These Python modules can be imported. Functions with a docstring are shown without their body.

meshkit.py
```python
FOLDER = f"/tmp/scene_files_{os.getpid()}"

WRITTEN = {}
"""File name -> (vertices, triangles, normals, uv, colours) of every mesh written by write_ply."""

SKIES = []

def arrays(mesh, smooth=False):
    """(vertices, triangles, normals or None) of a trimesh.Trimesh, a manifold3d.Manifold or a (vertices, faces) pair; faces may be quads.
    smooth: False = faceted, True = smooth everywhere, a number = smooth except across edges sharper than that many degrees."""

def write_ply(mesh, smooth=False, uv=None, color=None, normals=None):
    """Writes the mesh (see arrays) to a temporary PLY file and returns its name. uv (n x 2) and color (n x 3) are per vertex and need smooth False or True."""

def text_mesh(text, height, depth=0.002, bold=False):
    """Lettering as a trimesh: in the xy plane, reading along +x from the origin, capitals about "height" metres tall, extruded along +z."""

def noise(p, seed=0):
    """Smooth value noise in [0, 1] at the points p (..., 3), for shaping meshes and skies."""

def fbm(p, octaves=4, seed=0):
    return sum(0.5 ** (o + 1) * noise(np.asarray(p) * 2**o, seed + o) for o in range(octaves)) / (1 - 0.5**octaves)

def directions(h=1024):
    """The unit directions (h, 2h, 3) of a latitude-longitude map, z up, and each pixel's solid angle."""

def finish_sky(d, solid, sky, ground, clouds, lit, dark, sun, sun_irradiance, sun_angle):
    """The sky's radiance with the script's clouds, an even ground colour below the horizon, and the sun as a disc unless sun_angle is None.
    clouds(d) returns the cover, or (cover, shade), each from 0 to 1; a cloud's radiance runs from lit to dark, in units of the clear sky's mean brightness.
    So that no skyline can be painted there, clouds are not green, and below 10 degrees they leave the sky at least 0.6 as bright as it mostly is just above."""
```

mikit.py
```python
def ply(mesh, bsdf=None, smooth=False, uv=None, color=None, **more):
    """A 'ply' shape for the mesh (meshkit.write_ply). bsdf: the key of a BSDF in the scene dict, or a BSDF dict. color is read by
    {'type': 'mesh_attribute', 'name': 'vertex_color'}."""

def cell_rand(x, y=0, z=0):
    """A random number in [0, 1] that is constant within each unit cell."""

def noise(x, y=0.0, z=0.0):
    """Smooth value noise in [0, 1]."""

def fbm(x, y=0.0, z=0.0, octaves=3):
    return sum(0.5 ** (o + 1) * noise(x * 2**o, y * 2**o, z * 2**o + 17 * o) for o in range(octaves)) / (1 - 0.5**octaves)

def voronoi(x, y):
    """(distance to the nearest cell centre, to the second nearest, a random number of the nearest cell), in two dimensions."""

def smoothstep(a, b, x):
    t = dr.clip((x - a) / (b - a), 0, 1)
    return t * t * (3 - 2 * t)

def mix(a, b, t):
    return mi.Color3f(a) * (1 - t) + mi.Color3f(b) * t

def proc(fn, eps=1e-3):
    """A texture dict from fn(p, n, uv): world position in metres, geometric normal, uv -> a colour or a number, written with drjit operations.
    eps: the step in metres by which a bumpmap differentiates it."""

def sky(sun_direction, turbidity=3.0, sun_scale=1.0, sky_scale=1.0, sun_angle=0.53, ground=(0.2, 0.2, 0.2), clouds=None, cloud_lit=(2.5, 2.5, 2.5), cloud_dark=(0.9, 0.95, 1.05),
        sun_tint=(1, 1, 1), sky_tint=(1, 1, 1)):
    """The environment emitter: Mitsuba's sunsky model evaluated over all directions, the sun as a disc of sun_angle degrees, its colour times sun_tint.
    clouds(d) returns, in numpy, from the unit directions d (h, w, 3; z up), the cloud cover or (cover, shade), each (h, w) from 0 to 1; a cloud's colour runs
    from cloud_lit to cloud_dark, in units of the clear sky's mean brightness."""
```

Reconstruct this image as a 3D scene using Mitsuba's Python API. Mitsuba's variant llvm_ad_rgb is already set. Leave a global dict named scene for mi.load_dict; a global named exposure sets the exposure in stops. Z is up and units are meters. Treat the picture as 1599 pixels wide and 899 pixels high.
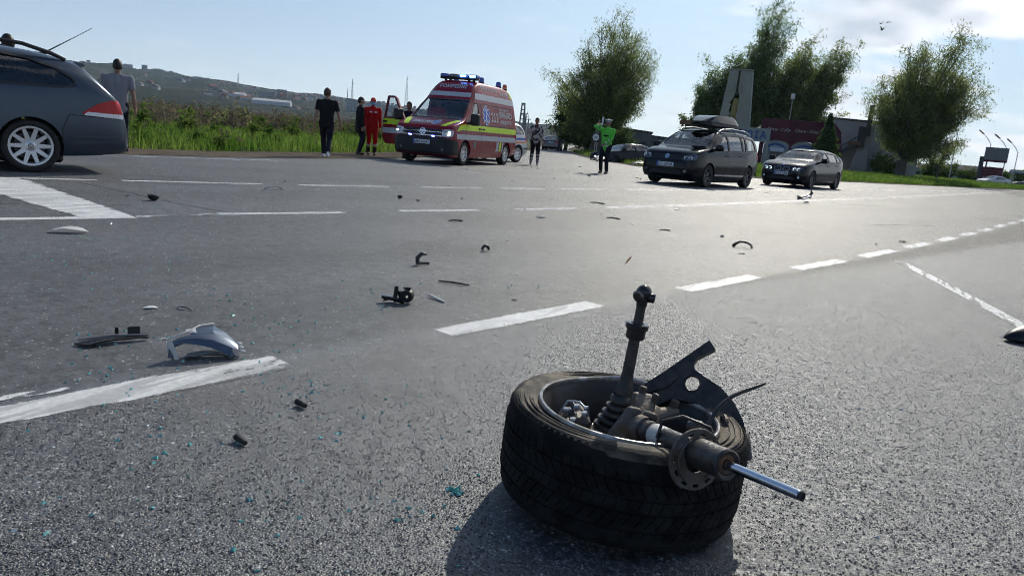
import math, random, colorsys
import numpy as np, trimesh, mitsuba as mi, drjit as dr, manifold3d as m3
import shapely
from shapely.geometry import Polygon, Point, LineString, box as sbox
from shapely import affinity
from scipy.interpolate import PchipInterpolator
from scipy.spatial import Delaunay, ConvexHull
import mikit, meshkit
from mikit import proc, noise, fbm, voronoi, cell_rand, smoothstep, mix

T = mi.ScalarTransform4f
PI = math.pi
rng = np.random.default_rng(7)
random.seed(7)
scene, labels, place = {}, {}, {}

# ---------------------------------------------------------------- camera, sky, exposure
EYE = [0.0, 0.0, 0.912]
ROLL, PITCH = math.radians(4.867), math.atan((449.5 - 214.94) * math.cos(math.radians(4.867)) / 1156.1)
fwd = np.array([0, math.cos(PITCH), -math.sin(PITCH)])
up0 = np.cross([1.0, 0, 0], fwd)
upv = -math.sin(ROLL) * np.array([1.0, 0, 0]) + math.cos(ROLL) * up0
upv = math.sin(ROLL) * np.array([1.0, 0, 0]) * -1 + math.cos(ROLL) * up0
HAZE = True
scene['air'] = {'type': 'homogeneous', 'albedo': {'type': 'rgb', 'value': [0.60, 0.78, 0.99]}, 'sigma_t': 0.0001}
scene['camera'] = {'type': 'perspective', 'fov': math.degrees(2 * math.atan(799.5 / 1156.1)), 'fov_axis': 'x', 'near_clip': 0.05, 'medium': {'type': 'ref', 'id': 'air'}, 'far_clip': 20000.0,
                   'to_world': T().look_at(origin=EYE, target=(np.array(EYE) + fwd).tolist(), up=upv.tolist())}
SUN = np.array([math.sin(math.radians(18)) * math.cos(math.radians(35)), math.cos(math.radians(18)) * math.cos(math.radians(35)), math.sin(math.radians(35))])


def clouds(d):
    az = np.degrees(np.arctan2(d[..., 0], d[..., 1]))
    el = np.degrees(np.arcsin(np.clip(d[..., 2], -1, 1)))
    # a cloud deck projected onto a plane overhead, so that it flattens towards the horizon
    k = 1.0 / (d[..., 2] + 0.20)
    p = np.stack([d[..., 0] * k, d[..., 1] * k, np.full_like(k, 0.3)], -1)
    n = meshkit.fbm(p * 2.6 + [3.1, 0.4, 0], 6, seed=4)
    w = meshkit.fbm(p * [3.0, 7.5, 1] + [7.7, 2.2, 0], 5, seed=9)
    bank = 1 / (1 + np.exp(-(az - 15) / 5.0)) / (1 + np.exp((az - 110) / 15.0))
    cover = np.clip((0.55 * n + 0.45 * w - 0.545 + 0.125 * bank) / 0.075, 0, 1)
    cover = cover * (0.15 + 0.85 * bank)
    shade = np.clip((0.5 * n + 0.5 * meshkit.fbm(p * 5.2 + [1.1, 8.4, 0], 5, seed=14) - 0.50) / 0.16, 0, 1)
    veil = 0.45 * np.exp(-np.clip(el, 0, 90) / 7.0)
    return np.clip(1 - (1 - cover) * (1 - veil), 0, 1), np.clip(shade * (0.2 + cover), 0, 1) * 0.75


scene['sky'] = mikit.sky(SUN.tolist(), turbidity=3.2, clouds=clouds, cloud_lit=(4.6, 4.65, 4.8), cloud_dark=(2.1, 2.35, 2.75), ground=(0.13, 0.13, 0.12), sun_tint=(0.84, 0.99, 1.23), sky_tint=(0.87, 0.99, 1.11))
exposure = 1.65


# ---------------------------------------------------------------- names, keys, adding things
def numbered(name, pool):
    if name not in pool:
        pool.add(name)
        return name
    k = 1
    while f'{name}_{k:03d}' in pool:
        k += 1
    pool.add(f'{name}_{k:03d}')
    return f'{name}_{k:03d}'


used = set()


def thing(name, label=None, cat=None, M=None, group=None, kind=None):
    key = numbered(name, used)
    place[key] = M
    d = {}
    if label: d['label'] = label
    if cat: d['category'] = cat
    if group: d['group'] = group
    if kind: d['kind'] = kind
    labels[key] = d
    return key


def add(parent, name, mesh, mat, smooth=False, label=None, kind=None, **kw):
    """A part of PARENT (a key) of its own key; with name None the mesh is the thing itself."""
    key = parent if name is None else numbered(f'{parent}__{name}', used)
    root = key.split('__')[0]
    sh = mesh if isinstance(mesh, dict) else mikit.ply(mesh, mat, smooth, **kw)
    if place.get(root) is not None:
        sh = {**sh, 'to_world': T(place[root].tolist())}
    scene[key] = sh
    if name is not None and (label or kind):
        labels[key] = {}
        if label: labels[key]['label'] = label
        if kind: labels[key]['kind'] = kind
    return key


def solo(name, mesh, mat, label=None, cat=None, M=None, group=None, kind=None, smooth=False, **kw):
    k = thing(name, label, cat, M, group, kind)
    add(k, None, mesh, mat, smooth, **kw)
    return k


def pose(x=0, y=0, z=0, yaw=0, pitch=0, roll=0, s=1.0):
    """4x4: yaw (about z, degrees), then pitch (about y), then roll (about x)."""
    a, b, c = map(math.radians, (yaw, pitch, roll))
    Rz = np.array([[math.cos(a), -math.sin(a), 0], [math.sin(a), math.cos(a), 0], [0, 0, 1]])
    Ry = np.array([[math.cos(b), 0, math.sin(b)], [0, 1, 0], [-math.sin(b), 0, math.cos(b)]])
    Rx = np.array([[1, 0, 0], [0, math.cos(c), -math.sin(c)], [0, math.sin(c), math.cos(c)]])
    M = np.eye(4)
    M[:3, :3] = Rz @ Ry @ Rx * s
    M[:3, 3] = [x, y, z]
    return M


# ---------------------------------------------------------------- materials
def rgb(c): return {'type': 'rgb', 'value': [float(v) for v in c]}


def M_(name, color, rough=0.5, metal=0.0, spec=0.5, two=True, coat=0.0, coat_gloss=0.95, bump=None, bscale=0.0, rough_tex=None, sheen=0.0):
    d = {'type': 'principled', 'base_color': color if isinstance(color, dict) else rgb(color), 'roughness': rough_tex or float(rough), 'metallic': float(metal), 'specular': float(spec)}
    if coat: d['clearcoat'], d['clearcoat_gloss'] = float(coat), float(coat_gloss)
    if sheen: d['sheen'] = float(sheen)
    if bump is not None: d = {'type': 'bumpmap', 'arbitrary': bump, 'scale': float(bscale), 'bsdf': d}
    scene[name] = {'type': 'twosided', 'bsdf': d} if two else d
    return name


def across_edge(a):  # where the worn near lane meets the smoother carriageway
    return 2.5 + 0.02 * a + 0.0026 * a * a


def chips(p, near, al, ac):
    """(height, random) of the stones in the asphalt surface."""
    wx, wy = 1.6 * (fbm(p.x * 38, p.y * 38, 3.0, 2) - .5), 1.6 * (fbm(p.x * 38 + 9, p.y * 38, 5.0, 2) - .5)
    d1, d2, r1 = voronoi(p.x * 128 + wx, p.y * 128 + wy)
    return d2 - d1, r1


def asphalt_color(p, n, uv):
    al, ac = (p.x + p.y) * 0.70711, (p.y - p.x) * 0.70711
    near = 1 - smoothstep(-0.10, 0.10, ac - (2.5 + 0.02 * al + 0.0026 * al * al) + 0.22 * (fbm(al * 3, ac * 3) - 0.5) + .1 * (noise(p.x * 55, p.y * 55) - .5))
    gap, r1 = chips(p, near, al, ac)
    mid = fbm(p.x * 24, p.y * 24, 6.0, 3)
    patchy = smoothstep(.35, .65, fbm(p.x * 1.7, p.y * 1.7, 12.0, 3))
    chip = mix((0.030, 0.030, 0.032), (0.175, 0.172, 0.168), smoothstep(0.30, 1.0, r1) * (.55 + .6 * mid))
    chip = mix(chip, (0.13, 0.10, 0.075), .7 * smoothstep(0.90, 0.94, cell_rand(r1 * 9973, r1 * 131)))
    chip = mix(chip, (0.36, 0.36, 0.35), smoothstep(0.980, 0.988, cell_rand(r1 * 7919, r1 * 577)))  # a few chips lightened in the colour to imitate glitter
    pit_shade = smoothstep(.40, .24, fbm(p.x * 46, p.y * 46, 1.0, 3)) * (.5 + .5 * patchy)  # pits exist in colour only, darkened to look like shaded holes
    grain = fbm(p.x * 17, p.y * 17, 41.0, 4)
    rough = mix((0.022, 0.022, 0.024), chip, smoothstep(0.02, 0.26, gap)) * (1 - .85 * pit_shade) * (.62 + .76 * fbm(p.x * 95, p.y * 95, 4.0, 2))
    fine = mix((0.058, 0.060, 0.063), (0.135, 0.137, 0.141), .55 * mid + .45 * smoothstep(0.1, 1.0, r1))
    fine = mix(fine, (0.33, 0.33, 0.33), smoothstep(0.984, 0.990, cell_rand(r1 * 7919, r1 * 577)))  # the same painted glitter specks on the smoother lane
    fine = fine * (1 - .35 * smoothstep(.42, .28, fbm(p.x * 30, p.y * 30, 21.0, 3)))
    col = mix(fine, rough, 0.12 + 0.88 * near) * mix(.72 + .56 * grain, .30 + 1.40 * grain, near)
    big = fbm(al * 0.25, ac * 1.1, 1.0, 4)
    track = 0.5 + 0.5 * dr.cos((ac - 4.4) * 3.2)
    col = col * (0.84 + 0.34 * big) * (1.0 - 0.12 * track * (1 - near))
    blot = smoothstep(.58, .72, fbm(al * .55 + 3, ac * .9, 31.0, 5))
    col = col * (1 - .22 * blot * (1 - near))
    dust = smoothstep(0.52, 0.8, fbm(p.x * 0.9, p.y * 0.9, 5.0, 4))
    col = mix(col, (0.13, 0.125, 0.12), 0.25 * dust)
    rust = smoothstep(0.62, 0.80, fbm(p.x * 2.1 + 4.2, p.y * 2.1, 9.0, 3)) * near
    col = mix(col, (0.10, 0.07, 0.05), 0.22 * rust)
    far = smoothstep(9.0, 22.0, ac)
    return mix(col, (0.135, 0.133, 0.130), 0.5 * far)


def asphalt_bump(p, n, uv):
    al, ac = (p.x + p.y) * 0.70711, (p.y - p.x) * 0.70711
    near = 1 - smoothstep(-0.08, 0.10, ac - (2.5 + 0.02 * al + 0.0026 * al * al))
    gap, r1 = chips(p, near, al, ac)
    h = smoothstep(0.0, 0.5, gap) * (0.3 + .8 * r1)
    f = fbm(p.x * 120, p.y * 120, 0.0, 2)
    m = fbm(p.x * 40, p.y * 40, 11.0, 3)
    return mi.Float((h * .9 + m * 1.1) * (0.30 + 0.70 * near) + f * 0.45)


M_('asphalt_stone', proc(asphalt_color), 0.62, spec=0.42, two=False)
scene['asphalt_glint'] = {'type': 'roughconductor', 'material': 'none', 'alpha': 0.36, 'distribution': 'ggx', 'specular_reflectance': rgb((0.60, 0.63, 0.68))}
scene['asphalt_one'] = {'type': 'bumpmap', 'arbitrary': proc(asphalt_bump, eps=1.5e-3), 'scale': 0.0026,
                        'bsdf': {'type': 'blendbsdf', 'weight': proc(lambda p, n, uv: mi.Float(0.008 + 0.135 * smoothstep(.1, -.1, (p.y - p.x) * .70711 - 2.62))), 'a': {'type': 'ref', 'id': 'asphalt_stone'}, 'b': {'type': 'ref', 'id': 'asphalt_glint'}}}
scene['asphalt'] = {'type': 'twosided', 'bsdf': {'type': 'ref', 'id': 'asphalt_one'}}


def paint_keep(p, n, uv):
    # uv: x across the stripe in [-1, 1], y its wear (0 fresh .. 1 nearly gone)
    ex = dr.abs(uv.x)
    f = fbm(p.x * 9, p.y * 9, 2.0, 4)
    g = fbm(p.x * 70, p.y * 70, 4.0, 3)
    chipped = fbm(p.x * 34, p.y * 34, 15.0, 3)
    al, ac = (p.x + p.y) * 0.70711, (p.y - p.x) * 0.70711
    streak = fbm(al * 2.0 + ac * 1.1, ac * 22 - al * 7, 7.0, 3)
    return mi.Float(smoothstep(0.0, 0.24, f * 0.55 + g * 0.35 + chipped * .75 + 0.42 - uv.y * (1.15 + 0.8 * smoothstep(.42, .70, streak)) - 0.9 * smoothstep(0.68, 1.0, ex + .30 * (chipped - .5))))


def paint_color(p, n, uv):
    f = fbm(p.x * 9, p.y * 9, 2.0, 4)
    g = fbm(p.x * 70, p.y * 70, 4.0, 3)
    al, ac = (p.x + p.y) * 0.70711, (p.y - p.x) * 0.70711
    streak = fbm(al * 2.0 + ac * 1.1, ac * 22 - al * 7, 7.0, 3)
    white = mix((0.46, 0.46, 0.44), (0.66, 0.66, 0.65), f) * (0.78 + 0.40 * g)
    return mix(white, (0.26, 0.26, 0.26), (.45 + .4 * uv.y) * smoothstep(.50, .70, streak))


M_('paint_film', proc(paint_color), 0.6, spec=0.4, two=False)
scene['road_paint'] = {'type': 'twosided', 'bsdf': {'type': 'blendbsdf', 'weight': proc(paint_keep), 'a': {'type': 'ref', 'id': 'asphalt_one'}, 'b': {'type': 'ref', 'id': 'paint_film'}}}
M_('crack', (0.032, 0.032, 0.033), 0.9, spec=0.1)


def field_color(p, n, uv):
    r = dr.sqrt(p.x * p.x + p.y * p.y)
    f = fbm(p.x * 0.05, p.y * 0.05, 0, 4)
    g = fbm(p.x * 1.3, p.y * 1.3, 3.0, 3)
    c = mix((0.055, 0.075, 0.025), (0.10, 0.088, 0.060), smoothstep(0.4, 0.65, f))
    return c * (0.7 + 0.6 * g)


M_('field', proc(field_color), 0.95, spec=0.1)
M_('dirt', proc(lambda p, n, uv: mix((0.10, 0.075, 0.052), (0.21, 0.17, 0.13), fbm(p.x * 2.6, p.y * 2.6, 0, 5)) * (0.7 + 0.6 * fbm(p.x * 40, p.y * 40, 2.0, 2))), 0.95, spec=0.1,
   bump=proc(lambda p, n, uv: mi.Float(fbm(p.x * 22, p.y * 22, 0, 4))), bscale=0.05)


def hill_color(p, n, uv):
    f = fbm(p.x * 0.012, p.y * 0.012, p.z * 0.03, 4)
    g = fbm(p.x * 0.07, p.y * 0.07, p.z * 0.2, 3)
    c = mix((0.016, 0.022, 0.012), (0.045, 0.043, 0.030), smoothstep(0.48, 0.66, f))
    return mix(c, (0.010, 0.016, 0.009), smoothstep(0.46, 0.6, g))


M_('hillside', proc(hill_color), 0.95, spec=0.1)


def leaf_mat(name, a, b, trans=0.75, freq=0.9, rough=0.55):
    def col(p, n, uv):
        return mix(a, b, smoothstep(0.25, 0.75, fbm(p.x * freq, p.y * freq, p.z * freq, 3))) * (0.75 + 0.5 * noise(p.x * 9, p.y * 9, p.z * 9))
    scene[name] = {'type': 'principledthin', 'base_color': proc(col), 'roughness': rough, 'diff_trans': trans, 'spec_trans': 0.0}


leaf_mat('willow_leaf', (0.135, 0.180, 0.058), (0.240, 0.280, 0.095), 1.3)
leaf_mat('poplar_leaf', (0.100, 0.160, 0.052), (0.180, 0.245, 0.078), 1.3)
leaf_mat('dark_leaf', (0.052, 0.092, 0.030), (0.10, 0.150, 0.046), 1.0)
leaf_mat('grass_blade', (0.075, 0.160, 0.022), (0.180, 0.255, 0.055), 1.05, 0.8)
leaf_mat('weed_green', (0.07, 0.125, 0.022), (0.13, 0.175, 0.045), 0.9, 0.6)
leaf_mat('weed_dry', (0.12, 0.10, 0.072), (0.25, 0.205, 0.145), 0.6, 0.7)
M_('bark', proc(lambda p, n, uv: mix((0.05, 0.042, 0.035), (0.13, 0.11, 0.09), fbm(p.x * 9, p.y * 9, p.z * 2.2, 4))), 0.9, spec=0.15)

# vehicle and object materials
M_('paint_red', (0.21, 0.006, 0.017), 0.25, spec=0.35, coat=0.25)
M_('paint_grey', (0.042, 0.058, 0.082), 0.24, metal=0.45, spec=0.4, coat=0.6)
M_('paint_black', (0.004, 0.005, 0.008), 0.09, spec=0.28)
M_('paint_brown', (0.004, 0.005, 0.008), 0.10, spec=0.26)
M_('paint_silver', (0.42, 0.43, 0.45), 0.35, metal=0.6, coat=1.0)
M_('paint_navy', (0.012, 0.016, 0.030), 0.18, spec=0.5, coat=1.0)
M_('yellow_film', (0.52, 0.72, 0.02), 0.45)
M_('silver_film', (0.42, 0.43, 0.45), 0.4, spec=0.5)
M_('white_film', (0.72, 0.72, 0.72), 0.45)
M_('orange_film', (0.75, 0.22, 0.02), 0.45)
M_('blue_film', (0.03, 0.10, 0.42), 0.45)
M_('black_plastic', (0.014, 0.014, 0.015), 0.5, spec=0.4)
M_('grey_plastic', (0.16, 0.16, 0.165), 0.5, spec=0.4)
M_('light_plastic', (0.48, 0.47, 0.45), 0.5, spec=0.4)
M_('seat_cloth', (0.02, 0.02, 0.022), 0.9, spec=0.1)
M_('rubber', proc(lambda p, n, uv: mix((0.012, 0.012, 0.012), (0.030, 0.029, 0.028), fbm(p.x * 14, p.y * 14, p.z * 14, 3))), 0.75, spec=0.3)
M_('alloy', (0.62, 0.62, 0.63), 0.35, metal=0.75)
M_('alloy_dark', (0.05, 0.05, 0.055), 0.4, metal=0.6)
M_('steel', (0.30, 0.30, 0.31), 0.45, metal=0.8)
M_('chrome', (0.75, 0.77, 0.80), 0.14, metal=1.0)
M_('lamp_red', (0.38, 0.004, 0.006), 0.15, spec=0.3, coat=0.2)
M_('lamp_clear', (0.55, 0.56, 0.58), 0.12, spec=0.6, coat=1.0)
M_('lamp_dark', (0.06, 0.07, 0.09), 0.08, spec=0.6, coat=1.0)
M_('lamp_blue', (0.008, 0.03, 0.35), 0.12, spec=0.6, coat=1.0)
M_('lamp_orange', (0.7, 0.12, 0.015), 0.15, spec=0.6, coat=1.0)
M_('plate_white', (0.62, 0.64, 0.66), 0.5)
M_('ink', (0.012, 0.012, 0.014), 0.6)
M_('text_blue', (0.05, 0.10, 0.30), 0.6)
scene['glass'] = {'type': 'thindielectric', 'specular_transmittance': rgb((0.55, 0.60, 0.62))}
scene['glass_tint'] = {'type': 'thindielectric', 'specular_transmittance': rgb((0.10, 0.115, 0.13))}


# ---------------------------------------------------------------- geometry helpers
def cat(*ms):
    ms = [m for m in (ms[0] if len(ms) == 1 and isinstance(ms[0], (list, tuple)) else ms) if m is not None and len(m.vertices)]
    return trimesh.util.concatenate(ms) if len(ms) > 1 else ms[0]


def tm(man):
    m = man.to_mesh()
    return trimesh.Trimesh(np.array(m.vert_properties[:, :3]), np.array(m.tri_verts), process=False)


def mani(mesh):
    return m3.Manifold(m3.Mesh(np.asarray(mesh.vertices, np.float32), np.asarray(mesh.faces, np.uint32)))


def box(sx, sy, sz, c=(0, 0, 0), M=None):
    m = trimesh.creation.box((sx, sy, sz))
    m.apply_translation(c)
    if M is not None: m.apply_transform(M)
    return m


def rbox(sx, sy, sz, c=(0, 0, 0), b=0.01, M=None):
    """A box with chamfered edges (hull of inset corners)."""
    b = min(b, sx * .45, sy * .45, sz * .45)
    P = []
    for i in (-1, 1):
        for j in (-1, 1):
            for k in (-1, 1):
                P += [(i * sx / 2, j * (sy / 2 - b), k * (sz / 2 - b)), (i * (sx / 2 - b), j * sy / 2, k * (sz / 2 - b)), (i * (sx / 2 - b), j * (sy / 2 - b), k * sz / 2)]
    m = hull(P)
    m.apply_translation(c)
    if M is not None: m.apply_transform(M)
    return m


def hull(P):
    return trimesh.convex.convex_hull(np.asarray(P, float))


def frame(d):
    d = np.asarray(d, float) / np.linalg.norm(d)
    a = np.array([0, 0, 1.0]) if abs(d[2]) < .9 else np.array([1.0, 0, 0])
    u = np.cross(a, d); u /= np.linalg.norm(u)
    return d, u, np.cross(d, u)


def cone(p0, p1, r0, r1, n=16, caps=True):
    p0, p1 = np.asarray(p0, float), np.asarray(p1, float)
    return tube([p0, p1], [r0, r1], n, caps)


def tube(P, R, n=10, caps=True, closed=False):
    P = np.asarray(P, float)
    R = np.broadcast_to(np.asarray(R, float), (len(P),))
    tang = np.gradient(P, axis=0) if len(P) > 2 else np.repeat((P[1] - P[0])[None], 2, 0)
    d, u, v = frame(tang[0])
    V = []
    t = np.arange(n) * 2 * PI / n
    for i in range(len(P)):
        w = tang[i] / (np.linalg.norm(tang[i]) + 1e-12)
        u = u - w * (u @ w); u /= np.linalg.norm(u) + 1e-12
        v = np.cross(w, u)
        V.append(P[i] + R[i] * (np.cos(t)[:, None] * u + np.sin(t)[:, None] * v))
    V = np.vstack(V)
    F = []
    for i in range(len(P) - 1):
        a = i * n + np.arange(n); b = i * n + (np.arange(n) + 1) % n
        F += [np.stack([a, b, b + n], 1), np.stack([a, b + n, a + n], 1)]
    if caps:
        k = len(V)
        V = np.vstack([V, P[:1], P[-1:]])
        a, b = np.arange(n), (np.arange(n) + 1) % n
        o = (len(P) - 1) * n
        F += [np.stack([b, a, np.full(n, k)], 1), np.stack([o + a, o + b, np.full(n, k + 1)], 1)]
    return trimesh.Trimesh(V, np.vstack(F), process=False)


def lathe(prof, n=48, C=(0, 0, 0), ax=(0, 0, 1), closed=False):
    """prof: (radius, height along the axis) pairs."""
    d, u, v = frame(ax)
    prof = np.asarray(prof, float)
    t = np.arange(n) * 2 * PI / n
    V = np.vstack([np.asarray(C) + d * h + r * (np.cos(t)[:, None] * u + np.sin(t)[:, None] * v) for r, h in prof])
    F = []
    m = len(prof)
    for i in range(m if closed else m - 1):
        j = (i + 1) % m
        a, b = np.arange(n), (np.arange(n) + 1) % n
        F += [np.stack([i * n + a, i * n + b, j * n + b], 1), np.stack([i * n + a, j * n + b, j * n + a], 1)]
    return trimesh.Trimesh(V, np.vstack(F), process=False)


def prism(poly, h, z0=0.0, M=None):
    if not isinstance(poly, Polygon): poly = Polygon(poly)
    m = trimesh.creation.extrude_polygon(poly, h, engine='earcut')
    m.apply_translation((0, 0, z0))
    if M is not None: m.apply_transform(M)
    return m


def sphere(c, r, sub=2, s=(1, 1, 1)):
    m = trimesh.creation.icosphere(subdivisions=sub, radius=1.0)
    m.apply_scale(np.asarray(s) * r)
    m.apply_translation(c)
    return m


def basis(o, x, y):
    """4x4 whose local x and y run along the given world directions."""
    x = np.asarray(x, float) / np.linalg.norm(x)
    y = np.asarray(y, float); y = y - x * (x @ y); y /= np.linalg.norm(y)
    M = np.eye(4)
    M[:3, 0], M[:3, 1], M[:3, 2], M[:3, 3] = x, y, np.cross(x, y), o
    return M


def moved(m, M):
    m = m.copy(); m.apply_transform(M)
    return m


def mirror_y(m):
    m = m.copy(); m.vertices[:, 1] *= -1; m.invert()
    return m
# the air: one closed box round the camera and everything built
scene['haze'] = {'type': 'cube', 'to_world': T().translate([0, 0, 200]).scale([3300, 3300, 210]), 'bsdf': {'type': 'null'}, 'interior': {'type': 'ref', 'id': 'air'}}
labels['haze'] = {'label': 'thin blue haze of a spring day in front of the far hills', 'category': 'haze', 'kind': 'stuff'}
# ================================================================ the setting
S2 = math.sqrt(.5)


def AC(al, ac):  # along / across the road -> x, y
    return np.array([(al - ac) * S2, (al + ac) * S2])


def sheet(poly, z, maxlen=None):
    poly = Polygon(poly) if not isinstance(poly, Polygon) else poly
    V, F = trimesh.creation.triangulate_polygon(poly, engine='earcut')
    return trimesh.Trimesh(np.column_stack([V, np.full(len(V), z)]), F, process=False)


# ground: one big sheet to the horizon
t = np.linspace(0, 2 * PI, 97)[:-1]
rad = [0, 30, 80, 200, 500, 1200, 3000, 8000]
V = [[0, 0, -0.05]]
F = []
for i, r in enumerate(rad[1:]):
    for a in t: V.append([r * math.cos(a), r * math.sin(a), -0.05 - (0.10 if r > 60 else 0)])
n = len(t)
for k in range(n): F.append([0, 1 + k, 1 + (k + 1) % n])
for i in range(len(rad) - 2):
    for k in range(n):
        a, b = 1 + i * n + k, 1 + i * n + (k + 1) % n
        F += [[a, a + n, b + n], [a, b + n, b]]
solo('ground', trimesh.Trimesh(np.array(V), np.array(F), process=False), 'field', 'green and brown field stretching to the horizon', 'ground', kind='structure')

# asphalt: the main road with its junction, one sheet; grass verges lie on the ground beside it
road_left = [(-40, -18), (-15.5, 4.0), (-9.2, 12.2), (-7.55, 14.3), (-6.82, 15.45), (-5.85, 17.3), (-5.0, 19.6), (-4.3, 22.5), (-3.4, 27), (-2.2, 36), (-0.6, 50.5), (1.2, 78), (2.4, 104), (6, 190), (10, 300)]
road_right = [(24, 300), (13, 190), (6.0, 104), (4.9, 78), (4.3, 60), (4.6, 50), (5.0, 44), (5.9, 39.3), (7.6, 36.3), (11.35, 35.6), (18.8, 44.0), (28.2, 53.6), (56.4, 83.0), (130, 155), (190, 212),
              (215, 190), (150, 118), (70, 50), (40, 12), (30, -20)]
road_poly = Polygon(road_left + road_right)
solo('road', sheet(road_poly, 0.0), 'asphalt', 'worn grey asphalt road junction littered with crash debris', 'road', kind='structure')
# dirt shoulders between asphalt and grass
left_edge = np.array(road_left[1:])
dirt_in = [(-9.2, 12.2), (-7.55, 14.3), (-6.82, 15.45), (-5.85, 17.3), (-5.0, 19.6), (-4.3, 22.5), (-3.4, 27), (-2.2, 36), (-0.6, 50.5), (1.2, 78)]


def offset_poly(line, a, b, seed, jit=0.25):
    ls = np.array(LineString(line).segmentize(0.5).coords)
    tg = np.gradient(ls, axis=0); tg /= np.linalg.norm(tg, axis=1)[:, None]
    nn = np.stack([-tg[:, 1], tg[:, 0]], 1)
    r = np.random.default_rng(seed)
    w = np.convolve(r.normal(0, jit, len(ls) + 8), np.ones(5) / 5, 'same')[4:-4]
    w2 = np.convolve(r.normal(0, jit * .5, len(ls) + 8), np.ones(3) / 3, 'same')[4:-4]
    return Polygon(np.vstack([ls + nn * (a + w2)[:, None], (ls + nn * (b + w)[:, None])[::-1]])).buffer(0)


def biggest(p): return max(p.geoms, key=lambda g: g.area) if hasattr(p, 'geoms') else p


solo('dirt_shoulder', sheet(biggest(offset_poly([(-16.5, 2.5)] + dirt_in, -0.25, 1.7, 1)), 0.008), 'dirt', 'strip of bare brown dirt between asphalt and grass on the left', 'dirt shoulder', kind='structure')
right_edge = [(4.9, 78), (4.3, 60), (4.6, 50), (5.0, 44), (5.9, 39.3), (7.6, 36.3), (11.35, 35.6), (18.8, 44.0), (28.2, 53.6), (56.4, 83.0), (130, 155)]
solo('dirt_shoulder', sheet(biggest(offset_poly(right_edge, -0.25, 1.0, 2)), 0.008), 'dirt', 'thin dirt edge along the grass of the right verge', 'dirt shoulder', kind='structure')

# painted markings: pieces of the road
PZ = 0.0012


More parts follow.
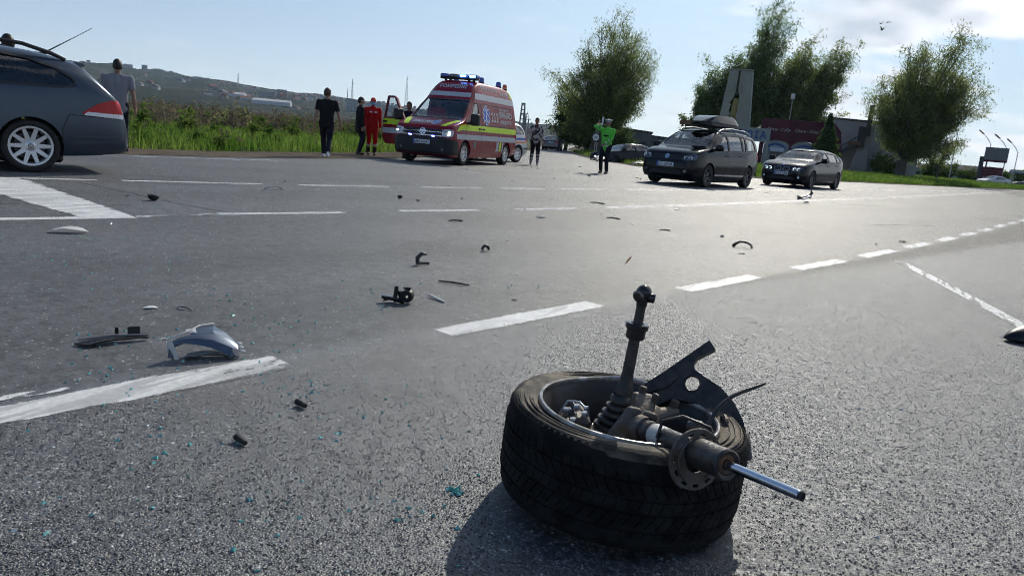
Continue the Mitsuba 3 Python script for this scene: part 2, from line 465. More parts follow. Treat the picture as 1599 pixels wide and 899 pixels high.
def stripe(pts, w, wear=0.25, n=10, z=PZ):
    """pts: centre line; w: width (number or per point); uv.x across, uv.y wear (number or per point)."""
    P = np.array(pts, float)
    s = np.r_[0, np.cumsum(np.linalg.norm(np.diff(P, axis=0), axis=1))]
    q = np.linspace(0, s[-1], max(n, len(P)))
    X = np.stack([np.interp(q, s, P[:, 0]), np.interp(q, s, P[:, 1])], 1)
    W = np.interp(q, s, np.broadcast_to(w, (len(P),)))
    Wr = np.interp(q, s, np.broadcast_to(wear, (len(P),)))
    tg = np.gradient(X, axis=0); tg /= np.linalg.norm(tg, axis=1)[:, None]
    nn = np.stack([-tg[:, 1], tg[:, 0]], 1)
    V, UV = [], []
    for i in range(len(q)):
        for u in (-1, -.5, 0, .5, 1):
            V.append([*(X[i] + nn[i] * u * W[i] / 2), z]); UV.append([u, Wr[i]])
    F = []
    for i in range(len(q) - 1):
        for j in range(4):
            a = i * 5 + j
            F += [[a, a + 6, a + 1], [a, a + 5, a + 6]]
    m = trimesh.Trimesh(np.array(V), np.array(F)[:, ::-1], process=False)
    return m, np.array(UV)


def mark(*a, **k):
    m, uv = stripe(*a, **k)
    add('road', 'road_marking', m, 'road_paint', True, uv=uv)


for i, (a0, a1, c0, c1) in enumerate([(2.14, 3.36, 2.565, 2.66), (4.31, 5.45, 2.68, 2.745), (6.27, 7.42, 2.80, 2.86), (8.0, 9.2, 2.90, 2.99), (9.8, 10.9, 3.04, 3.12), (11.5, 12.55, 3.17, 3.26),
                                      (13.2, 14.2, 3.32, 3.42), (15.0, 16.0, 3.5, 3.6), (16.9, 17.9, 3.7, 3.8), (18.7, 19.8, 3.87, 3.98), (20.6, 21.7, 4.07, 4.19), (22.6, 23.8, 4.3, 4.43)]):
    mark([AC(a0, c0), AC(a1, c1)], 0.155, 0.34 + 0.05 * (i % 3))
# worn long mark in the left foreground
mark([AC(-0.7, 2.45), AC(0.40, 2.45), AC(0.95, 2.50), AC(1.32, 2.53)], [0.17, 0.15, 0.21, 0.18], [0.30, 0.28, 0.42, 0.62])
mark([AC(-0.7, 2.65), AC(0.42, 2.60), AC(0.62, 2.59)], [0.09, 0.07, 0.04], [0.55, 0.66, 0.85])
# second dashed line
for a0, a1, c0, c1 in [(2.84, 4.16, 6.74, 6.74), (4.95, 6.14, 6.82, 6.85), (6.85, 8.11, 6.88, 6.93), (8.84, 11.4, 7.0, 7.25)]:
    mark([AC(a0, c0), AC(a1, c1)], 0.13, 0.30)
mark([AC(11.5, 7.25), AC(17.1, 7.94), AC(27.7, 9.2), AC(86, 17.3)], 0.15, 0.30, n=40)
# third line
for a0, a1, c0, c1 in [(2.97, 4.73, 9.87, 9.75), (5.25, 6.79, 9.70, 9.71), (7.45, 8.81, 9.72, 9.78), (9.34, 10.47, 9.80, 9.84), (11.0, 12.87, 9.88, 9.99)]:
    mark([AC(a0, c0), AC(a1, c1)], 0.12, 0.25)
mark([AC(13.4, 10.05), AC(19.4, 10.75), AC(30, 11.75), AC(42, 13.0), AC(66, 14.8)], 0.15, 0.34, n=40)
mark([AC(-2.5, 10.1), AC(1.74, 9.93), AC(2.69, 9.86)], 0.11, 0.25)
# chevron bar and its edge line on the left
mark([AC(1.55, 9.9), AC(1.885, 6.62)], [0.80, 0.42], 0.26, n=16, z=.0024)
mark([AC(-3.5, 6.60), AC(1.13, 6.59), AC(2.08, 6.60)], 0.13, 0.22)
mark([AC(2.1, 6.62), AC(2.82, 6.72)], 0.10, 0.88)
# right: worn oblique line
mark([(3.95, 7.60), (3.66, 6.2), (3.32, 4.76), (2.75, 2.4)], 0.13, [0.74, 0.70, 0.74, 0.74], n=24)
# left edge of the far lane, worn
mark([AC(3.5, 14.6), AC(6.5, 15.0), AC(8.0, 15.3)], 0.10, 0.93)


def wavy(pts, w, seed, amp=.03):
    P = np.array(LineString(pts).segmentize(0.12).coords)
    r = np.random.default_rng(seed)
    P = P + np.cumsum(r.normal(0, amp * .35, P.shape), 0) * np.sin(np.linspace(0, PI, len(P)))[:, None]
    return stripe(P, w * r.uniform(.5, 1.3, len(P)), 0, n=len(P), z=0.0032)[0]


for pts, w, sd in [([AC(2.4, 9.55), AC(2.6, 8.6), AC(2.75, 7.6), AC(3.0, 6.75)], .010, 1), ([AC(-.4, 7.9), AC(2.3, 7.4)], .012, 2), ([AC(18, 7.3), AC(20, 6.9)], .03, 3), ([AC(12.8, 4.6), AC(14.6, 4.1)], .02, 4),
                   ([AC(22, 9.9), AC(27, 9.3)], .04, 5)]:
    add('road', 'crack', wavy(pts, w, sd), 'crack')

# ---------------------------------------------------------------- hills behind the town
hp = [(-50, 60), (-38, 62), (-30, 59), (-25, 53), (-19, 44), (-10, 37), (-5, 31), (1.5, 26), (5, 20), (14, 11), (22, 9), (34, 11), (45, 14)]
haz = np.linspace(-52, 46, 300)
hh = np.interp(haz, [a for a, _ in hp], [b for _, b in hp]) / 1156.0
rr = np.linspace(0, 1, 26)
V = []
for a, e in zip(haz, hh):
    for q in rr:
        R = 900 + 2000 * q
        e2 = e * 2600 * (0.10 + 0.90 * min(1, q / .85)) if q > 0 else -2
        z = e2 * (0.9 + 0.16 * (meshkit.fbm(np.array([[a * .35, q * 4, 0.0]]), 4, 3)[0] - .5) * 2) + (4.0 * (meshkit.fbm(np.array([[a * 3.3, q * 19, 1.0]]), 3, 8)[0] - .5) * 2 if q > .2 else 0)
        if q > .88: z *= 1 - (q - .88) * 4
        cz = math.cos(math.radians(a))
        V.append([R * math.tan(math.radians(a)), R, z] if abs(a) < 1 else [R * math.sin(math.radians(a)), R * cz, z])
V = np.array(V)
nr = len(rr)
F = []
for i in range(len(haz) - 1):
    for j in range(nr - 1):
        a = i * nr + j
        F += [[a, a + nr, a + nr + 1], [a, a + nr + 1, a + 1]]
hill_mesh = trimesh.Trimesh(V, np.array(F)[:, ::-1], process=False)
solo('hills', hill_mesh, 'hillside', 'low wooded hills with a town on their slope', 'hills', kind='structure', smooth=True)
HG = V.reshape(len(haz), nr, 3)


def on_hill(az, q):
    i = np.clip(np.searchsorted(haz, az), 1, len(haz) - 1)
    j = q * (nr - 1); j0 = int(j)
    return HG[i, j0] * (1 - (j - j0)) + HG[i, min(j0 + 1, nr - 1)] * (j - j0)
# ================================================================ vehicle builder
class Body:
    """A car body as a surface: half width at (x, z). x runs forward from the front axle, z up."""

    def __init__(s, top, bot, belt, width, t=.36, n=5.0, tuck=.10, d=0.0):
        f = lambda P, dz: PchipInterpolator(*zip(*[(x, z + dz) for x, z in sorted(P)]))
        s.top, s.bot, s.belt, s.w = f(top, -d), f(bot, d), f(belt, 0), f(width, -d)
        s.x0, s.x1 = min(p[0] for p in top), max(p[0] for p in top)
        s.t, s.n, s.tuck = t, n, tuck
        s.args = (top, bot, belt, width, t, n, tuck)

    def inset(s, d): return Body(*s.args, d=d)

    def lim(s, x):
        x = np.clip(x, s.x0, s.x1)
        zt, zb = s.top(x), s.bot(x)
        zl = np.minimum(s.belt(x), zt - 0.035)
        return zb, np.maximum(zl, zb + .02), zt, s.w(x)

    def lower(s, v, w): return w * (1 - s.tuck * np.clip(1 - v / .3, 0, 1) ** 2 - .025 * np.clip((v - .45) / .55, 0, 1) ** 2)

    def side(s, x, z):
        zb, zl, zt, w = s.lim(x)
        v = np.clip((z - zb) / (zl - zb), 0, 1)
        q = np.clip((z - zl) / np.maximum(zt - zl, 1e-6), 0, 1)
        up = (w * .975 - s.t * np.maximum(z - zl, 0)) * np.maximum(1 - q ** s.n, 0) ** (1 / s.n)
        y = np.where(z <= zl, s.lower(v, w), up)
        return np.where((z < zb) | (z > zt) | (x > s.x1) | (x < s.x0), -1, y)

    def mesh(s, xs):
        R = []
        ph = np.linspace(0, PI / 2, 13)[1:]
        v = np.array([0, .04, .1, .2, .32, .5, .68, .84, 1.0])
        for x in xs:
            zb, zl, zt, w = [float(k) for k in s.lim(x)]
            z1 = zb + v * (zl - zb); y1 = s.lower(v, w)
            q = np.sin(ph) ** (2 / s.n)
            z2 = zl + q * (zt - zl); y2 = (w * .975 - s.t * (z2 - zl)) * np.cos(ph) ** (2 / s.n)
            y2[-1] = 0
            ys, zs = np.r_[0, y1, y2], np.r_[zb, z1, z2]
            ring = np.column_stack([np.full(len(ys), x), ys, zs])
            R.append(np.vstack([ring, (ring * [1, -1, 1])[-2:0:-1]]))
        n = len(R[0])
        V = np.vstack(R + [R[0].mean(0)[None], R[-1].mean(0)[None]])
        F = []
        a, b = np.arange(n), (np.arange(n) + 1) % n
        for i in range(len(R) - 1):
            F += [np.stack([i * n + a, i * n + b, (i + 1) * n + b], 1), np.stack([i * n + a, (i + 1) * n + b, (i + 1) * n + a], 1)]
        k = len(R) * n
        F += [np.stack([b, a, np.full(n, k)], 1), np.stack([k - n + a, k - n + b, np.full(n, k + 1)], 1)]
        m = trimesh.Trimesh(V, np.vstack(F), process=False)
        if m.volume < 0: m.invert()
        return m

    def stations(s, n=46):
        L = s.x1 - s.x0
        e = np.array([0, .006, .014, .028, .05, .08, .12, .17, .23])
        return np.sort(np.r_[s.x0 + e, s.x1 - e, np.linspace(s.x0 + .3, s.x1 - .3, n)])

    def pts(s, plane, a, b):
        """3-D points of the surface from 2-D ones; plane L/R: (x, z), F/B: (y, z), T: (x, y)."""
        a, b = np.asarray(a, float), np.asarray(b, float)
        if plane in 'LR':
            y = np.maximum(s.side(a, b), 0)
            return np.column_stack([a, y if plane == 'L' else -y, b])
        if plane in 'FB':
            out, ins = (s.x1 + .02, s.x1 - (s.x1 - s.x0) * .5) if plane == 'F' else (s.x0 - .02, s.x0 + (s.x1 - s.x0) * .4)
            # march inwards to the first crossing, then bisect
            st = np.linspace(out, ins, 60)
            inside = np.array([s.side(np.full(len(a), x), b) > np.abs(a) for x in st])
            k = np.where(inside.any(0), inside.argmax(0), 59)
            hi, lo = st[k], st[np.maximum(k - 1, 0)]
            for _ in range(18):
                m = (lo + hi) / 2
                i = s.side(m, b) > np.abs(a)
                hi, lo = np.where(i, m, hi), np.where(i, lo, m)
            return np.column_stack([hi, a, b])
        lo, hi = s.lim(a)[2] + .02, s.lim(a)[0] + .02
        for _ in range(20):
            m = (lo + hi) / 2
            i = s.side(a, m) > np.abs(b)
            hi, lo = np.where(i, m, hi), np.where(i, lo, m)
        return np.column_stack([a, b, hi])

    def normals(s, P):
        def f(Q): return s.side(Q[:, 0], Q[:, 2]) - np.abs(Q[:, 1])
        def fs(Q): return np.maximum(f(Q), -.05)
        e = .006
        g = np.stack([fs(P - d) - fs(P + d) for d in np.eye(3) * e], 1)
        return g / (np.linalg.norm(g, axis=1, keepdims=True) + 1e-9)

    def patch(s, plane, poly, off=.003, res=.06, thick=0.0):
        poly = poly if isinstance(poly, Polygon) else Polygon(poly)
        poly = poly.buffer(0)
        if hasattr(poly, 'geoms'): return cat([s.patch(plane, g, off, res, thick) for g in poly.geoms])
        P = [np.array(r.segmentize(res).coords)[:-1] for r in [poly.exterior, *poly.interiors]]
        x0, y0, x1, y1 = poly.bounds
        gx, gy = np.meshgrid(np.arange(x0 + res / 2, x1, res), np.arange(y0 + res / 2, y1, res))
        G = np.column_stack([gx.ravel(), gy.ravel()])
        G = G[shapely.contains_xy(poly.buffer(-res * .3), G[:, 0], G[:, 1])] if len(G) else G
        P = np.vstack(P + [G])
        tri = Delaunay(P).simplices
        c = P[tri].mean(1)
        tri = tri[shapely.contains_xy(poly, c[:, 0], c[:, 1])]
        A = P[tri]
        ar = np.abs(np.cross(A[:, 1] - A[:, 0], A[:, 2] - A[:, 0]))
        tri = tri[ar > 1e-9]
        Q = s.pts(plane, P[:, 0], P[:, 1])
        Nn = s.normals(Q)
        V = Q + Nn * off
        fn = np.cross(V[tri[:, 1]] - V[tri[:, 0]], V[tri[:, 2]] - V[tri[:, 0]])
        flip = (fn * Nn[tri[:, 0]]).sum(1) < 0
        tri[flip] = tri[flip][:, ::-1]
        return trimesh.Trimesh(V, tri, process=False)

    def wrap(s, plane, mesh, o, sc=(1, 1), off=.004, ang=0.0, flip=False):
        """Lays flat lettering (x, y, height z) onto the surface with its origin at o."""
        v = np.asarray(mesh.vertices) * [sc[0], sc[1], 1]
        c, d = math.cos(ang), math.sin(ang)
        x, y = v[:, 0] * c - v[:, 1] * d, v[:, 0] * d + v[:, 1] * c
        if plane == 'T': a, b = o[0] + y, o[1] - x
        else:
            sx = {'L': -1, 'R': 1, 'F': 1, 'B': -1}[plane]
            a, b = o[0] + sx * x, o[1] + y
        if plane == 'T': a, b = o[0] + y, o[1] + x
        Q = s.pts(plane, a, b)
        Q = Q + s.normals(Q) * (off + v[:, 2:3])
        f = np.asarray(mesh.faces)
        if plane in 'LB' or plane == 'T': f = f[:, ::-1]
        return trimesh.Trimesh(Q, f, process=False)


def star_of_life(r):
    """Six-armed star with a staff, as flat polygons: (star, staff)."""
    arms = shapely.union_all([affinity.rotate(sbox(-r * .27, -r, r * .27, r), a, origin=(0, 0)) for a in (0, 60, 120)])
    staff = LineString([(0, -r * .7), (0, r * .75)]).buffer(r * .05)
    snake = LineString([(r * .22 * math.sin(q * 7), -r * .55 + r * 1.1 * q) for q in np.linspace(0, 1, 24)]).buffer(r * .055)
    return arms, staff.union(snake)


def wheel_parts(key, c, R=.32, w=.205, rim=.225, spokes=5, mat='alloy', side=1, twin=False, hubcap=None):
    """c: wheel centre; side +1 = outer face towards +y."""
    def L(prof, n=40): 
        m = lathe(prof, n, (0, 0, 0), (0, 1, 0), True)
        return m
    h = w / 2
    tyre = L([(rim + .004, -h * .82), (R - .055, -h), (R - .02, -h * .96), (R - .004, -h * .72), (R, 0), (R - .004, h * .72), (R - .02, h * .96), (R - .055, h), (rim + .004, h * .82), (rim - .012, 0)], 44)
    barrel = L([(rim + .012, h * .84), (rim + .012, h * .90), (rim - .012, h * .88), (rim - .025, h * .45), (rim - .03, -h * .8), (rim - .018, -h * .8), (rim - .010, h * .45)], 44)
    parts = [barrel]
    f = h * .62
    for k in range(spokes):
        a = k * 2 * PI / spokes
        if mat == 'steel_w': pass
        W0, W1 = (.030, .020) if spokes > 7 else (.050, .034)
        P = []
        for r_, ww, dy in ((.045, W0, .0), (.045, W0, -.03), (rim - .014, W1, .012), (rim - .014, W1, -.02)):
            for sg in (-1, 1): P.append((r_, f + dy, sg * ww))
        m = hull(P)
        m.apply_transform(trimesh.transformations.rotation_matrix(a, (0, 1, 0)))
        parts.append(m)
    hub = lathe([(0, f + .016), (.035, f + .014), (.062, f + .004), (.066, f - .04), (0, f - .04)], 24, (0, 0, 0), (0, 1, 0))
    parts.append(hub)
    disc = lathe([(0, .01), (rim - .06, .01), (rim - .06, -.012), (0, -.012)], 28, (0, 0, 0), (0, 1, 0))
    M = np.eye(4); M[:3, 3] = c
    if side < 0: M[:3, :3] = np.diag([-1, -1, 1])
    k = numbered(f'{key}__wheel', used)
    add(key, k.split('__')[1] + '__tyre', moved(tyre, M), 'rubber', 35)
    add(key, k.split('__')[1] + '__rim', moved(cat(parts), M), 'alloy' if mat == 'steel_w' else mat, 30)
    add(key, k.split('__')[1] + '__brake_disc', moved(disc, M), 'alloy_dark', 30)
    if hubcap:
        cap = cat([lathe([(0, f + .022), (.028, f + .021), (.030, f + .012)], 20, (0, 0, 0), (0, 1, 0))])
        add(key, k.split('__')[1] + '__hub_cap', moved(cap, M), hubcap, 30)
        em = cat([moved(prism(LineString(p).buffer(.0035), .003), basis((0, f + .0225, 0), (1, 0, 0), (0, 0, 1))) for p in VW_STROKES(.024)])
        em.vertices[:, 1] = np.abs(em.vertices[:, 1] - (f + .0225)) + f + .0225
        add(key, k.split('__')[1] + '__emblem', moved(em, M), 'chrome')


def VW_STROKES(r):
    return [[(-.62 * r, .62 * r), (-.25 * r, -.02 * r)], [(.62 * r, .62 * r), (.25 * r, -.02 * r)], [(-.36 * r, .80 * r), (0, .12 * r), (.36 * r, .80 * r)],
            [(-.80 * r, .35 * r), (-.40 * r, -.75 * r), (0, .02 * r), (.40 * r, -.75 * r), (.80 * r, .35 * r)]]


def roundel(key, b, yz, r, plane='F'):
    ring = Point(0, 0).buffer(r).difference(Point(0, 0).buffer(r * .84))
    st = shapely.union_all([LineString(p).buffer(r * .09) for p in VW_STROKES(r * .9)]).intersection(Point(0, 0).buffer(r * .9))
    disc = b.patch(plane, affinity.translate(Point(0, 0).buffer(r * .86), *yz), .010, r * .5)
    k = add(key, 'emblem', b.patch(plane, affinity.translate(ring.union(st), *yz), .014, r * .5), 'chrome')
    add(k, 'disc', disc, 'text_blue')


def side_strip(P, w):
    return LineString(P).buffer(w / 2, cap_style=2, join_style=2)


def licence(key, b, yz, text, plane='F', w=.52, h=.112, off=.03):
    y, z = yz
    Q = b.pts(plane, [y], [z])[0]
    sx = 1 if plane == 'F' else -1
    M = basis(Q + np.array([sx * off, 0, 0]), (0, sx, 0), (0, 0, 1))
    k = add(key, 'licence_plate', moved(rbox(w, h, .016, b=.004), M), 'plate_white')
    add(k, 'band', moved(box(.045, h * .96, .003, (-w / 2 + .025, 0, .0095)), M), 'blue_film')
    tx = meshkit.text_mesh(text, h * .62, .003, bold=True)
    s = (w - .09) / (tx.bounds[1][0] - tx.bounds[0][0])
    tx.apply_scale([min(s, 1.25), 1, 1])
    tx.apply_translation([-w / 2 + .06 - tx.bounds[0][0], -h * .31, .0085])
    add(k, 'lettering', moved(tx, M), 'ink')


def hollow(b, xa, xb, floor, wheels, R, cuts, wall=.055, width=None):
    """Outer shell minus the cabin, wheel arches and window openings (cuts: list of (plane, polygon))."""
    outer = mani(b.mesh(b.stations()))
    inn = b.inset(wall)
    xs = np.linspace(xa, xb, 40)
    cab = mani(inn.mesh(xs)) ^ m3.Manifold.cube([xb - xa + 1, 4, 4], False).translate([xa - .5, -2, floor])
    out = outer - cab
    for c in wheels:
        cy = m3.Manifold.cylinder(.34, R, R, 40, True).rotate([90, 0, 0]).translate([c[0], math.copysign(abs(c[1]) + .02, c[1]), c[2]])
        out = out - cy
    for plane, poly in cuts:
        poly = Polygon(poly).buffer(0)
        if plane == 'S':
            m = prism(poly, 4, -2, basis((0, 0, 0), (1, 0, 0), (0, 0, 1)))
        elif plane in 'LR':
            m = prism(poly, 2, 0.02 if plane == 'R' else -2.02, basis((0, 0, 0), (1, 0, 0), (0, 0, 1)))
        elif plane == 'F':
            m = prism(poly, (b.x1 - (xa + xb) / 2), (xa + xb) / 2, basis((0, 0, 0), (0, 1, 0), (0, 0, 1)))
        else:
            m = prism(poly, 2.0, b.x0 - .5, basis((0, 0, 0), (0, 1, 0), (0, 0, 1)))
        out = out - mani(m)
    return tm(out)


def smooth_poly(P, r):
    p = Polygon(P)
    return p.buffer(-r).buffer(2 * r).buffer(-r)


def car(name, label, cat_, M, spec):
    """Builds a whole passenger car from its spec; returns (key, body)."""
    k = thing(name, label, cat_, M)
    b = Body(spec['top'], spec['bot'], spec['belt'], spec['width'], spec.get('t', .36), spec.get('n', 5), spec.get('tuck', .1))
    wb, tr, R = spec['wb'], spec['track'], spec['R']
    W = [(0, tr / 2, R), (0, -tr / 2, R), (-wb, tr / 2, R), (-wb, -tr / 2, R)]
    wins = [smooth_poly(p, .03) for p in spec['windows']]
    cuts = [('S', p) for p in wins]
    fw, rw = spec.get('windscreen'), spec.get('rear_window')
    if fw: cuts.append(('F', smooth_poly(fw, .04)))
    if rw: cuts.append(('B', smooth_poly(rw, .04)))
    shell = hollow(b, spec['cab'][0], spec['cab'][1], spec.get('floor', .45), W, R * spec.get('arch', 1.13), cuts)
    add(k, 'body', shell, spec['paint'], 28)
    gm = spec.get('glass', 'glass')
    for p in wins:
        for pl in 'LR': add(k, 'side_window', b.patch(pl, p.buffer(.004), -.012, .08), spec.get('side_glass', gm), True)
    for p in wins:
        for pl in 'LR': add(k, 'window_seal', b.patch(pl, p.buffer(.022).difference(p.buffer(-.004)), .0025, .08), spec.get('seal', 'black_plastic'), True)
    if fw: add(k, 'windscreen', b.patch('F', smooth_poly(fw, .04).buffer(.004), -.012, .08), gm, True)
    if rw: add(k, 'rear_window', b.patch('B', smooth_poly(rw, .04).buffer(.004), -.012, .08), gm, True)
    for i, c in enumerate(W):
        wheel_parts(k, (c[0], c[1], c[2]), R, spec.get('tw', .205), spec.get('rim', .215), spec.get('spokes', 5), spec.get('wheel_mat', 'alloy'), 1 if c[1] > 0 else -1, hubcap=spec.get('hubcap'))
    # seams, handles
    for P in spec.get('seams', []):
        for pl in 'LR': add(k, 'door_seam', b.patch(pl, LineString(P).buffer(.0055), .0015, .08), 'ink', True)
    for (x, z) in spec.get('handles', []):
        for pl in 'LR':
            Q = b.pts(pl, [x], [z])[0]; s = 1 if pl == 'L' else -1
            add(k, 'door_handle', rbox(.19, .03, .026, Q + [0, s * .018, 0], .008), spec.get('handle_mat', 'black_plastic'))
    # mirrors
    if 'mirror' in spec:
        mx, mz = spec['mirror']
        for s in (1, -1):
            y = float(b.side(np.array([mx]), np.array([mz]))[0])
            sh = hull(np.vstack([sphere((mx + dx, s * (y + dy), mz + dz), .045, 1).vertices for dx in (-.02, .045) for dy in (.08, .20) for dz in (.02, .105)]))
            mk = add(k, 'mirror', cat(sh, cone((mx, s * (y - .02), mz), (mx, s * (y + .10), mz + .04), .03, .025, 8)), spec.get('mirror_mat', spec['paint']), 40)
            add(mk, 'mirror_glass', box(.006, .17, .12, (mx - .072, s * (y + .14), mz + .062)), 'lamp_dark')
    # cabin
    xa, xb = spec['cab']
    fl = spec.get('floor', .45)
    for x, ys in spec.get('seats', []):
        for y in ys:
            seat = cat(rbox(.5, .5, .2, (x, y, fl + .12), .05), moved(rbox(.16, .48, .62, (0, 0, .31), .05), pose(x - .28, y, fl + .15, 0, -14)), moved(rbox(.10, .26, .17, (0, 0, 0), .04), pose(x - .45, y, fl + .86, 0, -14)))
            add(k, 'seat', seat, 'seat_cloth')
    if 'dash' in spec:
        dx, dz = spec['dash']
        wd = float(b.side(np.array([dx]), np.array([dz]))[0]) * 2 - .16
        add(k, 'dashboard', cat(rbox(.42, wd, .3, (dx, 0, dz - .15), .06)), 'black_plastic')
        sw = lathe([(.175, -.012), (.19, 0), (.175, .012), (.165, 0)], 28, (dx - .38, .36, dz - .03), (-.9, 0, .45), True)
        add(k, 'steering_wheel', sw, 'black_plastic')
    # underside
    add(k, 'underbody', rbox(b.x1 - b.x0 - 1.5, spec['track'] - .30, .12, ((b.x0 + b.x1) / 2, 0, float(b.bot((b.x0 + b.x1) / 2)) - .01), .03), 'black_plastic')
    return k, b


def heading(front, h):
    """Matrix for a vehicle whose front axle stands at FRONT and whose tail points h radians clockwise from +y."""
    return pose(front[0], front[1], 0, math.degrees(math.atan2(-math.cos(h), -math.sin(h))))


# ---------------------------------------------------------------- the black people carrier with roof box
sp = dict(top=[(.885, .50), (.875, .62), (.83, .78), (.74, .90), (.45, 1.00), (.05, 1.08), (-.05, 1.12), (-.45, 1.40), (-.78, 1.555), (-1.2, 1.615), (-2.0, 1.63), (-2.8, 1.60), (-3.25, 1.53), (-3.38, 1.40), (-3.48, 1.05), (-3.52, .85), (-3.53, .5)],
          bot=[(.885, .30), (.7, .20), (0, .19), (-2.68, .20), (-3.3, .27), (-3.53, .36)], belt=[(.885, .70), (.6, .86), (0, .95), (-1.5, 1.0), (-3.2, 1.04), (-3.53, .9)],
          width=[(.885, .60), (.84, .70), (.74, .79), (.55, .85), (.2, .89), (-.5, .897), (-2.4, .897), (-3.0, .87), (-3.4, .82), (-3.53, .76)], t=.26, n=5.5, wb=2.68, track=1.55, R=.322, rim=.21, spokes=5,
          paint='paint_brown', windows=[[(-.42, 1.04), (-1.15, 1.04), (-1.13, 1.46), (-.92, 1.44)], [(-1.24, 1.05), (-2.10, 1.07), (-2.08, 1.48), (-1.20, 1.47)], [(-2.18, 1.08), (-2.34, 1.08), (-2.34, 1.48), (-2.16, 1.48)], [(-2.46, 1.10), (-3.15, 1.12), (-3.0, 1.42), (-2.44, 1.47)], [(-.10, 1.02), (-.36, 1.02), (-.36, 1.22)]],
          windscreen=[(-.72, 1.12), (.72, 1.12), (.58, 1.53), (-.58, 1.53)], rear_window=[(-.60, 1.10), (.60, 1.10), (.54, 1.46), (-.54, 1.46)], cab=(-3.3, -.12), seats=[(-1.0, (.37, -.37)), (-1.9, (.45, 0, -.45))], dash=(-.35, 1.05),
          seams=[[(-.02, .36), (.0, .95)], [(-1.19, .32), (-1.19, 1.02)], [(-2.15, .95), (-2.15, .70), (-2.4, .40)], [(0, .30), (-2.3, .30)]], handles=[(-1.02, .90), (-1.98, .92)], mirror=(-.30, 1.04), side_glass='glass', wheel_mat='alloy_dark', tw=.215)
kt, bt = car('parked_car', 'dark brown people carrier with a roof box, standing on the far lane beside the officer', 'car', heading((4.495, 21.45), .693), sp)
for pl in 'LR':
    add(kt, 'sill_trim', bt.patch(pl, [(-.36, .33), (-2.32, .33), (-2.32, .37), (-.36, .37)], .006, .1), 'alloy')
    s = 1 if pl == 'L' else -1
    add(kt, 'roof_rail', tube([(-.85, s * .60, 1.56), (-1.0, s * .63, 1.63), (-1.6, s * .64, 1.685), (-2.6, s * .63, 1.665), (-3.1, s * .59, 1.58)], .018, 8), 'alloy', 40)
for x in (-1.25, -2.25):
    add(kt, 'roof_bar', rbox(.05, 1.36, .03, (x, 0, 1.715), .008), 'black_plastic')
lower = hull([(x, y, z) for x, w in ((-.72, .22), (-.95, .34), (-2.5, .36), (-2.85, .28)) for y in (-w, w) for z in (1.735, 1.82)] + [(-.60, 0, 1.80), (-2.92, 0, 1.80)])
lid = hull([(x, y * w, z) for x, w, z in ((-.62, .14, 1.83), (-.92, .36, 1.83), (-2.5, .38, 1.83), (-2.88, .28, 1.83), (-1.05, .28, 1.98), (-1.4, .30, 2.04), (-2.3, .30, 2.06), (-2.7, .22, 2.0)) for y in (-1, 1)])
rb = add(kt, 'roof_box', trimesh.graph.smooth_shade(lid, angle=.3) if False else lid, 'paint_black', 25, label='glossy black roof box')
add(rb, 'tray', lower, 'black_plastic', 25)
roundel(kt, bt, (0, .775), .065)
add(kt, 'grille', cat([bt.patch('F', side_strip([(-.42, .775 + dz), (.42, .775 + dz)], .018), .006, .1) for dz in (-.045, 0, .045)]), 'alloy_dark')
add(kt, 'grille_mesh', bt.patch('F', [(-.45, .70), (.45, .70), (.46, .84), (-.46, .84)], .003, .08), 'ink')
add(kt, 'lower_grille', bt.patch('F', [(-.50, .30), (.50, .30), (.46, .42), (-.46, .42)], .003, .08), 'ink')
for s in (1, -1):
    hl = add(kt, 'headlight', bt.patch('F', Polygon([(s * .46, .70), (s * .50, .82), (s * .76, .90), (s * .82, .84), (s * .80, .74), (s * .62, .69)]), .006, .05), 'lamp_dark', True)
    for y in (.57, .70):
        Q = bt.pts('F', [s * y], [.775])[0]
        add(hl, 'reflector', lathe([(0, -.01), (.04, .005), (.052, .012), (.055, 0)], 18, Q, (1, s * .35, .1)), 'chrome', 40)
    Q = bt.pts('F', [s * .60], [.40])[0]
    add(kt, 'fog_light', lathe([(0, .006), (.04, .004), (.05, -.01)], 18, Q + [.004, 0, 0], (1, s * .3, 0)), 'lamp_dark', 40)
    add(kt, 'tail_light', bt.patch('L' if s > 0 else 'R', [(-3.22, .86), (-3.48, .86), (-3.44, 1.10), (-3.30, 1.10)], .006, .06), 'lamp_red', True)
licence(kt, bt, (0, .56), 'CT-18 PCA')

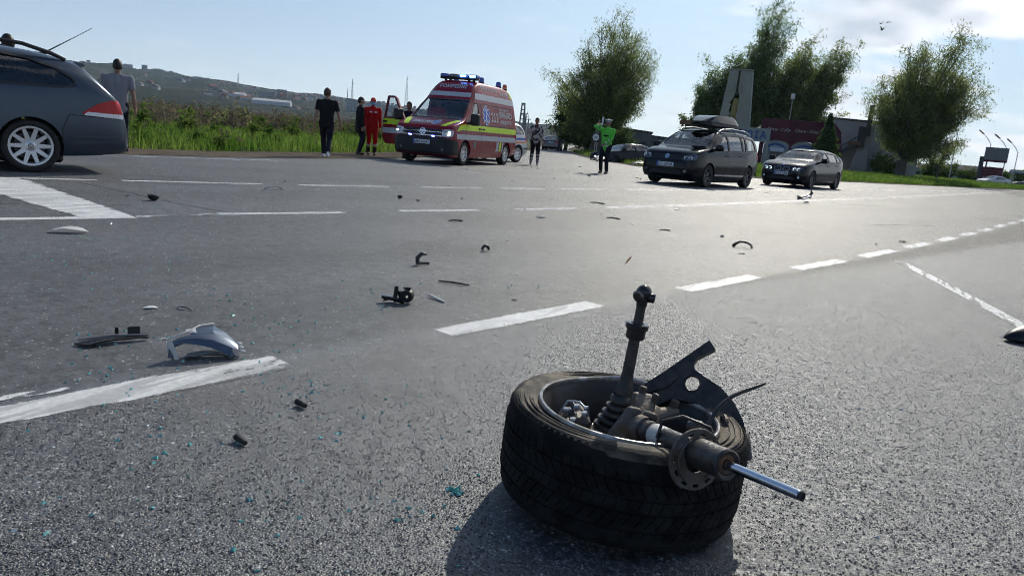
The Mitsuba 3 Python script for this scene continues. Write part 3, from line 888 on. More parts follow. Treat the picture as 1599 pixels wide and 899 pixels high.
# ---------------------------------------------------------------- the black hatchback with lit light rings
sp = dict(top=[(.79, .50), (.78, .58), (.74, .70), (.62, .79), (.2, .90), (-.28, .985), (-.42, 1.03), (-1.0, 1.33), (-1.35, 1.405), (-1.9, 1.42), (-2.6, 1.38), (-3.0, 1.31), (-3.22, 1.20), (-3.42, 1.00), (-3.50, .85), (-3.53, .5)],
          bot=[(.79, .27), (.6, .18), (0, .17), (-2.69, .18), (-3.3, .24), (-3.53, .34)], belt=[(.79, .64), (.5, .76), (0, .86), (-1.5, .93), (-3.2, .98), (-3.53, .84)],
          width=[(.79, .56), (.75, .68), (.64, .77), (.42, .85), (.05, .88), (-.6, .87), (-1.8, .875), (-2.6, .88), (-3.1, .85), (-3.4, .78), (-3.53, .70)], t=.40, n=4.5, wb=2.69, track=1.54, R=.316, rim=.215, spokes=5,
          paint='paint_black', windows=[[(-.72, .97), (-1.52, .97), (-1.50, 1.29), (-1.30, 1.28)], [(-1.62, .98), (-2.40, 1.0), (-2.36, 1.28), (-1.60, 1.30)], [(-2.48, 1.01), (-2.86, 1.04), (-2.72, 1.22), (-2.46, 1.27)]],
          windscreen=[(-.66, 1.04), (.66, 1.04), (.54, 1.33), (-.54, 1.33)], rear_window=[(-.55, 1.02), (.55, 1.02), (.46, 1.26), (-.46, 1.26)], cab=(-3.15, -.5), seats=[(-1.45, (.36, -.36)), (-2.3, (.36, -.36))], dash=(-.75, .98),
          seams=[[(-.30, .34), (-.28, .86)], [(-1.57, .30), (-1.57, .95)], [(-2.44, .95), (-2.40, .68), (-2.30, .50)], [(-.3, .28), (-2.3, .30)]], handles=[(-1.42, .84), (-2.30, .87)], mirror=(-.66, .95), wheel_mat='alloy_dark', floor=.40)
kb, bb = car('parked_car', 'black hatchback with glowing round light rings, standing behind the people carrier', 'car', heading((9.733, 27.482), .702), sp)
for s in (1, -1):
    g = smooth_poly([(s * .035, .58), (s * .05, .70), (s * .22, .715), (s * .27, .66), (s * .24, .575)], .02)
    gk = add(kb, 'kidney_grille', bb.patch('F', g.buffer(.011).difference(g), .010, .05), 'alloy')
    add(gk, 'slats', cat([bb.patch('F', g.intersection(sbox(s * y - .006, .5, s * y + .006, .8)), .006, .05) for y in (.07, .10, .13, .16, .19, .22)]), 'alloy_dark')
    add(gk, 'mesh', bb.patch('F', g, .003, .05), 'ink')
    hl = add(kb, 'headlight', bb.patch('F', Polygon([(s * .36, .60), (s * .38, .685), (s * .55, .72), (s * .70, .735), (s * .74, .69), (s * .66, .625), (s * .48, .585)]), .006, .04), 'lamp_dark', True)
    for y in (.45, .60):
        Q = bb.pts('F', [s * y], [.65])[0]
        ring = lathe([(.044, 0), (.052, .008), (.060, 0)], 24, Q + [.012, 0, 0], (1, s * .4, .12))
        add(hl, 'light_ring', ring, 'plate_white', emitter={'type': 'area', 'radiance': rgb((5.5, 6.5, 5.8))})
    Q = bb.pts('F', [s * .62], [.37])[0]
    add(kb, 'fog_light', lathe([(0, .006), (.035, .004), (.045, -.01)], 18, Q + [.004, 0, 0], (1, s * .3, 0)), 'lamp_clear', 40)
    add(kb, 'tail_light', bb.patch('L' if s > 0 else 'R', [(-3.15, .80), (-3.48, .80), (-3.44, .96), (-3.22, .98)], .006, .06), 'lamp_red', True)
em = bb.patch('F', affinity.translate(Point(0, 0).buffer(.04), 0, .775), .008, .03)
add(kb, 'emblem', em, 'lamp_blue')
add(kb, 'lower_grille', bb.patch('F', [(-.46, .27), (.46, .27), (.42, .38), (-.42, .38)], .003, .08), 'ink')
licence(kb, bb, (0, .485), 'B 21 WTF'.replace('WTF', 'VTR'))
# ---------------------------------------------------------------- the grey estate car on the left
sp = dict(top=[(.93, .50), (.915, .62), (.85, .76), (.70, .86), (.1, .98), (-.28, 1.04), (-.42, 1.08), (-1.05, 1.42), (-1.5, 1.50), (-2.0, 1.515), (-2.7, 1.49), (-3.1, 1.435), (-3.30, 1.385), (-3.40, 1.30), (-3.60, 1.10), (-3.72, .97), (-3.80, .86), (-3.82, .66), (-3.84, .60), (-3.85, .36)],
          bot=[(.93, .30), (.7, .20), (0, .18), (-2.71, .20), (-3.2, .22), (-3.6, .25), (-3.85, .29)], belt=[(.93, .66), (.6, .82), (0, .93), (-1.5, .99), (-2.9, 1.03), (-3.35, 1.06), (-3.7, .90), (-3.85, .50)],
          width=[(.93, .58), (.88, .70), (.76, .80), (.5, .875), (.1, .905), (-.6, .91), (-2.4, .91), (-3.0, .90), (-3.4, .87), (-3.66, .82), (-3.80, .75), (-3.85, .68)], t=.40, n=4.6, wb=2.71, track=1.55, R=.322, rim=.228, spokes=10, arch=1.10,
          paint='paint_grey', windows=[[(-.66, 1.03), (-1.40, 1.04), (-1.38, 1.37), (-1.22, 1.36)], [(-1.50, 1.04), (-2.24, 1.055), (-2.34, 1.39), (-1.48, 1.40)], [(-2.36, 1.06), (-3.06, 1.075), (-3.22, 1.10), (-3.18, 1.17), (-3.00, 1.28), (-2.74, 1.36), (-2.44, 1.395)]],
          windscreen=[(-.70, 1.10), (.70, 1.10), (.56, 1.41), (-.56, 1.41)], rear_window=[(-.56, 1.06), (.56, 1.06), (.48, 1.30), (-.48, 1.30)], cab=(-3.25, -.45), seats=[(-1.3, (.38, -.38)), (-2.2, (.38, -.38))], dash=(-.72, 1.03),
          seams=[[(-1.45, .32), (-1.45, 1.02)], [(-2.20, 1.02), (-2.22, .88), (-2.36, .70), (-2.40, .60)], [(-.42, .34), (-.40, .95)], [(-3.14, .735), (-3.74, .715)], [(-3.13, .735), (-3.05, .55), (-3.05, .40)]], handles=[(-1.32, .90), (-2.06, .92)], mirror=(-.58, 1.02),
          side_glass='glass_tint', glass='glass_tint', wheel_mat='alloy', tw=.235, hubcap='alloy_dark', seal='ink', handle_mat='paint_grey')
PM = heading((-6.08, 9.20), math.radians(48))
PM[:3, 3] += PM[:3, :3] @ np.array([2.71, -.775, 0])
kp, bp = car('estate_car', 'dark grey estate car with roof rails and red tail light, leftmost in the photo', 'car', PM, sp)
for pl, s in (('L', 1), ('R', -1)):
    tl = add(kp, 'tail_light', bp.patch(pl, smooth_poly([(-3.24, .745), (-3.45, .885), (-3.62, .945), (-3.735, .945), (-3.765, .73)], .02), .008, .04), 'lamp_red', True)
    add(tl, 'reverse_lens', bp.patch(pl, smooth_poly([(-3.28, .740), (-3.34, .782), (-3.755, .772), (-3.765, .715)], .008), .011, .03), 'lamp_clear', True)
    add(kp, 'roof_rail', tube([(-.95, s * .585, 1.40), (-1.15, s * .63, 1.50), (-1.5, s * .645, 1.555), (-2.1, s * .645, 1.570), (-2.7, s * .63, 1.535), (-3.0, s * .615, 1.46), (-3.16, s * .60, 1.40)], [.02, .022, .022, .022, .024, .026, .02], 10), 'black_plastic', 40)
    add(kp, 'bumper_strip', bp.patch(pl, [(-3.16, .455), (-3.83, .475), (-3.83, .50), (-3.15, .48)], .012, .06), 'paint_grey', True)
    add(kp, 'headlight', bp.patch('F', Polygon([(s * .42, .62), (s * .46, .74), (s * .74, .80), (s * .80, .74), (s * .72, .64)]), .006, .05), 'lamp_clear', True)
sl = bp.pts('T', [-3.28] * 9, np.linspace(-.52, .52, 9))
add(kp, 'spoiler', hull(np.vstack([sl + [0, 0, .018], sl + [-.10, 0, .005], sl + [-.12, 0, -.03], sl + [.02, 0, -.02]])), 'paint_grey', 30)
an = bp.pts('T', [-2.98], [.0])[0]
ak = add(kp, 'antenna', tube([an, an + [-.10, 0, .06], an + [-.42, 0, .28], an + [-.62, 0, .42]], [.012, .010, .005, .004], 6), 'black_plastic')
add(ak, 'base', hull(np.vstack([sphere(an + [d, 0, .012], .022, 1).vertices for d in (.05, -.06)])), 'black_plastic')
roundel(kp, bp, (0, .70), .07)
licence(kp, bp, (0, .50), 'IS 04 KLM')

# ---------------------------------------------------------------- small far cars
SED = dict(top=[(.80, .48), (.785, .60), (.70, .72), (.2, .88), (-.40, .96), (-1.05, 1.33), (-1.5, 1.42), (-2.2, 1.40), (-2.7, 1.28), (-3.15, 1.06), (-3.5, 1.02), (-3.68, .96), (-3.72, .66), (-3.73, .42)],
           bot=[(.80, .26), (.6, .18), (0, .17), (-2.7, .19), (-3.73, .34)], belt=[(.80, .62), (.4, .78), (-.4, .88), (-1.5, .94), (-3.1, .96), (-3.73, .80)],
           width=[(.80, .58), (.74, .72), (.5, .85), (0, .88), (-2.5, .89), (-3.2, .86), (-3.6, .78), (-3.73, .70)], t=.42, n=4.6, wb=2.7, track=1.53, R=.315, spokes=5, paint='paint_navy',
           windows=[[(-.75, .97), (-1.55, .98), (-1.52, 1.30), (-1.32, 1.29)], [(-1.64, .98), (-2.6, 1.0), (-2.45, 1.24), (-1.62, 1.31)]], windscreen=[(-.64, 1.0), (.64, 1.0), (.52, 1.30), (-.52, 1.30)], rear_window=[(-.56, 1.06), (.56, 1.06), (.48, 1.30), (-.48, 1.30)],
           cab=(-3.05, -.45), seats=[(-1.4, (.36, -.36))], mirror=(-.62, .95), wheel_mat='alloy_dark', floor=.42)
kf, bf = car('parked_car', 'dark saloon seen from behind, far down the side road by the trees', 'car', heading((3.0, 76.5), math.radians(-172)), SED)
for s in (1, -1):
    add(kf, 'tail_light', bf.patch('B', [(s * .48, .74), (s * .76, .74), (s * .76, .88), (s * .48, .88)], .008, .06), 'lamp_red', True)
licence(kf, bf, (0, .80), 'IS 11 ABC', 'B')

WR = dict(SED, paint='paint_black', seats=[], mirror=(-.62, .95))
WRM = pose(4.95, 45.0, -.30, 212, 1, 4)
kw, bw = car('crashed_car', 'crumpled dark blue car lying in the grass behind the officer', 'car', WRM, WR)
for key in [k for k in scene if k.startswith(kw + '__') and k.split('__')[1].split('_0')[0] in ('body',)]:
    v, f, nrm, uv, c = meshkit.WRITTEN[scene[key]['filename']]
    v = v.copy().astype(float)
    w = np.clip((v[:, 0] - .1) / .5, 0, 1) + np.clip((-3.0 - v[:, 0]) / .5, 0, 1)
    nz = np.stack([meshkit.fbm(v * 3.2 + o, 3, 5) - .5 for o in (0, 11, 23)], 1)
    v += nz * w[:, None] * [.42, .30, .34] - np.array([.25, 0, -.02]) * np.clip((v[:, 0] - .1) / .8, 0, 1)[:, None]
    scene[key] = {**mikit.ply((v, f), 'paint_black', 30), 'to_world': T(WRM.tolist())}
add(kw, 'crushed_panel', moved(trimesh.Trimesh(*trimesh.remesh.subdivide_to_size(*(lambda b: (b.vertices, b.faces))(box(.5, .5, .02)), .12)), pose(-3.5, .75, .78, 20, 55, 20)), 'paint_silver', 30)
add(kw, 'bent_trim', tube([(-3.0, .7, 1.18), (-3.35, .80, 1.10), (-3.62, .85, .86), (-3.7, .8, .66)], .03, 8), 'alloy', 40)

PO = dict(top=[(.80, .50), (.785, .62), (.72, .74), (.55, .84), (.05, .98), (-.25, 1.06), (-.95, 1.42), (-1.35, 1.50), (-2.2, 1.52), (-2.9, 1.47), (-3.12, 1.38), (-3.32, 1.08), (-3.40, .92), (-3.42, .66), (-3.45, .58), (-3.46, .36)],
          bot=[(.80, .28), (.6, .20), (0, .18), (-2.6, .20), (-3.2, .26), (-3.46, .34)], belt=[(.80, .66), (.4, .84), (-.4, .92), (-1.5, .97), (-3.0, 1.02), (-3.46, .6)],
          width=[(.80, .58), (.74, .72), (.5, .84), (0, .87), (-2.6, .87), (-3.1, .83), (-3.35, .77), (-3.46, .68)], t=.36, n=4.8, wb=2.63, track=1.50, R=.315, spokes=7, paint='paint_silver', arch=1.14,
          windows=[[(-.62, 1.02), (-1.42, 1.03), (-1.40, 1.38), (-1.14, 1.36)], [(-1.50, 1.03), (-2.30, 1.05), (-2.28, 1.40), (-1.48, 1.41)], [(-2.38, 1.06), (-3.02, 1.09), (-2.86, 1.34), (-2.36, 1.40)]],
          windscreen=[(-.66, 1.08), (.66, 1.08), (.54, 1.40), (-.54, 1.40)], rear_window=[(-.55, 1.06), (.55, 1.06), (.48, 1.33), (-.48, 1.33)], cab=(-3.0, -.35), seats=[(-1.3, (.36, -.36)), (-2.1, (.36, -.36))], mirror=(-.5, 1.0), wheel_mat='alloy', side_glass='glass_tint', glass='glass_tint',
          seams=[[(-1.46, .32), (-1.46, 1.0)]], handles=[(-1.34, .88)])
ph = .60
POM = heading((-.30, 28.9), ph)
POM[:3, 3] += POM[:3, :3] @ np.array([2.63, -.75, 0])
ko, bo = car('police_car', 'silver police estate with blue and orange side stripes, half hidden behind the red ambulance', 'car', POM, PO)
for pl in 'LR':
    add(ko, 'blue_stripe', bo.patch(pl, [(.2, .78), (-3.30, .86), (-3.32, .93), (.2, .86)], .005, .1), 'blue_film', True)
    add(ko, 'orange_stripe', bo.patch(pl, [(-.35, .66), (-2.10, .70), (-3.30, .75), (-3.30, .80), (-.35, .72)], .005, .1), 'orange_film', True)
    add(ko, 'tail_light', bo.patch(pl, smooth_poly([(-3.10, .84), (-3.37, .82), (-3.32, 1.05), (-3.18, 1.16)], .02), .010, .05), 'lamp_red', True)
    add(ko, 'bumper_strip', bo.patch(pl, [(-3.0, .50), (-3.44, .50), (-3.44, .56), (-3.0, .56)], .010, .06), 'black_plastic', True)
# ================================================================ the red ambulance
VT = [(.90, .55), (.885, .78), (.86, .98), (.80, 1.06), (.55, 1.16), (.22, 1.25), (.10, 1.29), (-.58, 1.86), (-.66, 1.91), (-.74, 2.0), (-1.16, 2.40), (-1.30, 2.455), (-1.6, 2.49), (-3.2, 2.50), (-4.0, 2.46), (-4.20, 2.36), (-4.30, 2.0), (-4.37, 1.2), (-4.39, .8), (-4.40, .40)]
VB = [(.90, .30), (.75, .23), (0, .22), (-3.4, .24), (-4.1, .32), (-4.40, .38)]
VL = [(.90, .66), (.7, 1.00), (.0, 1.14), (-4.40, 1.16)]
VW = [(.90, .72), (.86, .84), (.76, .91), (.5, .945), (.0, .955), (-4.0, .955), (-4.3, .93), (-4.40, .89)]
bv = Body(VT, VB, VL, VW, .17, 6.5, .06)
VM = heading((-2.583, 22.026), .332)
kv = thing('ambulance', 'red ambulance with lime and silver stripes, blue lights on and its front door open', 'ambulance', VM)
WS = [(-.79, 1.30), (.79, 1.30), (.70, 1.86), (-.70, 1.86)]
FW = smooth_poly([(-.30, 1.22), (-1.02, 1.22), (-1.02, 1.80), (-.76, 1.80)], .03)
FD = smooth_poly([(.02, .42), (.06, .78), (-.08, 1.18), (-.66, 1.78), (-.80, 1.86), (-1.08, 1.86), (-1.10, .62), (-.95, .42)], .05)
QW = smooth_poly([(.02, 1.17), (-.24, 1.17), (-.24, 1.36)], .015)
W = [(0, .82, .34), (0, -.82, .34), (-3.40, .82, .34), (-3.40, -.82, .34)]
shell = hollow(bv, -2.0, .05, .62, W, .40, [('F', smooth_poly(WS, .05)), ('L', FW), ('R', FD), ('L', QW)], .06)
add(kv, 'body', shell, 'paint_red', 26)
add(kv, 'windscreen', bv.patch('F', smooth_poly(WS, .05).buffer(.004), -.012, .08), 'glass', True)
add(kv, 'windscreen_seal', bv.patch('F', smooth_poly(WS, .05).buffer(.025).difference(smooth_poly(WS, .05).buffer(-.012)), .002, .06), 'ink', True)
add(kv, 'side_window', bv.patch('L', FW.buffer(.004), -.012, .08), 'glass', True)
add(kv, 'quarter_window', bv.patch('L', QW.buffer(.004), -.012, .08), 'glass', True)
add(kv, 'window_seal', bv.patch('L', FW.buffer(.025).difference(FW.buffer(-.004)), .0025, .08), 'ink', True)
for i, c in enumerate(W): wheel_parts(kv, c, .34, .215, .215, 9, 'steel_w', 1 if c[1] > 0 else -1, hubcap='grey_plastic')
# lower front: black bumper and grille
add(kv, 'front_bumper', bv.patch('F', Polygon([(-.86, .28), (.86, .28), (.90, .50), (.88, .70), (.62, .76), (-.62, .76), (-.88, .70), (-.90, .50)]), .008, .06), 'black_plastic', True)
for pl in 'LR': add(kv, 'bumper_corner', bv.patch(pl, [(.44, .28), (.895, .30), (.895, .70), (.60, .70), (.47, .55)], .008, .05), 'black_plastic', True)
add(kv, 'grille', bv.patch('F', [(-.56, .775), (.56, .775), (.60, .965), (-.60, .965)], .005, .06), 'ink', True)
for z in (.80, .86, .92): add(kv, 'grille_bar', bv.patch('F', [(-.57, z), (.57, z), (.57, z + .014), (-.57, z + .014)], .014, .08), 'alloy_dark')
add(kv, 'grille_trim', bv.patch('F', [(-.60, .768), (.60, .768), (.60, .784), (-.60, .784)], .016, .08), 'chrome')
add(kv, 'grille_trim', bv.patch('F', [(-.60, .875), (.60, .875), (.60, .887), (-.60, .887)], .016, .08), 'chrome')
roundel(kv, bv, (0, .88), .095)
add(kv, 'air_intake', bv.patch('F', [(-.60, .36), (.60, .36), (.56, .46), (-.56, .46)], .010, .06), 'ink')
licence(kv, bv, (0, .60), 'MAI 46657')
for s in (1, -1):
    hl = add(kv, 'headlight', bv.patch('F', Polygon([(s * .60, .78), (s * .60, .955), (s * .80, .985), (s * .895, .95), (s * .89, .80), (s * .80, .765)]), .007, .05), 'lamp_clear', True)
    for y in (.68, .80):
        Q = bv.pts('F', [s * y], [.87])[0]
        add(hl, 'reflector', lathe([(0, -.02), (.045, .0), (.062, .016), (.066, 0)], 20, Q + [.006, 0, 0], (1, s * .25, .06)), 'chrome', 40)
    add(hl, 'bulb', sphere(bv.pts('F', [s * .80], [.87])[0] + [.012, 0, 0], .022, 1), 'plate_white', emitter={'type': 'area', 'radiance': rgb((3.2, 2.7, 2.0))})  # glow stands in for light reflected by the unlit headlight
    Q = bv.pts('F', [s * .36], [.775])[0]
    gl = add(kv, 'grille_light', rbox(.035, .12, .05, Q + [.03, 0, 0], .01), 'lamp_blue')
    add(gl, 'lens', rbox(.012, .09, .035, Q + [.052, 0, 0], .004), 'lamp_blue', emitter={'type': 'area', 'radiance': rgb((.8, 1.0, 9.0))})
    Q = bv.pts('F', [s * .66], [.41])[0]
    add(kv, 'fog_light', lathe([(0, .006), (.04, .004), (.05, -.01)], 18, Q + [.006, 0, 0], (1, s * .3, 0)), 'lamp_dark', 40)
    # bonnet stripes in lime film
    add(kv, 'bonnet_stripe', bv.patch('T', [(.79, s * .50), (.79, s * .66), (.20, s * .86), (.16, s * .70)], .004, .07), 'yellow_film', True)
# side stripes
for pl in 'LR':
    s = 1 if pl == 'L' else -1
    x0 = .60 if pl == 'L' else -1.14
    clip = Polygon([(x0, 0), (-5, 0), (-5, 3), (x0, 3)])
    lime = Polygon([(.62, .95), (.30, 1.00), (-4.36, 1.00), (-4.36, 1.17), (.12, 1.17), (.40, 1.12)])
    add(kv, 'lime_stripe', bv.patch(pl, lime.intersection(clip), .004, .10), 'yellow_film', True)
    add(kv, 'silver_stripe', bv.patch(pl, Polygon([(.62, .74), (-4.37, .74), (-4.37, .90), (.62, .88)]).intersection(clip), .004, .10), 'silver_film', True)
    add(kv, 'silver_stripe', bv.patch(pl, [(-.86, 1.93), (-4.24, 1.93), (-4.22, 2.11), (-.98, 2.11)], .004, .08), 'silver_film', True)
    add(kv, 'lime_mark', bv.patch(pl, [(-3.92, 2.14), (-4.06, 2.14), (-4.06, 2.40), (-3.92, 2.40)], .005, .06), 'yellow_film', True)
    add(kv, 'side_rubbing_strip', bv.patch(pl, [(-.5, .40), (-2.92, .40), (-2.92, .44), (-.5, .44)], .010, .10), 'paint_red')
    # rear quarter slanted marks
    for i, (m, dx) in enumerate((('silver_film', 0), ('yellow_film', -.27), ('silver_film', -.50))):
        w = (.20, .15, .10)[i]
        add(kv, 'slanted_mark', bv.patch(pl, [(-2.40 + dx, .40), (-2.40 + dx - w, .40), (-2.46 + dx - w, .72), (-2.46 + dx, .72)], .005, .08), m, True)
    pan = smooth_poly([(-1.24, 1.20), (-4.05, 1.20), (-3.98, 1.82), (-1.24, 1.82)], .05)
    add(kv, 'panel_recess', bv.patch(pl, pan.boundary.buffer(.010), .003, .08), 'ink', True)
    st, sf = star_of_life(.27)
    so = affinity.translate(st, -1.62, 1.50)
    add(kv, 'medical_star', bv.patch(pl, so.buffer(.02), .005, .04), 'white_film', True)
    add(kv, 'medical_star', bv.patch(pl, so, .007, .04), 'blue_film', True)
    add(kv, 'medical_staff', bv.patch(pl, affinity.translate(sf, -1.62, 1.50), .009, .03), 'white_film', True)
    for tx, h, x, z, wd in (('112', .27, -2.00, 1.34, .62), ('SMURD', .17, -2.72, 1.50, 1.15), ('URGENTE', .11, -2.76, 1.30, 1.0), ('APEL UNIC DE', .055, -2.72, 1.71, .85)):
        m = meshkit.text_mesh(tx, h, .002, bold=True)
        m.apply_translation([-m.bounds[0][0], 0, 0])
        k = wd / m.bounds[1][0]
        xx = x if pl == 'L' else x - wd
        add(kv, 'lettering', bv.wrap(pl, m, (xx, z), (k, 1), .006), 'silver_film')
    for tx, h, x, z, wd in (('PRIM AJUTOR', .10, -1.45, 2.25, 1.35), ('SMURD', .10, -2.95, 2.18, .8)):
        m = meshkit.text_mesh(tx, h, .002, bold=False)
        m.apply_translation([-m.bounds[0][0], 0, 0])
        k = wd / m.bounds[1][0]
        add(kv, 'lettering', bv.wrap(pl, m, (x if pl == 'L' else x - wd, z), (k, 1), .006), 'silver_film')
    # crest on the door (small grey fire-service badge)
    cr = affinity.translate(star_of_life(.11)[0].union(Point(0, 0).buffer(.07)), -.66, .60)
    if pl == 'L': add(kv, 'crest', bv.patch(pl, cr, .006, .03), 'grey_plastic', True)
    for P in ([(-1.16, .42), (-1.16, 1.86)], [(-1.16, 1.19), (-4.1, 1.19)], [(-2.55, .46), (-2.55, 1.86)]) + (([(.02, .42), (.06, .78), (-.08, 1.18), (-.66, 1.78)],) if pl == 'L' else ()):
        add(kv, 'door_seam', bv.patch(pl, LineString(P).buffer(.006), .006, .08), 'ink', True)
    Q = bv.pts(pl, [-1.02], [1.08])[0]
    if pl == 'L': add(kv, 'door_handle', rbox(.16, .035, .05, Q + [0, s * .018, 0], .01), 'black_plastic')
    Q = bv.pts(pl, [-1.30], [1.08])[0]
    add(kv, 'door_handle', rbox(.16, .035, .05, Q + [0, s * .018, 0], .01), 'black_plastic')
    add(kv, 'tail_light', bv.patch(pl, [(-4.22, .80), (-4.38, .80), (-4.35, 1.30), (-4.22, 1.30)], .006, .06), 'lamp_red', True)
# roof front: silver band and lettering
add(kv, 'silver_stripe', bv.patch('F', [(-.675, 1.965), (.675, 1.965), (.645, 2.10), (-.645, 2.10)], .004, .07), 'silver_film', True)
m = meshkit.text_mesh('POMPIERII', .105, .002, bold=True)
m.apply_translation([-(m.bounds[0][0] + m.bounds[1][0]) / 2, 0, 0])
add(kv, 'lettering', bv.wrap('F', m, (0, 2.225), (1.12, .95), .005), 'silver_film')
m = meshkit.text_mesh('SMURD', .12, .002, bold=True)
m.apply_translation([-(m.bounds[0][0] + m.bounds[1][0]) / 2, 0, 0])
add(kv, 'lettering', bv.wrap('F', m, (-.16, 1.135), (1.0, .50), .004), 'white_film')
st, sf = star_of_life(.105)
st, sf = [affinity.translate(affinity.scale(g, 1, .62, origin=(0, 0)), .24, 1.165) for g in (st, sf)]
add(kv, 'medical_star', bv.patch('F', st.buffer(.008), .004, .02), 'white_film', True)
add(kv, 'medical_star', bv.patch('F', st, .006, .02), 'blue_film', True)
add(kv, 'medical_staff', bv.patch('F', sf, .008, .02), 'white_film', True)
# roof lights
zr = 2.46
lb = add(kv, 'light_bar', rbox(.30, 1.22, .055, (-1.42, 0, zr + .075), .02), 'black_plastic')
for y in (-.47, -.31): add(lb, 'foot', rbox(.10, .05, .06, (-1.42, y, zr + .03), .01), 'black_plastic'); add(lb, 'foot', rbox(.10, .05, .06, (-1.42, -y, zr + .03), .01), 'black_plastic')
for y, w, on in ((-.47, .28, 0), (-.16, .30, 2), (.16, .30, 1), (.47, .28, 1)):
    mt = 'lamp_blue' if on < 2 else 'lamp_dark'
    add(lb, 'lens', rbox(.29, w, .105, (-1.42, y, zr + .145), .03), mt, 30)
    if on == 1: add(lb, 'flash', rbox(.02, w * .66, .06, (-1.268, y, zr + .145), .008), 'lamp_blue', emitter={'type': 'area', 'radiance': rgb((.6, 2.6, 9.0))})
for x, y, m_, r in ((-2.3, .34, 'lamp_blue', .085), (-3.6, .42, 'lamp_blue', .085), (-2.3, -.52, 'lamp_blue', .085), (-3.6, -.52, 'lamp_blue', .095), (-3.98, .5, 'lamp_orange', .075)):
    z = float(bv.pts('T', [x], [y])[0, 2])
    bk = add(kv, 'beacon', lathe([(r, 0), (r, .10), (r * .8, .15), (0, .165)], 18, (x, y, z + .02)), m_, 40)
    add(bk, 'base', lathe([(0, 0), (r * 1.15, 0), (r * 1.15, .045), (0, .045)], 18, (x, y, z - .015)), 'black_plastic')
add(kv, 'roof_vent', rbox(.5, .5, .06, (-3.0, 0, zr + .03), .02), 'black_plastic')


def van_mirror(parent, P):
    """P maps local (forward, out, up) offsets of the mirror to points."""
    sh = hull(np.vstack([sphere((dx, dy, dz), .05, 1).vertices for dx in (-.02, .05) for dy in (.10, .26) for dz in (.02, .25)]))
    mk = add(parent, 'mirror', moved(cat(sh, cone((0, -.03, .02), (0, .12, .08), .035, .03, 8)), P), 'black_plastic', 40)
    add(mk, 'mirror_glass', moved(box(.006, .22, .27, (-.075, .18, .135)), P), 'lamp_dark')


van_mirror(kv, basis((-.20, .94, 1.18), (1, 0, 0), (0, 1, 0)))
# the open front door: hinged at its leading edge, swung out by about 68 degrees
hx, hy = .03, -.955
sw = math.radians(68)
DM = np.eye(4)
DM[:3, :3] = [[math.cos(sw), -math.sin(sw), 0], [math.sin(sw), math.cos(sw), 0], [0, 0, 1]]
DM = np.array([[1, 0, 0, hx], [0, 1, 0, hy - .015], [0, 0, 1, 0], [0, 0, 0, 1.0]]) @ DM @ np.array([[1, 0, 0, -hx], [0, 1, 0, -hy], [0, 0, 1, 0], [0, 0, 0, 1.0]])


def door_part(poly, off, thick, name, mat, smooth=True):
    a = bv.patch('R', poly, off, .06)
    if thick:
        e = a.copy(); e.vertices[:, 1] += thick; e.invert()
        # rim between the two skins
        ed = a.edges[trimesh.grouping.group_rows(a.edges_sorted, require_count=1)]
        n = len(a.vertices)
        F = np.vstack([a.faces, e.faces + n, np.column_stack([ed[:, 1], ed[:, 0], ed[:, 0] + n]), np.column_stack([ed[:, 1], ed[:, 0] + n, ed[:, 1] + n])])
        a = trimesh.Trimesh(np.vstack([a.vertices, e.vertices]), F, process=False)
        smooth = 30
    return add(kv if name == 'open_door' else dk, None if name is None else name, moved(a, DM), mat, smooth)


DW = smooth_poly([(-.20, 1.22), (-1.02, 1.22), (-1.02, 1.79), (-.76, 1.79)], .03)
FDi = FD.buffer(-.006)
a = bv
dk = door_part(FDi.difference(DW), 0, .055, 'open_door', 'paint_red')
door_part(DW.buffer(.004), -.02, 0, 'window', 'glass')
door_part(DW.buffer(.02).difference(DW), .003, 0, 'window_seal', 'ink')
door_part(Polygon([(.2, 1.00), (-1.2, 1.00), (-1.2, 1.17), (.2, 1.17)]).intersection(FDi), .004, 0, 'lime_stripe', 'yellow_film')
door_part(Polygon([(.2, .74), (-1.2, .74), (-1.2, .90), (.2, .90)]).intersection(FDi), .004, 0, 'silver_stripe', 'silver_film')
add(dk, 'handle', moved(rbox(.16, .04, .06, (-.98, float(bv.pts('R', [-.98], [1.08])[0, 1]) - .02, 1.08), .012), DM), 'black_plastic')
van_mirror(dk, DM @ basis((-.18, -.94, 1.18), (1, 0, 0), (0, -1, 0)) @ np.diag([1, 1, -1, 1.0]) @ np.array([[1, 0, 0, 0], [0, 1, 0, 0], [0, 0, 1, 0], [0, 0, 0, 1.0]]))
# cab
for y in (.46, -.46):
    add(kv, 'seat', cat(rbox(.5, .52, .2, (-.95, y, .95), .05), moved(rbox(.16, .50, .66, (0, 0, .33), .05), pose(-1.22, y, 1.0, 0, -12)), moved(rbox(.10, .26, .18, (0, 0, 0), .04), pose(-1.38, y, 1.76, 0, -12))), 'seat_cloth')
add(kv, 'dashboard', rbox(.42, 1.70, .30, (-.12, 0, 1.10), .07), 'black_plastic')
add(kv, 'papers', rbox(.20, .30, .012, (-.02, -.45, 1.262), .003), 'white_film')
add(kv, 'steering_wheel', lathe([(.18, -.014), (.198, 0), (.18, .014), (.168, 0)], 28, (-.42, .46, 1.22), (-.6, 0, .8), True), 'black_plastic')
add(kv, 'bulkhead', rbox(.05, 1.60, 1.15, (-1.72, 0, 1.25), .01), 'black_plastic')
add(kv, 'underbody', rbox(4.6, 1.25, .16, (-1.75, 0, .28), .03), 'black_plastic')
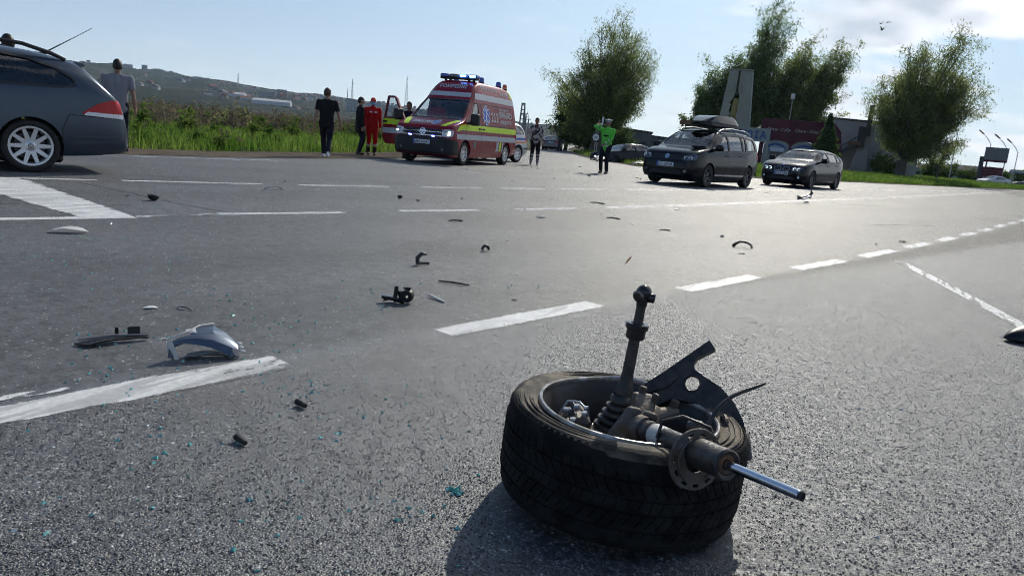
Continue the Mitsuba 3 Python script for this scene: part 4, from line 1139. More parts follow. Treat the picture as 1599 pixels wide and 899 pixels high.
# ================================================================ people
M_('skin', (0.40, 0.235, 0.165), 0.55, spec=0.35)
M_('skin_tan', (0.26, 0.145, 0.10), 0.55, spec=0.35)
M_('hair_dark', (0.018, 0.014, 0.011), 0.55, spec=0.4)
M_('hair_brown', (0.055, 0.032, 0.02), 0.55, spec=0.4)
M_('eye', (0.02, 0.02, 0.022), 0.3)
M_('lips', (0.30, 0.11, 0.09), 0.5)


def cloth(name, a, b=None, f=28, rough=0.9):
    b = b or tuple(v * .7 for v in a)
    M_(name, proc(lambda p, n, uv, a=a, b=b: mix(b, a, fbm(p.x * f, p.y * f, p.z * f, 3))), rough, spec=0.15, sheen=0.3)


cloth('cloth_black', (0.014, 0.014, 0.016))
cloth('cloth_navy', (0.016, 0.018, 0.028))
cloth('cloth_grey', (0.235, 0.235, 0.26), (0.19, 0.19, 0.215))
cloth('cloth_red', (0.50, 0.012, 0.012), (0.40, 0.008, 0.008))
cloth('cloth_light', (0.34, 0.35, 0.37), (0.28, 0.28, 0.30))
M_('cloth_pattern', proc(lambda p, n, uv: mix((0.035, 0.035, 0.045), (0.40, 0.38, 0.35), smoothstep(.44, .52, fbm(p.x * 16, p.y * 16, p.z * 11, 2)))), 0.9, spec=0.1)
M_('hi_vis', (0.13, 0.56, 0.07), 0.8, spec=0.2)
M_('reflective', (0.55, 0.56, 0.58), 0.35, metal=0.3)
M_('shoe_white', (0.62, 0.60, 0.58), 0.6)
M_('shoe_black', (0.012, 0.012, 0.013), 0.4)
M_('mask_blue', (0.16, 0.36, 0.66), 0.8)
M_('cap_white', (0.62, 0.62, 0.63), 0.7)


def blob(chains, res=.028, it=8):
    """chains: lists of (point, radius); every bone is the hull of its two spheres; all joined and smoothed into one surface."""
    ms = []
    for ch in chains:
        for (p, r), (q, s) in zip(ch[:-1], ch[1:]):
            a = m3.Manifold.sphere(r, 14).translate(list(map(float, p)))
            b = m3.Manifold.sphere(s, 14).translate(list(map(float, q)))
            ms.append(m3.Manifold.batch_hull([a, b]))
    m = m3.Manifold.batch_boolean(ms, m3.OpType.Add).refine_to_length(res)
    t = tm(m)
    t.merge_vertices()
    trimesh.smoothing.filter_taubin(t, lamb=.5, nu=.51, iterations=it)
    return t


def ik(a, b, l1, l2, hint):
    a, b, hint = map(lambda v: np.asarray(v, float), (a, b, hint))
    d = b - a
    L = np.linalg.norm(d)
    if L > (l1 + l2) * .999:
        b = a + d / L * (l1 + l2) * .999; d = b - a; L = np.linalg.norm(d)
    u = d / L
    h = hint - u * (hint @ u); h /= np.linalg.norm(h) + 1e-9
    x = (l1 * l1 - l2 * l2 + L * L) / (2 * L)
    return a + u * x + h * math.sqrt(max(l1 * l1 - x * x, 0)), b


def person(label, M, H=1.78, hands=((.05, .32, .80), (.05, -.32, .80)), feet=((.02, .10), (-.02, -.10)), lean=0.0, head_yaw=0, head_pitch=0, top='cloth_black', legs='cloth_navy', shoes='shoe_black',
           sleeves='short', hair='hair_dark', skin='skin', hem=.49, width=1.0, collar=False, trouser_end=.06, elbows=((-.5, .6, -.2), (-.5, -.6, -.2)), curl=.6, hair_long=False, hipz=None, feet_z=(0, 0), knees=None, kind_hair='short'):
    k = thing('person', label, 'person', M)
    s = H / 1.78
    hip = np.array([0, 0, (hipz or .93) * s])
    up = np.array([math.sin(lean), 0, math.cos(lean)])
    P = lambda z, x=0, y=0: hip + up * (z * s) + np.array([x * s, y * s, 0])
    chest, neck = P(.36), P(.55)
    hd = P(.715, .02)
    sh = [P(.475, 0, y * width) for y in (.185, -.185)]
    arms, fore = [], []
    for i in (0, 1):
        tgt = np.asarray(hands[i], float) * s
        e, h = ik(sh[i], tgt, .30 * s, .255 * s, elbows[i])
        arms.append((sh[i], e, h))
    legj = []
    for i, y in ((0, .095), (1, -.095)):
        hp = hip + np.array([0, y * s, -.02 * s])
        f = np.array([feet[i][0] * s, feet[i][1] * s, .085 * s + feet_z[i]])
        kn, an = ik(hp, f, .43 * s, .43 * s, (1, 0, .05) if knees is None else knees[i])
        legj.append((hp, kn, an))
    R = lambda r: r * s
    # body: one continuous surface from head to feet
    ch = [[(hip + [0, 0, 0], R(.095)), (P(.18), R(.085)), (chest, R(.092)), (P(.47), R(.070)), (neck, R(.057)), (P(.645, .012), R(.055))]]
    for y in (.06, -.06): ch.append([(hip + [0, y * s, 0], R(.092)), (P(.18, 0, y * .9), R(.085)), (P(.38, 0, y * 1.3 * width), R(.088)), (P(.46, 0, y * 1.6 * width), R(.06))])
    for a, e, h in arms:
        ch.append([(P(.46, 0, 0), R(.06)), (a, R(.058)), ((a + e) / 2, R(.047)), (e, R(.038)), ((e * .6 + h * .4), R(.040)), (h, R(.026))])
    for i, (hp, kn, an) in enumerate(legj):
        ch.append([(hp, R(.092)), ((hp + kn) / 2, R(.075)), (kn, R(.054)), (kn * .65 + an * .35, R(.058)), (an, R(.036)), (an + np.array([.10 * s, 0, -.045 * s]), R(.028))])
    # hands: palm, four fingers, thumb
    for i, (a, e, h) in enumerate(arms):
        d = (h - e) / np.linalg.norm(h - e)
        sd = np.array([0, 1.0 if i == 0 else -1.0, 0])
        fr = np.array([1.0, 0, 0]) - d * d[0]
        if np.linalg.norm(fr) < .3: fr = np.array([0, 0, 1.0]) - d * d[2]
        fr /= np.linalg.norm(fr)
        inn = np.cross(d, fr); inn *= -1 if inn @ sd > 0 else 1
        ch.append([(h, R(.026)), (h + d * .05 * s + fr * .018 * s, R(.020)), (h + d * .088 * s + fr * .022 * s, R(.014))])
        ch.append([(h, R(.026)), (h + d * .05 * s - fr * .018 * s, R(.020)), (h + d * .082 * s - fr * .026 * s, R(.013))])
        for q, L in zip((.030, .010, -.010, -.029), (.072, .080, .075, .058)):
            b0 = h + d * .085 * s + fr * q * s
            b1 = b0 + (d * math.cos(curl * .5) + inn * math.sin(curl * .5)) * L * .5 * s
            b2 = b1 + (d * math.cos(curl * 1.5) + inn * math.sin(curl * 1.5)) * L * .5 * s
            ch.append([(b0, R(.0095)), (b1, R(.009)), (b2, R(.008))])
        t0 = h + d * .025 * s + fr * .026 * s
        t1 = t0 + (d * .6 + fr * .75 + inn * .25) * .045 * s
        ch.append([(t0, R(.013)), (t1, R(.010)), (t1 + (d * .85 + fr * .3 + inn * .35) * .03 * s, R(.0085))])
    body = blob(ch, .03 * s, 4)
    # head: skull, jaw, nose, ears
    hm = trimesh.creation.icosphere(subdivisions=3, radius=1.0)
    v = hm.vertices.copy()
    x, y, z = v.T
    sx, sy, sz = .098 * s, .076 * s, .118 * s
    jaw = np.clip(-z, 0, 1)
    v2 = np.column_stack([x * sx * (1 - .10 * jaw) + .014 * s * jaw, y * sy * (1 - .30 * jaw ** 1.5), z * sz])
    fx = np.clip(x, 0, 1)
    nose = np.exp(-((y / .16) ** 2) - ((z + .18) / .20) ** 2) * (x > 0)
    v2[:, 0] += nose * .026 * s
    v2[:, 0] -= np.exp(-(((np.abs(y) - .38) / .18) ** 2) - ((z - .02) / .13) ** 2) * (x > 0) * .010 * s
    v2[:, 0] += np.exp(-((y / .35) ** 2) - ((z + .72) / .18) ** 2) * (x > 0) * .010 * s
    hm.vertices = v2
    HM = pose(*hd, head_yaw, head_pitch)
    ears = [sphere((-.005 * s, q * .078 * s, -.01 * s), .03 * s, 1, (.7, .35, 1)) for q in (1, -1)]
    head = moved(cat(hm, *ears), HM)
    add(k, 'body', cat(body, head), skin, True)
    for q in (1, -1): add(k, 'eye', moved(sphere((.083 * s, q * .031 * s, .008 * s), .011 * s, 1, (.6, 1.2, .8)), HM), 'eye', True)
    add(k, 'mouth', moved(sphere((.093 * s, 0, -.065 * s), .02 * s, 1, (.35, 1.1, .3)), HM), 'lips', True)
    hr = trimesh.creation.icosphere(subdivisions=3, radius=1.0)
    v = hr.vertices; x, y, z = v.T
    nzv = meshkit.fbm(v * 6 + len(used), 2, 3)
    g = np.where(z > .18 * (x > .2) + .15 * (x > .45) - (.55 if not hair_long else .95) * (x < 0.1), 1.0, 0.0)
    sc = (1.085 + .05 * (nzv - .5) + .03 * np.clip(z, 0, 1)) * g + .90 * (1 - g)
    hr.vertices = np.column_stack([x * sx * sc - .004 * s, y * sy * sc * 1.02, z * sz * sc])
    add(k, 'hair', moved(hr, HM), hair, True)
    # garments
    tz = hem - .93 / 1.0
    ch = []
    ch.append([(hip + [0, 0, (-.08 if hem > .46 else -.14) * s], R(.122)), (P(.18), R(.120)), (P(.38), R(.124)), (P(.47), R(.092)), (P(.52), R(.066))])
    for y in (.065, -.065): ch.append([(hip + [0, y * s, (-.09 if hem > .46 else -.15) * s], R(.122)), (P(.18, 0, y * .95), R(.116)), (P(.38, .004, y * 1.35 * width), R(.116)), (P(.462, 0, y * 1.7 * width), R(.082)), (P(.51, 0, y * .6), R(.066))])
    for a, e, h in arms:
        c2 = [(P(.45, 0, 0), R(.075)), (a + [0, 0, .004], R(.074))]
        if sleeves == 'short': c2 += [(a * .42 + e * .58, R(.066))]
        else: c2 += [((a + e) / 2, R(.066)), (e, R(.056)), (e * .5 + h * .5, R(.052)), (e * .06 + h * .94, R(.043))]
        ch.append(c2)
    if collar: ch.append([(P(.52), R(.075)), (P(.575, .005), R(.066))])
    add(k, 'jacket' if sleeves != 'short' else 'shirt', blob(ch, .035 * s, 5), top, True)
    ch = []
    for hp, kn, an in legj:
        te = kn + (an - kn) * (1 - trouser_end)
        ch.append([(hip + [0, 0, .03 * s], R(.118)), (hp, R(.108)), ((hp + kn) / 2, R(.090)), (kn, R(.072)), (kn * .4 + te * .6, R(.066)), (te, R(.060))])
    tk = add(k, 'trousers', blob(ch, .035 * s, 5), legs, True)
    for i, (hp, kn, an) in enumerate(legj):
        a = an + np.array([-.055 * s, 0, -.085 * s + .035 * s])
        sm = blob([[(a, R(.036)), (a + [.10 * s, 0, 0], R(.040)), (a + [.20 * s, 0, -.004 * s], R(.034))], [(a + [.01 * s, 0, .0], R(.036)), (an + [0, 0, .02 * s], R(.044))]], .02 * s, 3)
        sm.vertices[:, 2] = np.maximum(sm.vertices[:, 2], an[2] - .085 * s + .001)
        add(k, 'shoe', sm, shoes, True)
    return k, dict(hip=hip, hd=hd, HM=HM, arms=arms, legs=legj, s=s, P=P)


def band(M, a, b, r0, r1, t=.004, n=28):
    return moved(lathe([(r0, a), (r1, b), (r1 - t, b), (r0 - t, a)], n, closed=True), M)


# man in black walking away
person('man in black T-shirt and trousers with white shoes, walking away towards the grass', pose(-5.13, 19.5, 0, 102), 1.80, hands=((-.10, .30, .82), (.02, -.36, .84)), feet=((.27, .06), (-.27, -.07)), hipz=.905, feet_z=(0, .035),
       head_yaw=-35, shoes='shoe_white', skin='skin_tan', hair='hair_brown', lean=.03, width=1.08, elbows=((-.6, .5, -.2), (-.6, -.6, -.2)))
# man in grey T-shirt behind the estate car
person('man in grey T-shirt seen from behind, standing beyond the tail of the grey estate car', pose(-8.05, 14.9, 0, 112), 1.78, hands=((.10, .26, .80), (-.04, -.31, .82)), top='cloth_grey', legs='cloth_navy', skin='skin_tan', width=1.2, head_yaw=12)
# head over the roof of the estate car
person('dark-haired person behind the grey estate car, only the head visible over its roof', pose(-7.75, 11.35, 0, 150), 1.80, top='cloth_black', skin='skin_tan', head_yaw=0)
# woman or man in black jacket with hands behind the back
person('person in black jacket and dark trousers, hands together, standing next to the paramedic in red', pose(-5.02, 22.9, 0.02, 28), 1.72, hands=((.10, -.06, .86), (.02, -.20, .86)), top='cloth_black', legs='cloth_navy', sleeves='long', hem=.42, head_yaw=-10,
       elbows=((-.3, .7, -.3), (-.8, -.3, -.2)), skin='skin', collar=True)
# paramedic
kpm, J = person('paramedic in red overalls with red cap and blue face mask, standing on the verge', pose(-4.72, 23.3, 0.02, -72), 1.74, hands=((.12, .24, .84), (.14, -.25, .86)), top='cloth_red', legs='cloth_red', sleeves='long', trouser_end=.52, hem=.44, collar=True, head_yaw=6, width=1.1)
s = J['s']
add(kpm, 'cap', moved(cat(sphere((-.004, 0, .045 * s), .098 * s, 3, (1.04, .84, .86)), hull(np.vstack([box(.02, .15, .012, (.075, 0, .062)).vertices, box(.02, .09, .010, (.165, 0, .045)).vertices]))), J['HM']), 'cloth_red', 30)
add(kpm, 'face_mask', moved(sphere((.045 * s, 0, -.062 * s), .07 * s, 2, (.98, .92, .80)), J['HM']), 'mask_blue', True)
for hp, kn, an in J['legs']:
    d = (an - kn) / np.linalg.norm(an - kn)
    Mx = basis(kn, np.cross([0, 1.0, 0], d), [0, 1.0, 0])
    bt_ = kn + d * .18 * s
    add(kpm, 'boot', cone(kn + d * .21 * s, an, .068 * s, .060 * s, 18), 'shoe_black', 40)
    add(kpm, 'reflective_band', tube([kn + d * .15 * s, kn + d * .195 * s], [.080 * s, .078 * s], 20), 'reflective', 40)
    add(kpm, 'reflective_band', tube([kn + d * .215 * s, kn + d * .23 * s], [.078 * s, .076 * s], 20), 'yellow_film', 40)
for y in (.075, -.075): add(kpm, 'chest_patch', box(.010, .085, .035, J['P'](.40, .125, y)), 'reflective')
# woman in patterned jacket
kwm, J = person('woman in patterned grey jacket and dark trousers with white stripes, hand at her chin', pose(.40, 27.35, 0, -84), 1.70, hands=((.10, .27, .80), (.16, -.10, 1.36)), feet=((.03, .13), (.0, -.12)), top='cloth_pattern', legs='cloth_black', sleeves='long', hem=.42, hair='hair_dark',
                skin='skin_tan', width=.95, collar=True, elbows=((-.5, .6, -.2), (.1, -.8, -.6)), shoes='shoe_white', trouser_end=.14)
s = J['s']
for hp, kn, an in J['legs']:
    for q, w in ((.25, .05), (.55, .05), (.80, .035)):
        c = kn + (an - kn) * q
        add(kwm, 'stripe', moved(lathe([(.075 * s, -w / 2), (.075 * s, w / 2), (.069 * s, w / 2), (.069 * s, -w / 2)], 22, closed=True), pose(*c, 0, 0, 38 if hp[1] > 0 else -38)), 'cap_white', 40)
# police officer
kof, J = person('police officer in bright green jacket and dark trousers, holding a phone to the ear', pose(2.70, 24.88, 0, -118), 1.77, hands=((.22, .02, .98), (.10, -.155, 1.56)), feet=((.06, .12), (.0, -.11)), top='hi_vis', legs='cloth_navy', sleeves='long', hem=.42, skin='skin_tan',
                width=1.12, collar=True, elbows=((-.2, .9, -.1), (.35, -.8, -.35)), head_yaw=18)
s = J['s']
add(kof, 'cap', moved(cat(lathe([(0, .125), (.115, .115), (.125, .098), (.098, .070), (.094, .045), (0, .045)], 26), hull(np.vstack([box(.02, .15, .010, (.08, 0, .045)).vertices, box(.02, .09, .008, (.135, 0, .03)).vertices]))), J['HM']), 'cap_white', 40)
add(kof, 'cap_band', moved(lathe([(.102, .042), (.102, .070), (.09, .070), (.09, .042)], 26, closed=True), J['HM']), 'cloth_navy', 40)
a, e, h = J['arms'][1]
add(kof, 'phone', rbox(.075, .012, .15, h + np.array([.02, .03, .05]), .004), 'ink')
for a, e, h in J['arms']:
    for q in (.35, .8):
        c, d = e + (h - e) * q, (h - e) / np.linalg.norm(h - e)
        add(kof, 'reflective_band', tube([c - d * .02, c + d * .02], [.060 * s, .058 * s], 18), 'reflective', 40)
add(kof, 'belt', moved(lathe([(.150, -.018), (.150, .018), (.14, .018), (.14, -.018)], 26, closed=True), pose(*(J['hip'] + np.array([0, 0, -.02])), 0) @ np.diag([.95, 1.22, 1, 1])), 'reflective', 40)
add(kof, 'chest_band', moved(lathe([(.143, -.022), (.143, .022), (.13, .022), (.13, -.022)], 26, closed=True), pose(*J['P'](.30), 0) @ np.diag([.93, 1.36, 1, 1])), 'cloth_navy', 40)
# passenger in the cab and the person at the open door
VQ = lambda x, y, z, yaw=0: VM @ pose(x, y, z, yaw)
person('person in dark red clothes seated behind the ambulance windscreen, passenger side', VQ(-1.05, -.46, .16), 1.76, hands=((.32, .16, 1.05), (.32, -.16, 1.05)), feet=((.62, .12), (.62, -.12)), feet_z=(.38, .38), top='cloth_red', sleeves='long', hipz=.93, knees=((1, 0, 1), (1, 0, 1)), skin='skin_tan')
person('person in dark clothes standing behind the open ambulance door, head visible through its window', VQ(-.95, -1.42, 0, 10), 1.74, top='cloth_navy', sleeves='long', skin='skin_tan')
# ================================================================ the torn-off wheel with its suspension leg
C0 = np.array([.3182, 1.8093, .142])
AX = np.array([.0515, .0063, 1.0]); AX /= np.linalg.norm(AX)
MW = basis(C0, np.cross([0, 1.0, 0], AX), [0, 1.0, 0])
MW[:3, 2] = AX; MW[:3, 0] = np.cross([0, 1.0, 0], AX) / np.linalg.norm(np.cross([0, 1.0, 0], AX)); MW[:3, 1] = np.cross(AX, MW[:3, 0])


def dirt_mix(base, dirt, amt, f=30):
    return proc(lambda p, n, uv: mix(base, dirt, amt * smoothstep(.36, .66, fbm(p.x * f, p.y * f, p.z * f, 4))))


M_('wreck_tread', dirt_mix((.0085, .0085, .009), (.022, .021, .020), .8, 26), 0.85, spec=.12)
M_('wreck_sidewall', proc(lambda p, n, uv: mix((.020, .0185, .017), (.135, .110, .080), smoothstep(.30, .62, fbm(p.x * 22, p.y * 22, p.z * 22, 5)) * .85)), 0.75, spec=.3, bump=proc(lambda p, n, uv: mi.Float(fbm(p.x * 160, p.y * 160, p.z * 160, 3))), bscale=.0015)
M_('wreck_rim', dirt_mix((.30, .30, .31), (.10, .085, .07), .75, 24), 0.38, metal=.7)
M_('wreck_barrel_shaded', dirt_mix((.07, .07, .072), (.05, .042, .035), .8, 18), 0.5, metal=.4)  # base darkened to paint the shade inside the rim, dirt mixed over it
M_('wreck_flange', dirt_mix((.40, .40, .41), (.16, .145, .12), .8, 40), 0.34, metal=.8)
M_('wreck_dark', dirt_mix((.016, .016, .018), (.070, .056, .042), .55, 34), 0.45, spec=.5, bump=proc(lambda p, n, uv: mi.Float(fbm(p.x * 190, p.y * 190, p.z * 190, 3))), bscale=.001)
M_('wreck_cast', dirt_mix((.10, .095, .09), (.075, .052, .035), .8, 30), 0.6, metal=.35, bump=proc(lambda p, n, uv: mi.Float(fbm(p.x * 150, p.y * 150, p.z * 150, 3))), bscale=.002)
M_('wreck_rust', dirt_mix((.085, .06, .045), (.20, .09, .04), .8, 40), 0.7, metal=.2)
M_('wreck_gloss', (.010, .010, .011), 0.18, spec=.6)
M_('wreck_chrome', proc(lambda p, n, uv: mix((.55, .60, .70), (.40, .43, .5), fbm(p.x * 90, p.y * 90, p.z * 90, 2))), 0.16, metal=1.0)
M_('wreck_alu', (.55, .55, .54), 0.3, metal=.85)

kw_ = thing('torn_off_wheel', 'torn-off car wheel lying flat on the road with broken driveshaft and shock absorber', 'wheel')
R_, H_ = .3035, .127
prof = [(.222, -.098), (.226, -.108), (.236, -.111), (.246, -.116), (.262, -.1195), (.276, -.1175), (.279, -.1195), (.288, -.1155), (.297, -.108), (.3015, -.098), (R_ - .003, -.075), (R_ - .001, -.04),
        (R_, 0), (R_ - .001, .04), (R_ - .003, .075), (.3015, .098), (.297, .107), (.288, .1135), (.279, .1170), (.276, .1155), (.262, .1170), (.246, .1150), (.236, .110), (.226, .107), (.222, .098), (.205, .06), (.205, -.06)]
ty = lathe(prof, 120, closed=True)
# the tyre sags a little where it carries the load
v = ty.vertices
v[:, 2] += .004 * np.sin(3 * np.arctan2(v[:, 1], v[:, 0])) * (v[:, 2] > .09)
k_t = add(kw_, 'tyre', moved(ty, MW), 'wreck_sidewall', 35)
# tread blocks: slanted shoulder blocks and ribs
bl = []
NB = 74
for i in range(NB):
    a = i * 2 * PI / NB
    for zc, zh, sk, ww in ((-.083, .042, .55, .86), (.083, .042, -.55, .86), (-.037, .034, .70, .88), (.037, .034, -.70, .88), (0, .026, .3, .93)):
        da = ww * PI / NB
        P = []
        for sg in (-1, 1):
            for e in (-1, 1):
                zz = zc + sg * zh / 2
                aa = a + e * da + sk * (zz if zc else zz) / .12 * .35 + (.5 * 2 * PI / NB if abs(zc) == .038 else 0)
                r1 = R_ + .0058 - (.0085 * ((abs(zz) - .075) / .026) ** 2 if abs(zz) > .075 else 0)
                for r in (r1, R_ - .016): P.append((r * math.cos(aa), r * math.sin(aa), zz))
        P = np.array(P)
        bl.append(trimesh.Trimesh(P, [[0, 2, 6], [0, 6, 4], [0, 4, 5], [0, 5, 1], [2, 3, 7], [2, 7, 6], [0, 1, 3], [0, 3, 2], [4, 6, 7], [4, 7, 5]], process=False))
for i in range(96):  # shoulder lugs on the upper and lower edge
    a = i * 2 * PI / 96
    for sg in (-1, 1):
        m = hull([(r * math.cos(a + e), r * math.sin(a + e), sg * z) for e in (-.017, .017) for r, z in ((.298, .104), (.3045, .096), (.290, .1140), (.288, .104))])
        bl.append(m)
add(k_t, 'tread_base', moved(lathe([(.2935, -.1120), (.2980, -.1090), (.3024, -.0990), (R_ + .0006, -.08), (R_ + .0012, 0), (R_ + .0006, .08), (.3024, .0990), (.2980, .1076), (.2935, .1106)], 96), MW), 'wreck_tread', True)
add(k_t, 'tread_blocks', moved(cat(bl), MW), 'wreck_tread', kind='stuff')
for r, h in ((.2555, .1162), (.268, .1165), (.2835, .1152)):
    add(k_t, 'sidewall_ring', moved(lathe([(r - .0022, h - .002), (r - .001, h + .0022), (r + .001, h + .0022), (r + .0022, h - .002)], 96, closed=True), MW), 'wreck_sidewall', 40)
tx = []
for base, s0 in (('225/45 R17', .35), ('RADIAL TUBELESS', 1.9), ('225/45 R17', 3.5), ('RADIAL TUBELESS', 5.0)):
    m = meshkit.text_mesh(base, .010, .0012, bold=True)
    m.apply_translation([-m.bounds[0][0], -.005, 0])
    vv = m.vertices
    a = s0 - vv[:, 0] / .252
    r = .252 + vv[:, 1]
    tx.append(trimesh.Trimesh(np.column_stack([r * np.cos(a), r * np.sin(a), .1145 + vv[:, 2]]), m.faces, process=False))
for m in tx: add(k_t, 'lettering', moved(m, MW), 'wreck_sidewall')
# rim: flange, barrel and spokes seen from the inside
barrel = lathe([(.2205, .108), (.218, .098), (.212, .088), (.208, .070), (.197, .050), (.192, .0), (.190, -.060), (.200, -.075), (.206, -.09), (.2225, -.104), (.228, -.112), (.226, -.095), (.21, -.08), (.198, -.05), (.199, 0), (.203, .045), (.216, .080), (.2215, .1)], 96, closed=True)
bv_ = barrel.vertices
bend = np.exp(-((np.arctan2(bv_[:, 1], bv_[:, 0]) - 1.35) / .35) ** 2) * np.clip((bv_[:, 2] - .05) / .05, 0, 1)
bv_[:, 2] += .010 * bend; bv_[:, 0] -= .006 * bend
k_r = add(kw_, 'rim', moved(barrel, MW), 'wreck_barrel_shaded', 35)
fl = lathe([(.2285, .1030), (.2330, .1120), (.2305, .1195), (.2265, .1205), (.2232, .1185), (.2212, .112), (.2216, .104)], 96, closed=True)
bv_ = fl.vertices
bend = np.exp(-((np.arctan2(bv_[:, 1], bv_[:, 0]) - 1.35) / .35) ** 2)
bv_[:, 2] += .014 * bend; bv_[:, 0] -= .012 * bend
add(k_r, 'flange', moved(fl, MW), 'wreck_flange', 40)
for i in range(10):
    a = i * 2 * PI / 10
    m = hull([(r, s, z) for r, w, z0, z1 in ((.05, .020, -.062, -.030), (.196, .013, -.080, -.058)) for s in (-w, w) for z in (z0, z1)])
    m.apply_transform(trimesh.transformations.rotation_matrix(a, (0, 0, 1)))
    add(k_r, 'spoke', moved(m, MW), 'wreck_rim')
add(k_r, 'hub_flange', moved(lathe([(0, -.022), (.072, -.022), (.078, -.03), (.078, -.066), (0, -.066)], 40), MW), 'wreck_rim', 35)
# brake disc, caliper
k_d = add(kw_, 'brake_disc', moved(lathe([(.045, .012), (.142, .012), (.1435, .010), (.1435, -.010), (.142, -.012), (.045, -.012)], 72, closed=True), MW), 'wreck_rust', 35)
add(k_d, 'disc_bell', moved(lathe([(0, .030), (.062, .030), (.070, .024), (.072, -.012), (0, -.012)], 40), MW), 'wreck_rust', 35)
Lm = lambda x, y, z: (MW @ np.array([x, y, z, 1]))[:3]
cal = cat(moved(rbox(.075, .150, .060, (-.132, .012, .038), .018), MW), moved(rbox(.045, .070, .030, (-.118, -.018, .074), .010), MW), moved(cone((-.135, .045, .05), (-.118, .045, .088), .024, .022, 18), MW), moved(cone((-.135, -.005, .05), (-.122, -.005, .084), .019, .016, 18), MW))
k_c = add(kw_, 'brake_caliper', cal, 'wreck_cast', 30)
for (x, y, z, r) in ((-.150, .032, .074, .014), (-.128, .020, .090, .010), (-.112, -.030, .092, .009), (-.138, -.036, .074, .012), (-.105, .006, .094, .008)):
    add(k_c, 'bolt', moved(lathe([(0, .010), (r * .8, .010), (r, .006), (r, -.02), (0, -.02)], 6, (x, y, z), (-.2, .1, 1)), MW), 'wreck_alu')
add(k_c, 'guide_clip', tube([Lm(-.168, .05, .06), Lm(-.15, .062, .092), Lm(-.12, .05, .098), Lm(-.10, .02, .088)], .0035, 8), 'wreck_alu', 40)
add(k_c, 'brake_pad', moved(rbox(.04, .09, .016, (-.125, -.052, .058), .004, trimesh.transformations.rotation_matrix(.35, (0, 0, 1), (-.125, -.052, .058))), MW), 'wreck_rust')
# knuckle: a lumpy casting with arms
kn = cat(hull(np.vstack([sphere(Lm(*p), r, 2).vertices for p, r in (((-.01, 0, .06), .052), ((.05, .02, .075), .04), ((.075, .05, .09), .028))])),
         hull(np.vstack([sphere(Lm(*p), r, 2).vertices for p, r in (((.03, .0, .085), .034), ((.06, .05, .125), .020), ((.025, .045, .130), .018))])),
         hull(np.vstack([sphere(Lm(*p), r, 2).vertices for p, r in (((.02, -.03, .07), .034), ((.035, -.09, .09), .03))])),
         hull(np.vstack([sphere(Lm(*p), r, 2).vertices for p, r in (((.06, .03, .08), .03), ((.135, .075, .095), .018))])))
k_k = add(kw_, 'knuckle', kn, 'wreck_cast', 40)
for p, r in (((.040, .056, .150), .011), ((.072, .038, .140), .010), ((.135, .075, .118), .012)):
    add(k_k, 'bolt', moved(lathe([(0, .012), (r * .85, .012), (r, .008), (r, -.012), (0, -.012)], 6, p, (.2, .1, 1)), MW), 'wreck_cast')
# driveshaft: boot, shaft, collar, tripod
D0, D1 = np.array([.300, 1.808, .200]), np.array([.3299, 1.820, .5555])
dd = (D1 - D0) / np.linalg.norm(D1 - D0)
L_ = np.linalg.norm(D1 - D0)
k_s = add(kw_, 'driveshaft', lathe([(.023, .06), (.0225, .110), (.0185, .125), (.0150, .150), (.0145, .215), (.0135, .255), (.0165, .258), (.0165, .266), (.0125, .268), (.0115, L_ - .02), (0, L_ - .02)], 28, D0, dd), 'wreck_dark', 35)
bt = D0 + np.array([-.012, -.012, .0])
bp_ = []
for i in range(5):
    r = .052 - .0062 * i; h = .018 * i
    bp_ += [(r - .008, h), (r, h + .0045), (r + .001, h + .009), (r - .001, h + .0135)]
add(k_s, 'rubber_boot', lathe([(0, -.01), (.05, -.01)] + bp_ + [(.025, .092), (.022, .095)], 36, bt, dd + np.array([.06, .04, 0])), 'wreck_dark', 40)
add(k_s, 'boot_clamp', lathe([(.0545, -.014), (.0555, -.006), (.0545, .002), (.052, .002), (.052, -.014)], 36, bt, dd + np.array([.06, .04, 0]), True), 'wreck_alu', 40)
cc = D0 + dd * (L_ - .098)
add(k_s, 'collar', lathe([(.012, -.016), (.022, -.016), (.0245, -.012), (.0245, .008), (.0285, .010), (.029, .0215), (.0265, .024), (.018, .024), (.0155, .018), (.012, .018)], 32, cc, dd), 'wreck_gloss', 35)
tp = D1
add(k_s, 'tripod_joint', cat(sphere(tp + dd * .006, .0195, 3), cone(tp - dd * .03, tp, .0135, .0150, 20)), 'wreck_gloss', 40)
for a in (-.25, 2.0, 4.05):
    q = np.array([math.cos(a), math.sin(a) * .9, -.10 if a < 3 else .05]); q /= np.linalg.norm(q)
    add(k_s, 'roller', cat(lathe([(0, .030), (.010, .030), (.0125, .027), (.0125, .014), (.009, .012), (0, .012)], 20, tp - dd * .004, q)), 'wreck_gloss', 40)
# triangular bracket in front of the boot
B1_, B2_, B3_ = np.array([.3183, 1.742, .276]), np.array([.262, 1.735, .205]), np.array([.352, 1.715, .205])
nb = np.cross(B2_ - B1_, B3_ - B1_); nb /= np.linalg.norm(nb)
add(kw_, 'bracket', hull(np.vstack([sphere(q, .012, 2).vertices for q in (B1_, B2_ + [0, 0, -.02], B3_ + [0, 0, -.02], B1_ + [.018, .004, -.004])])), 'wreck_cast', 40)
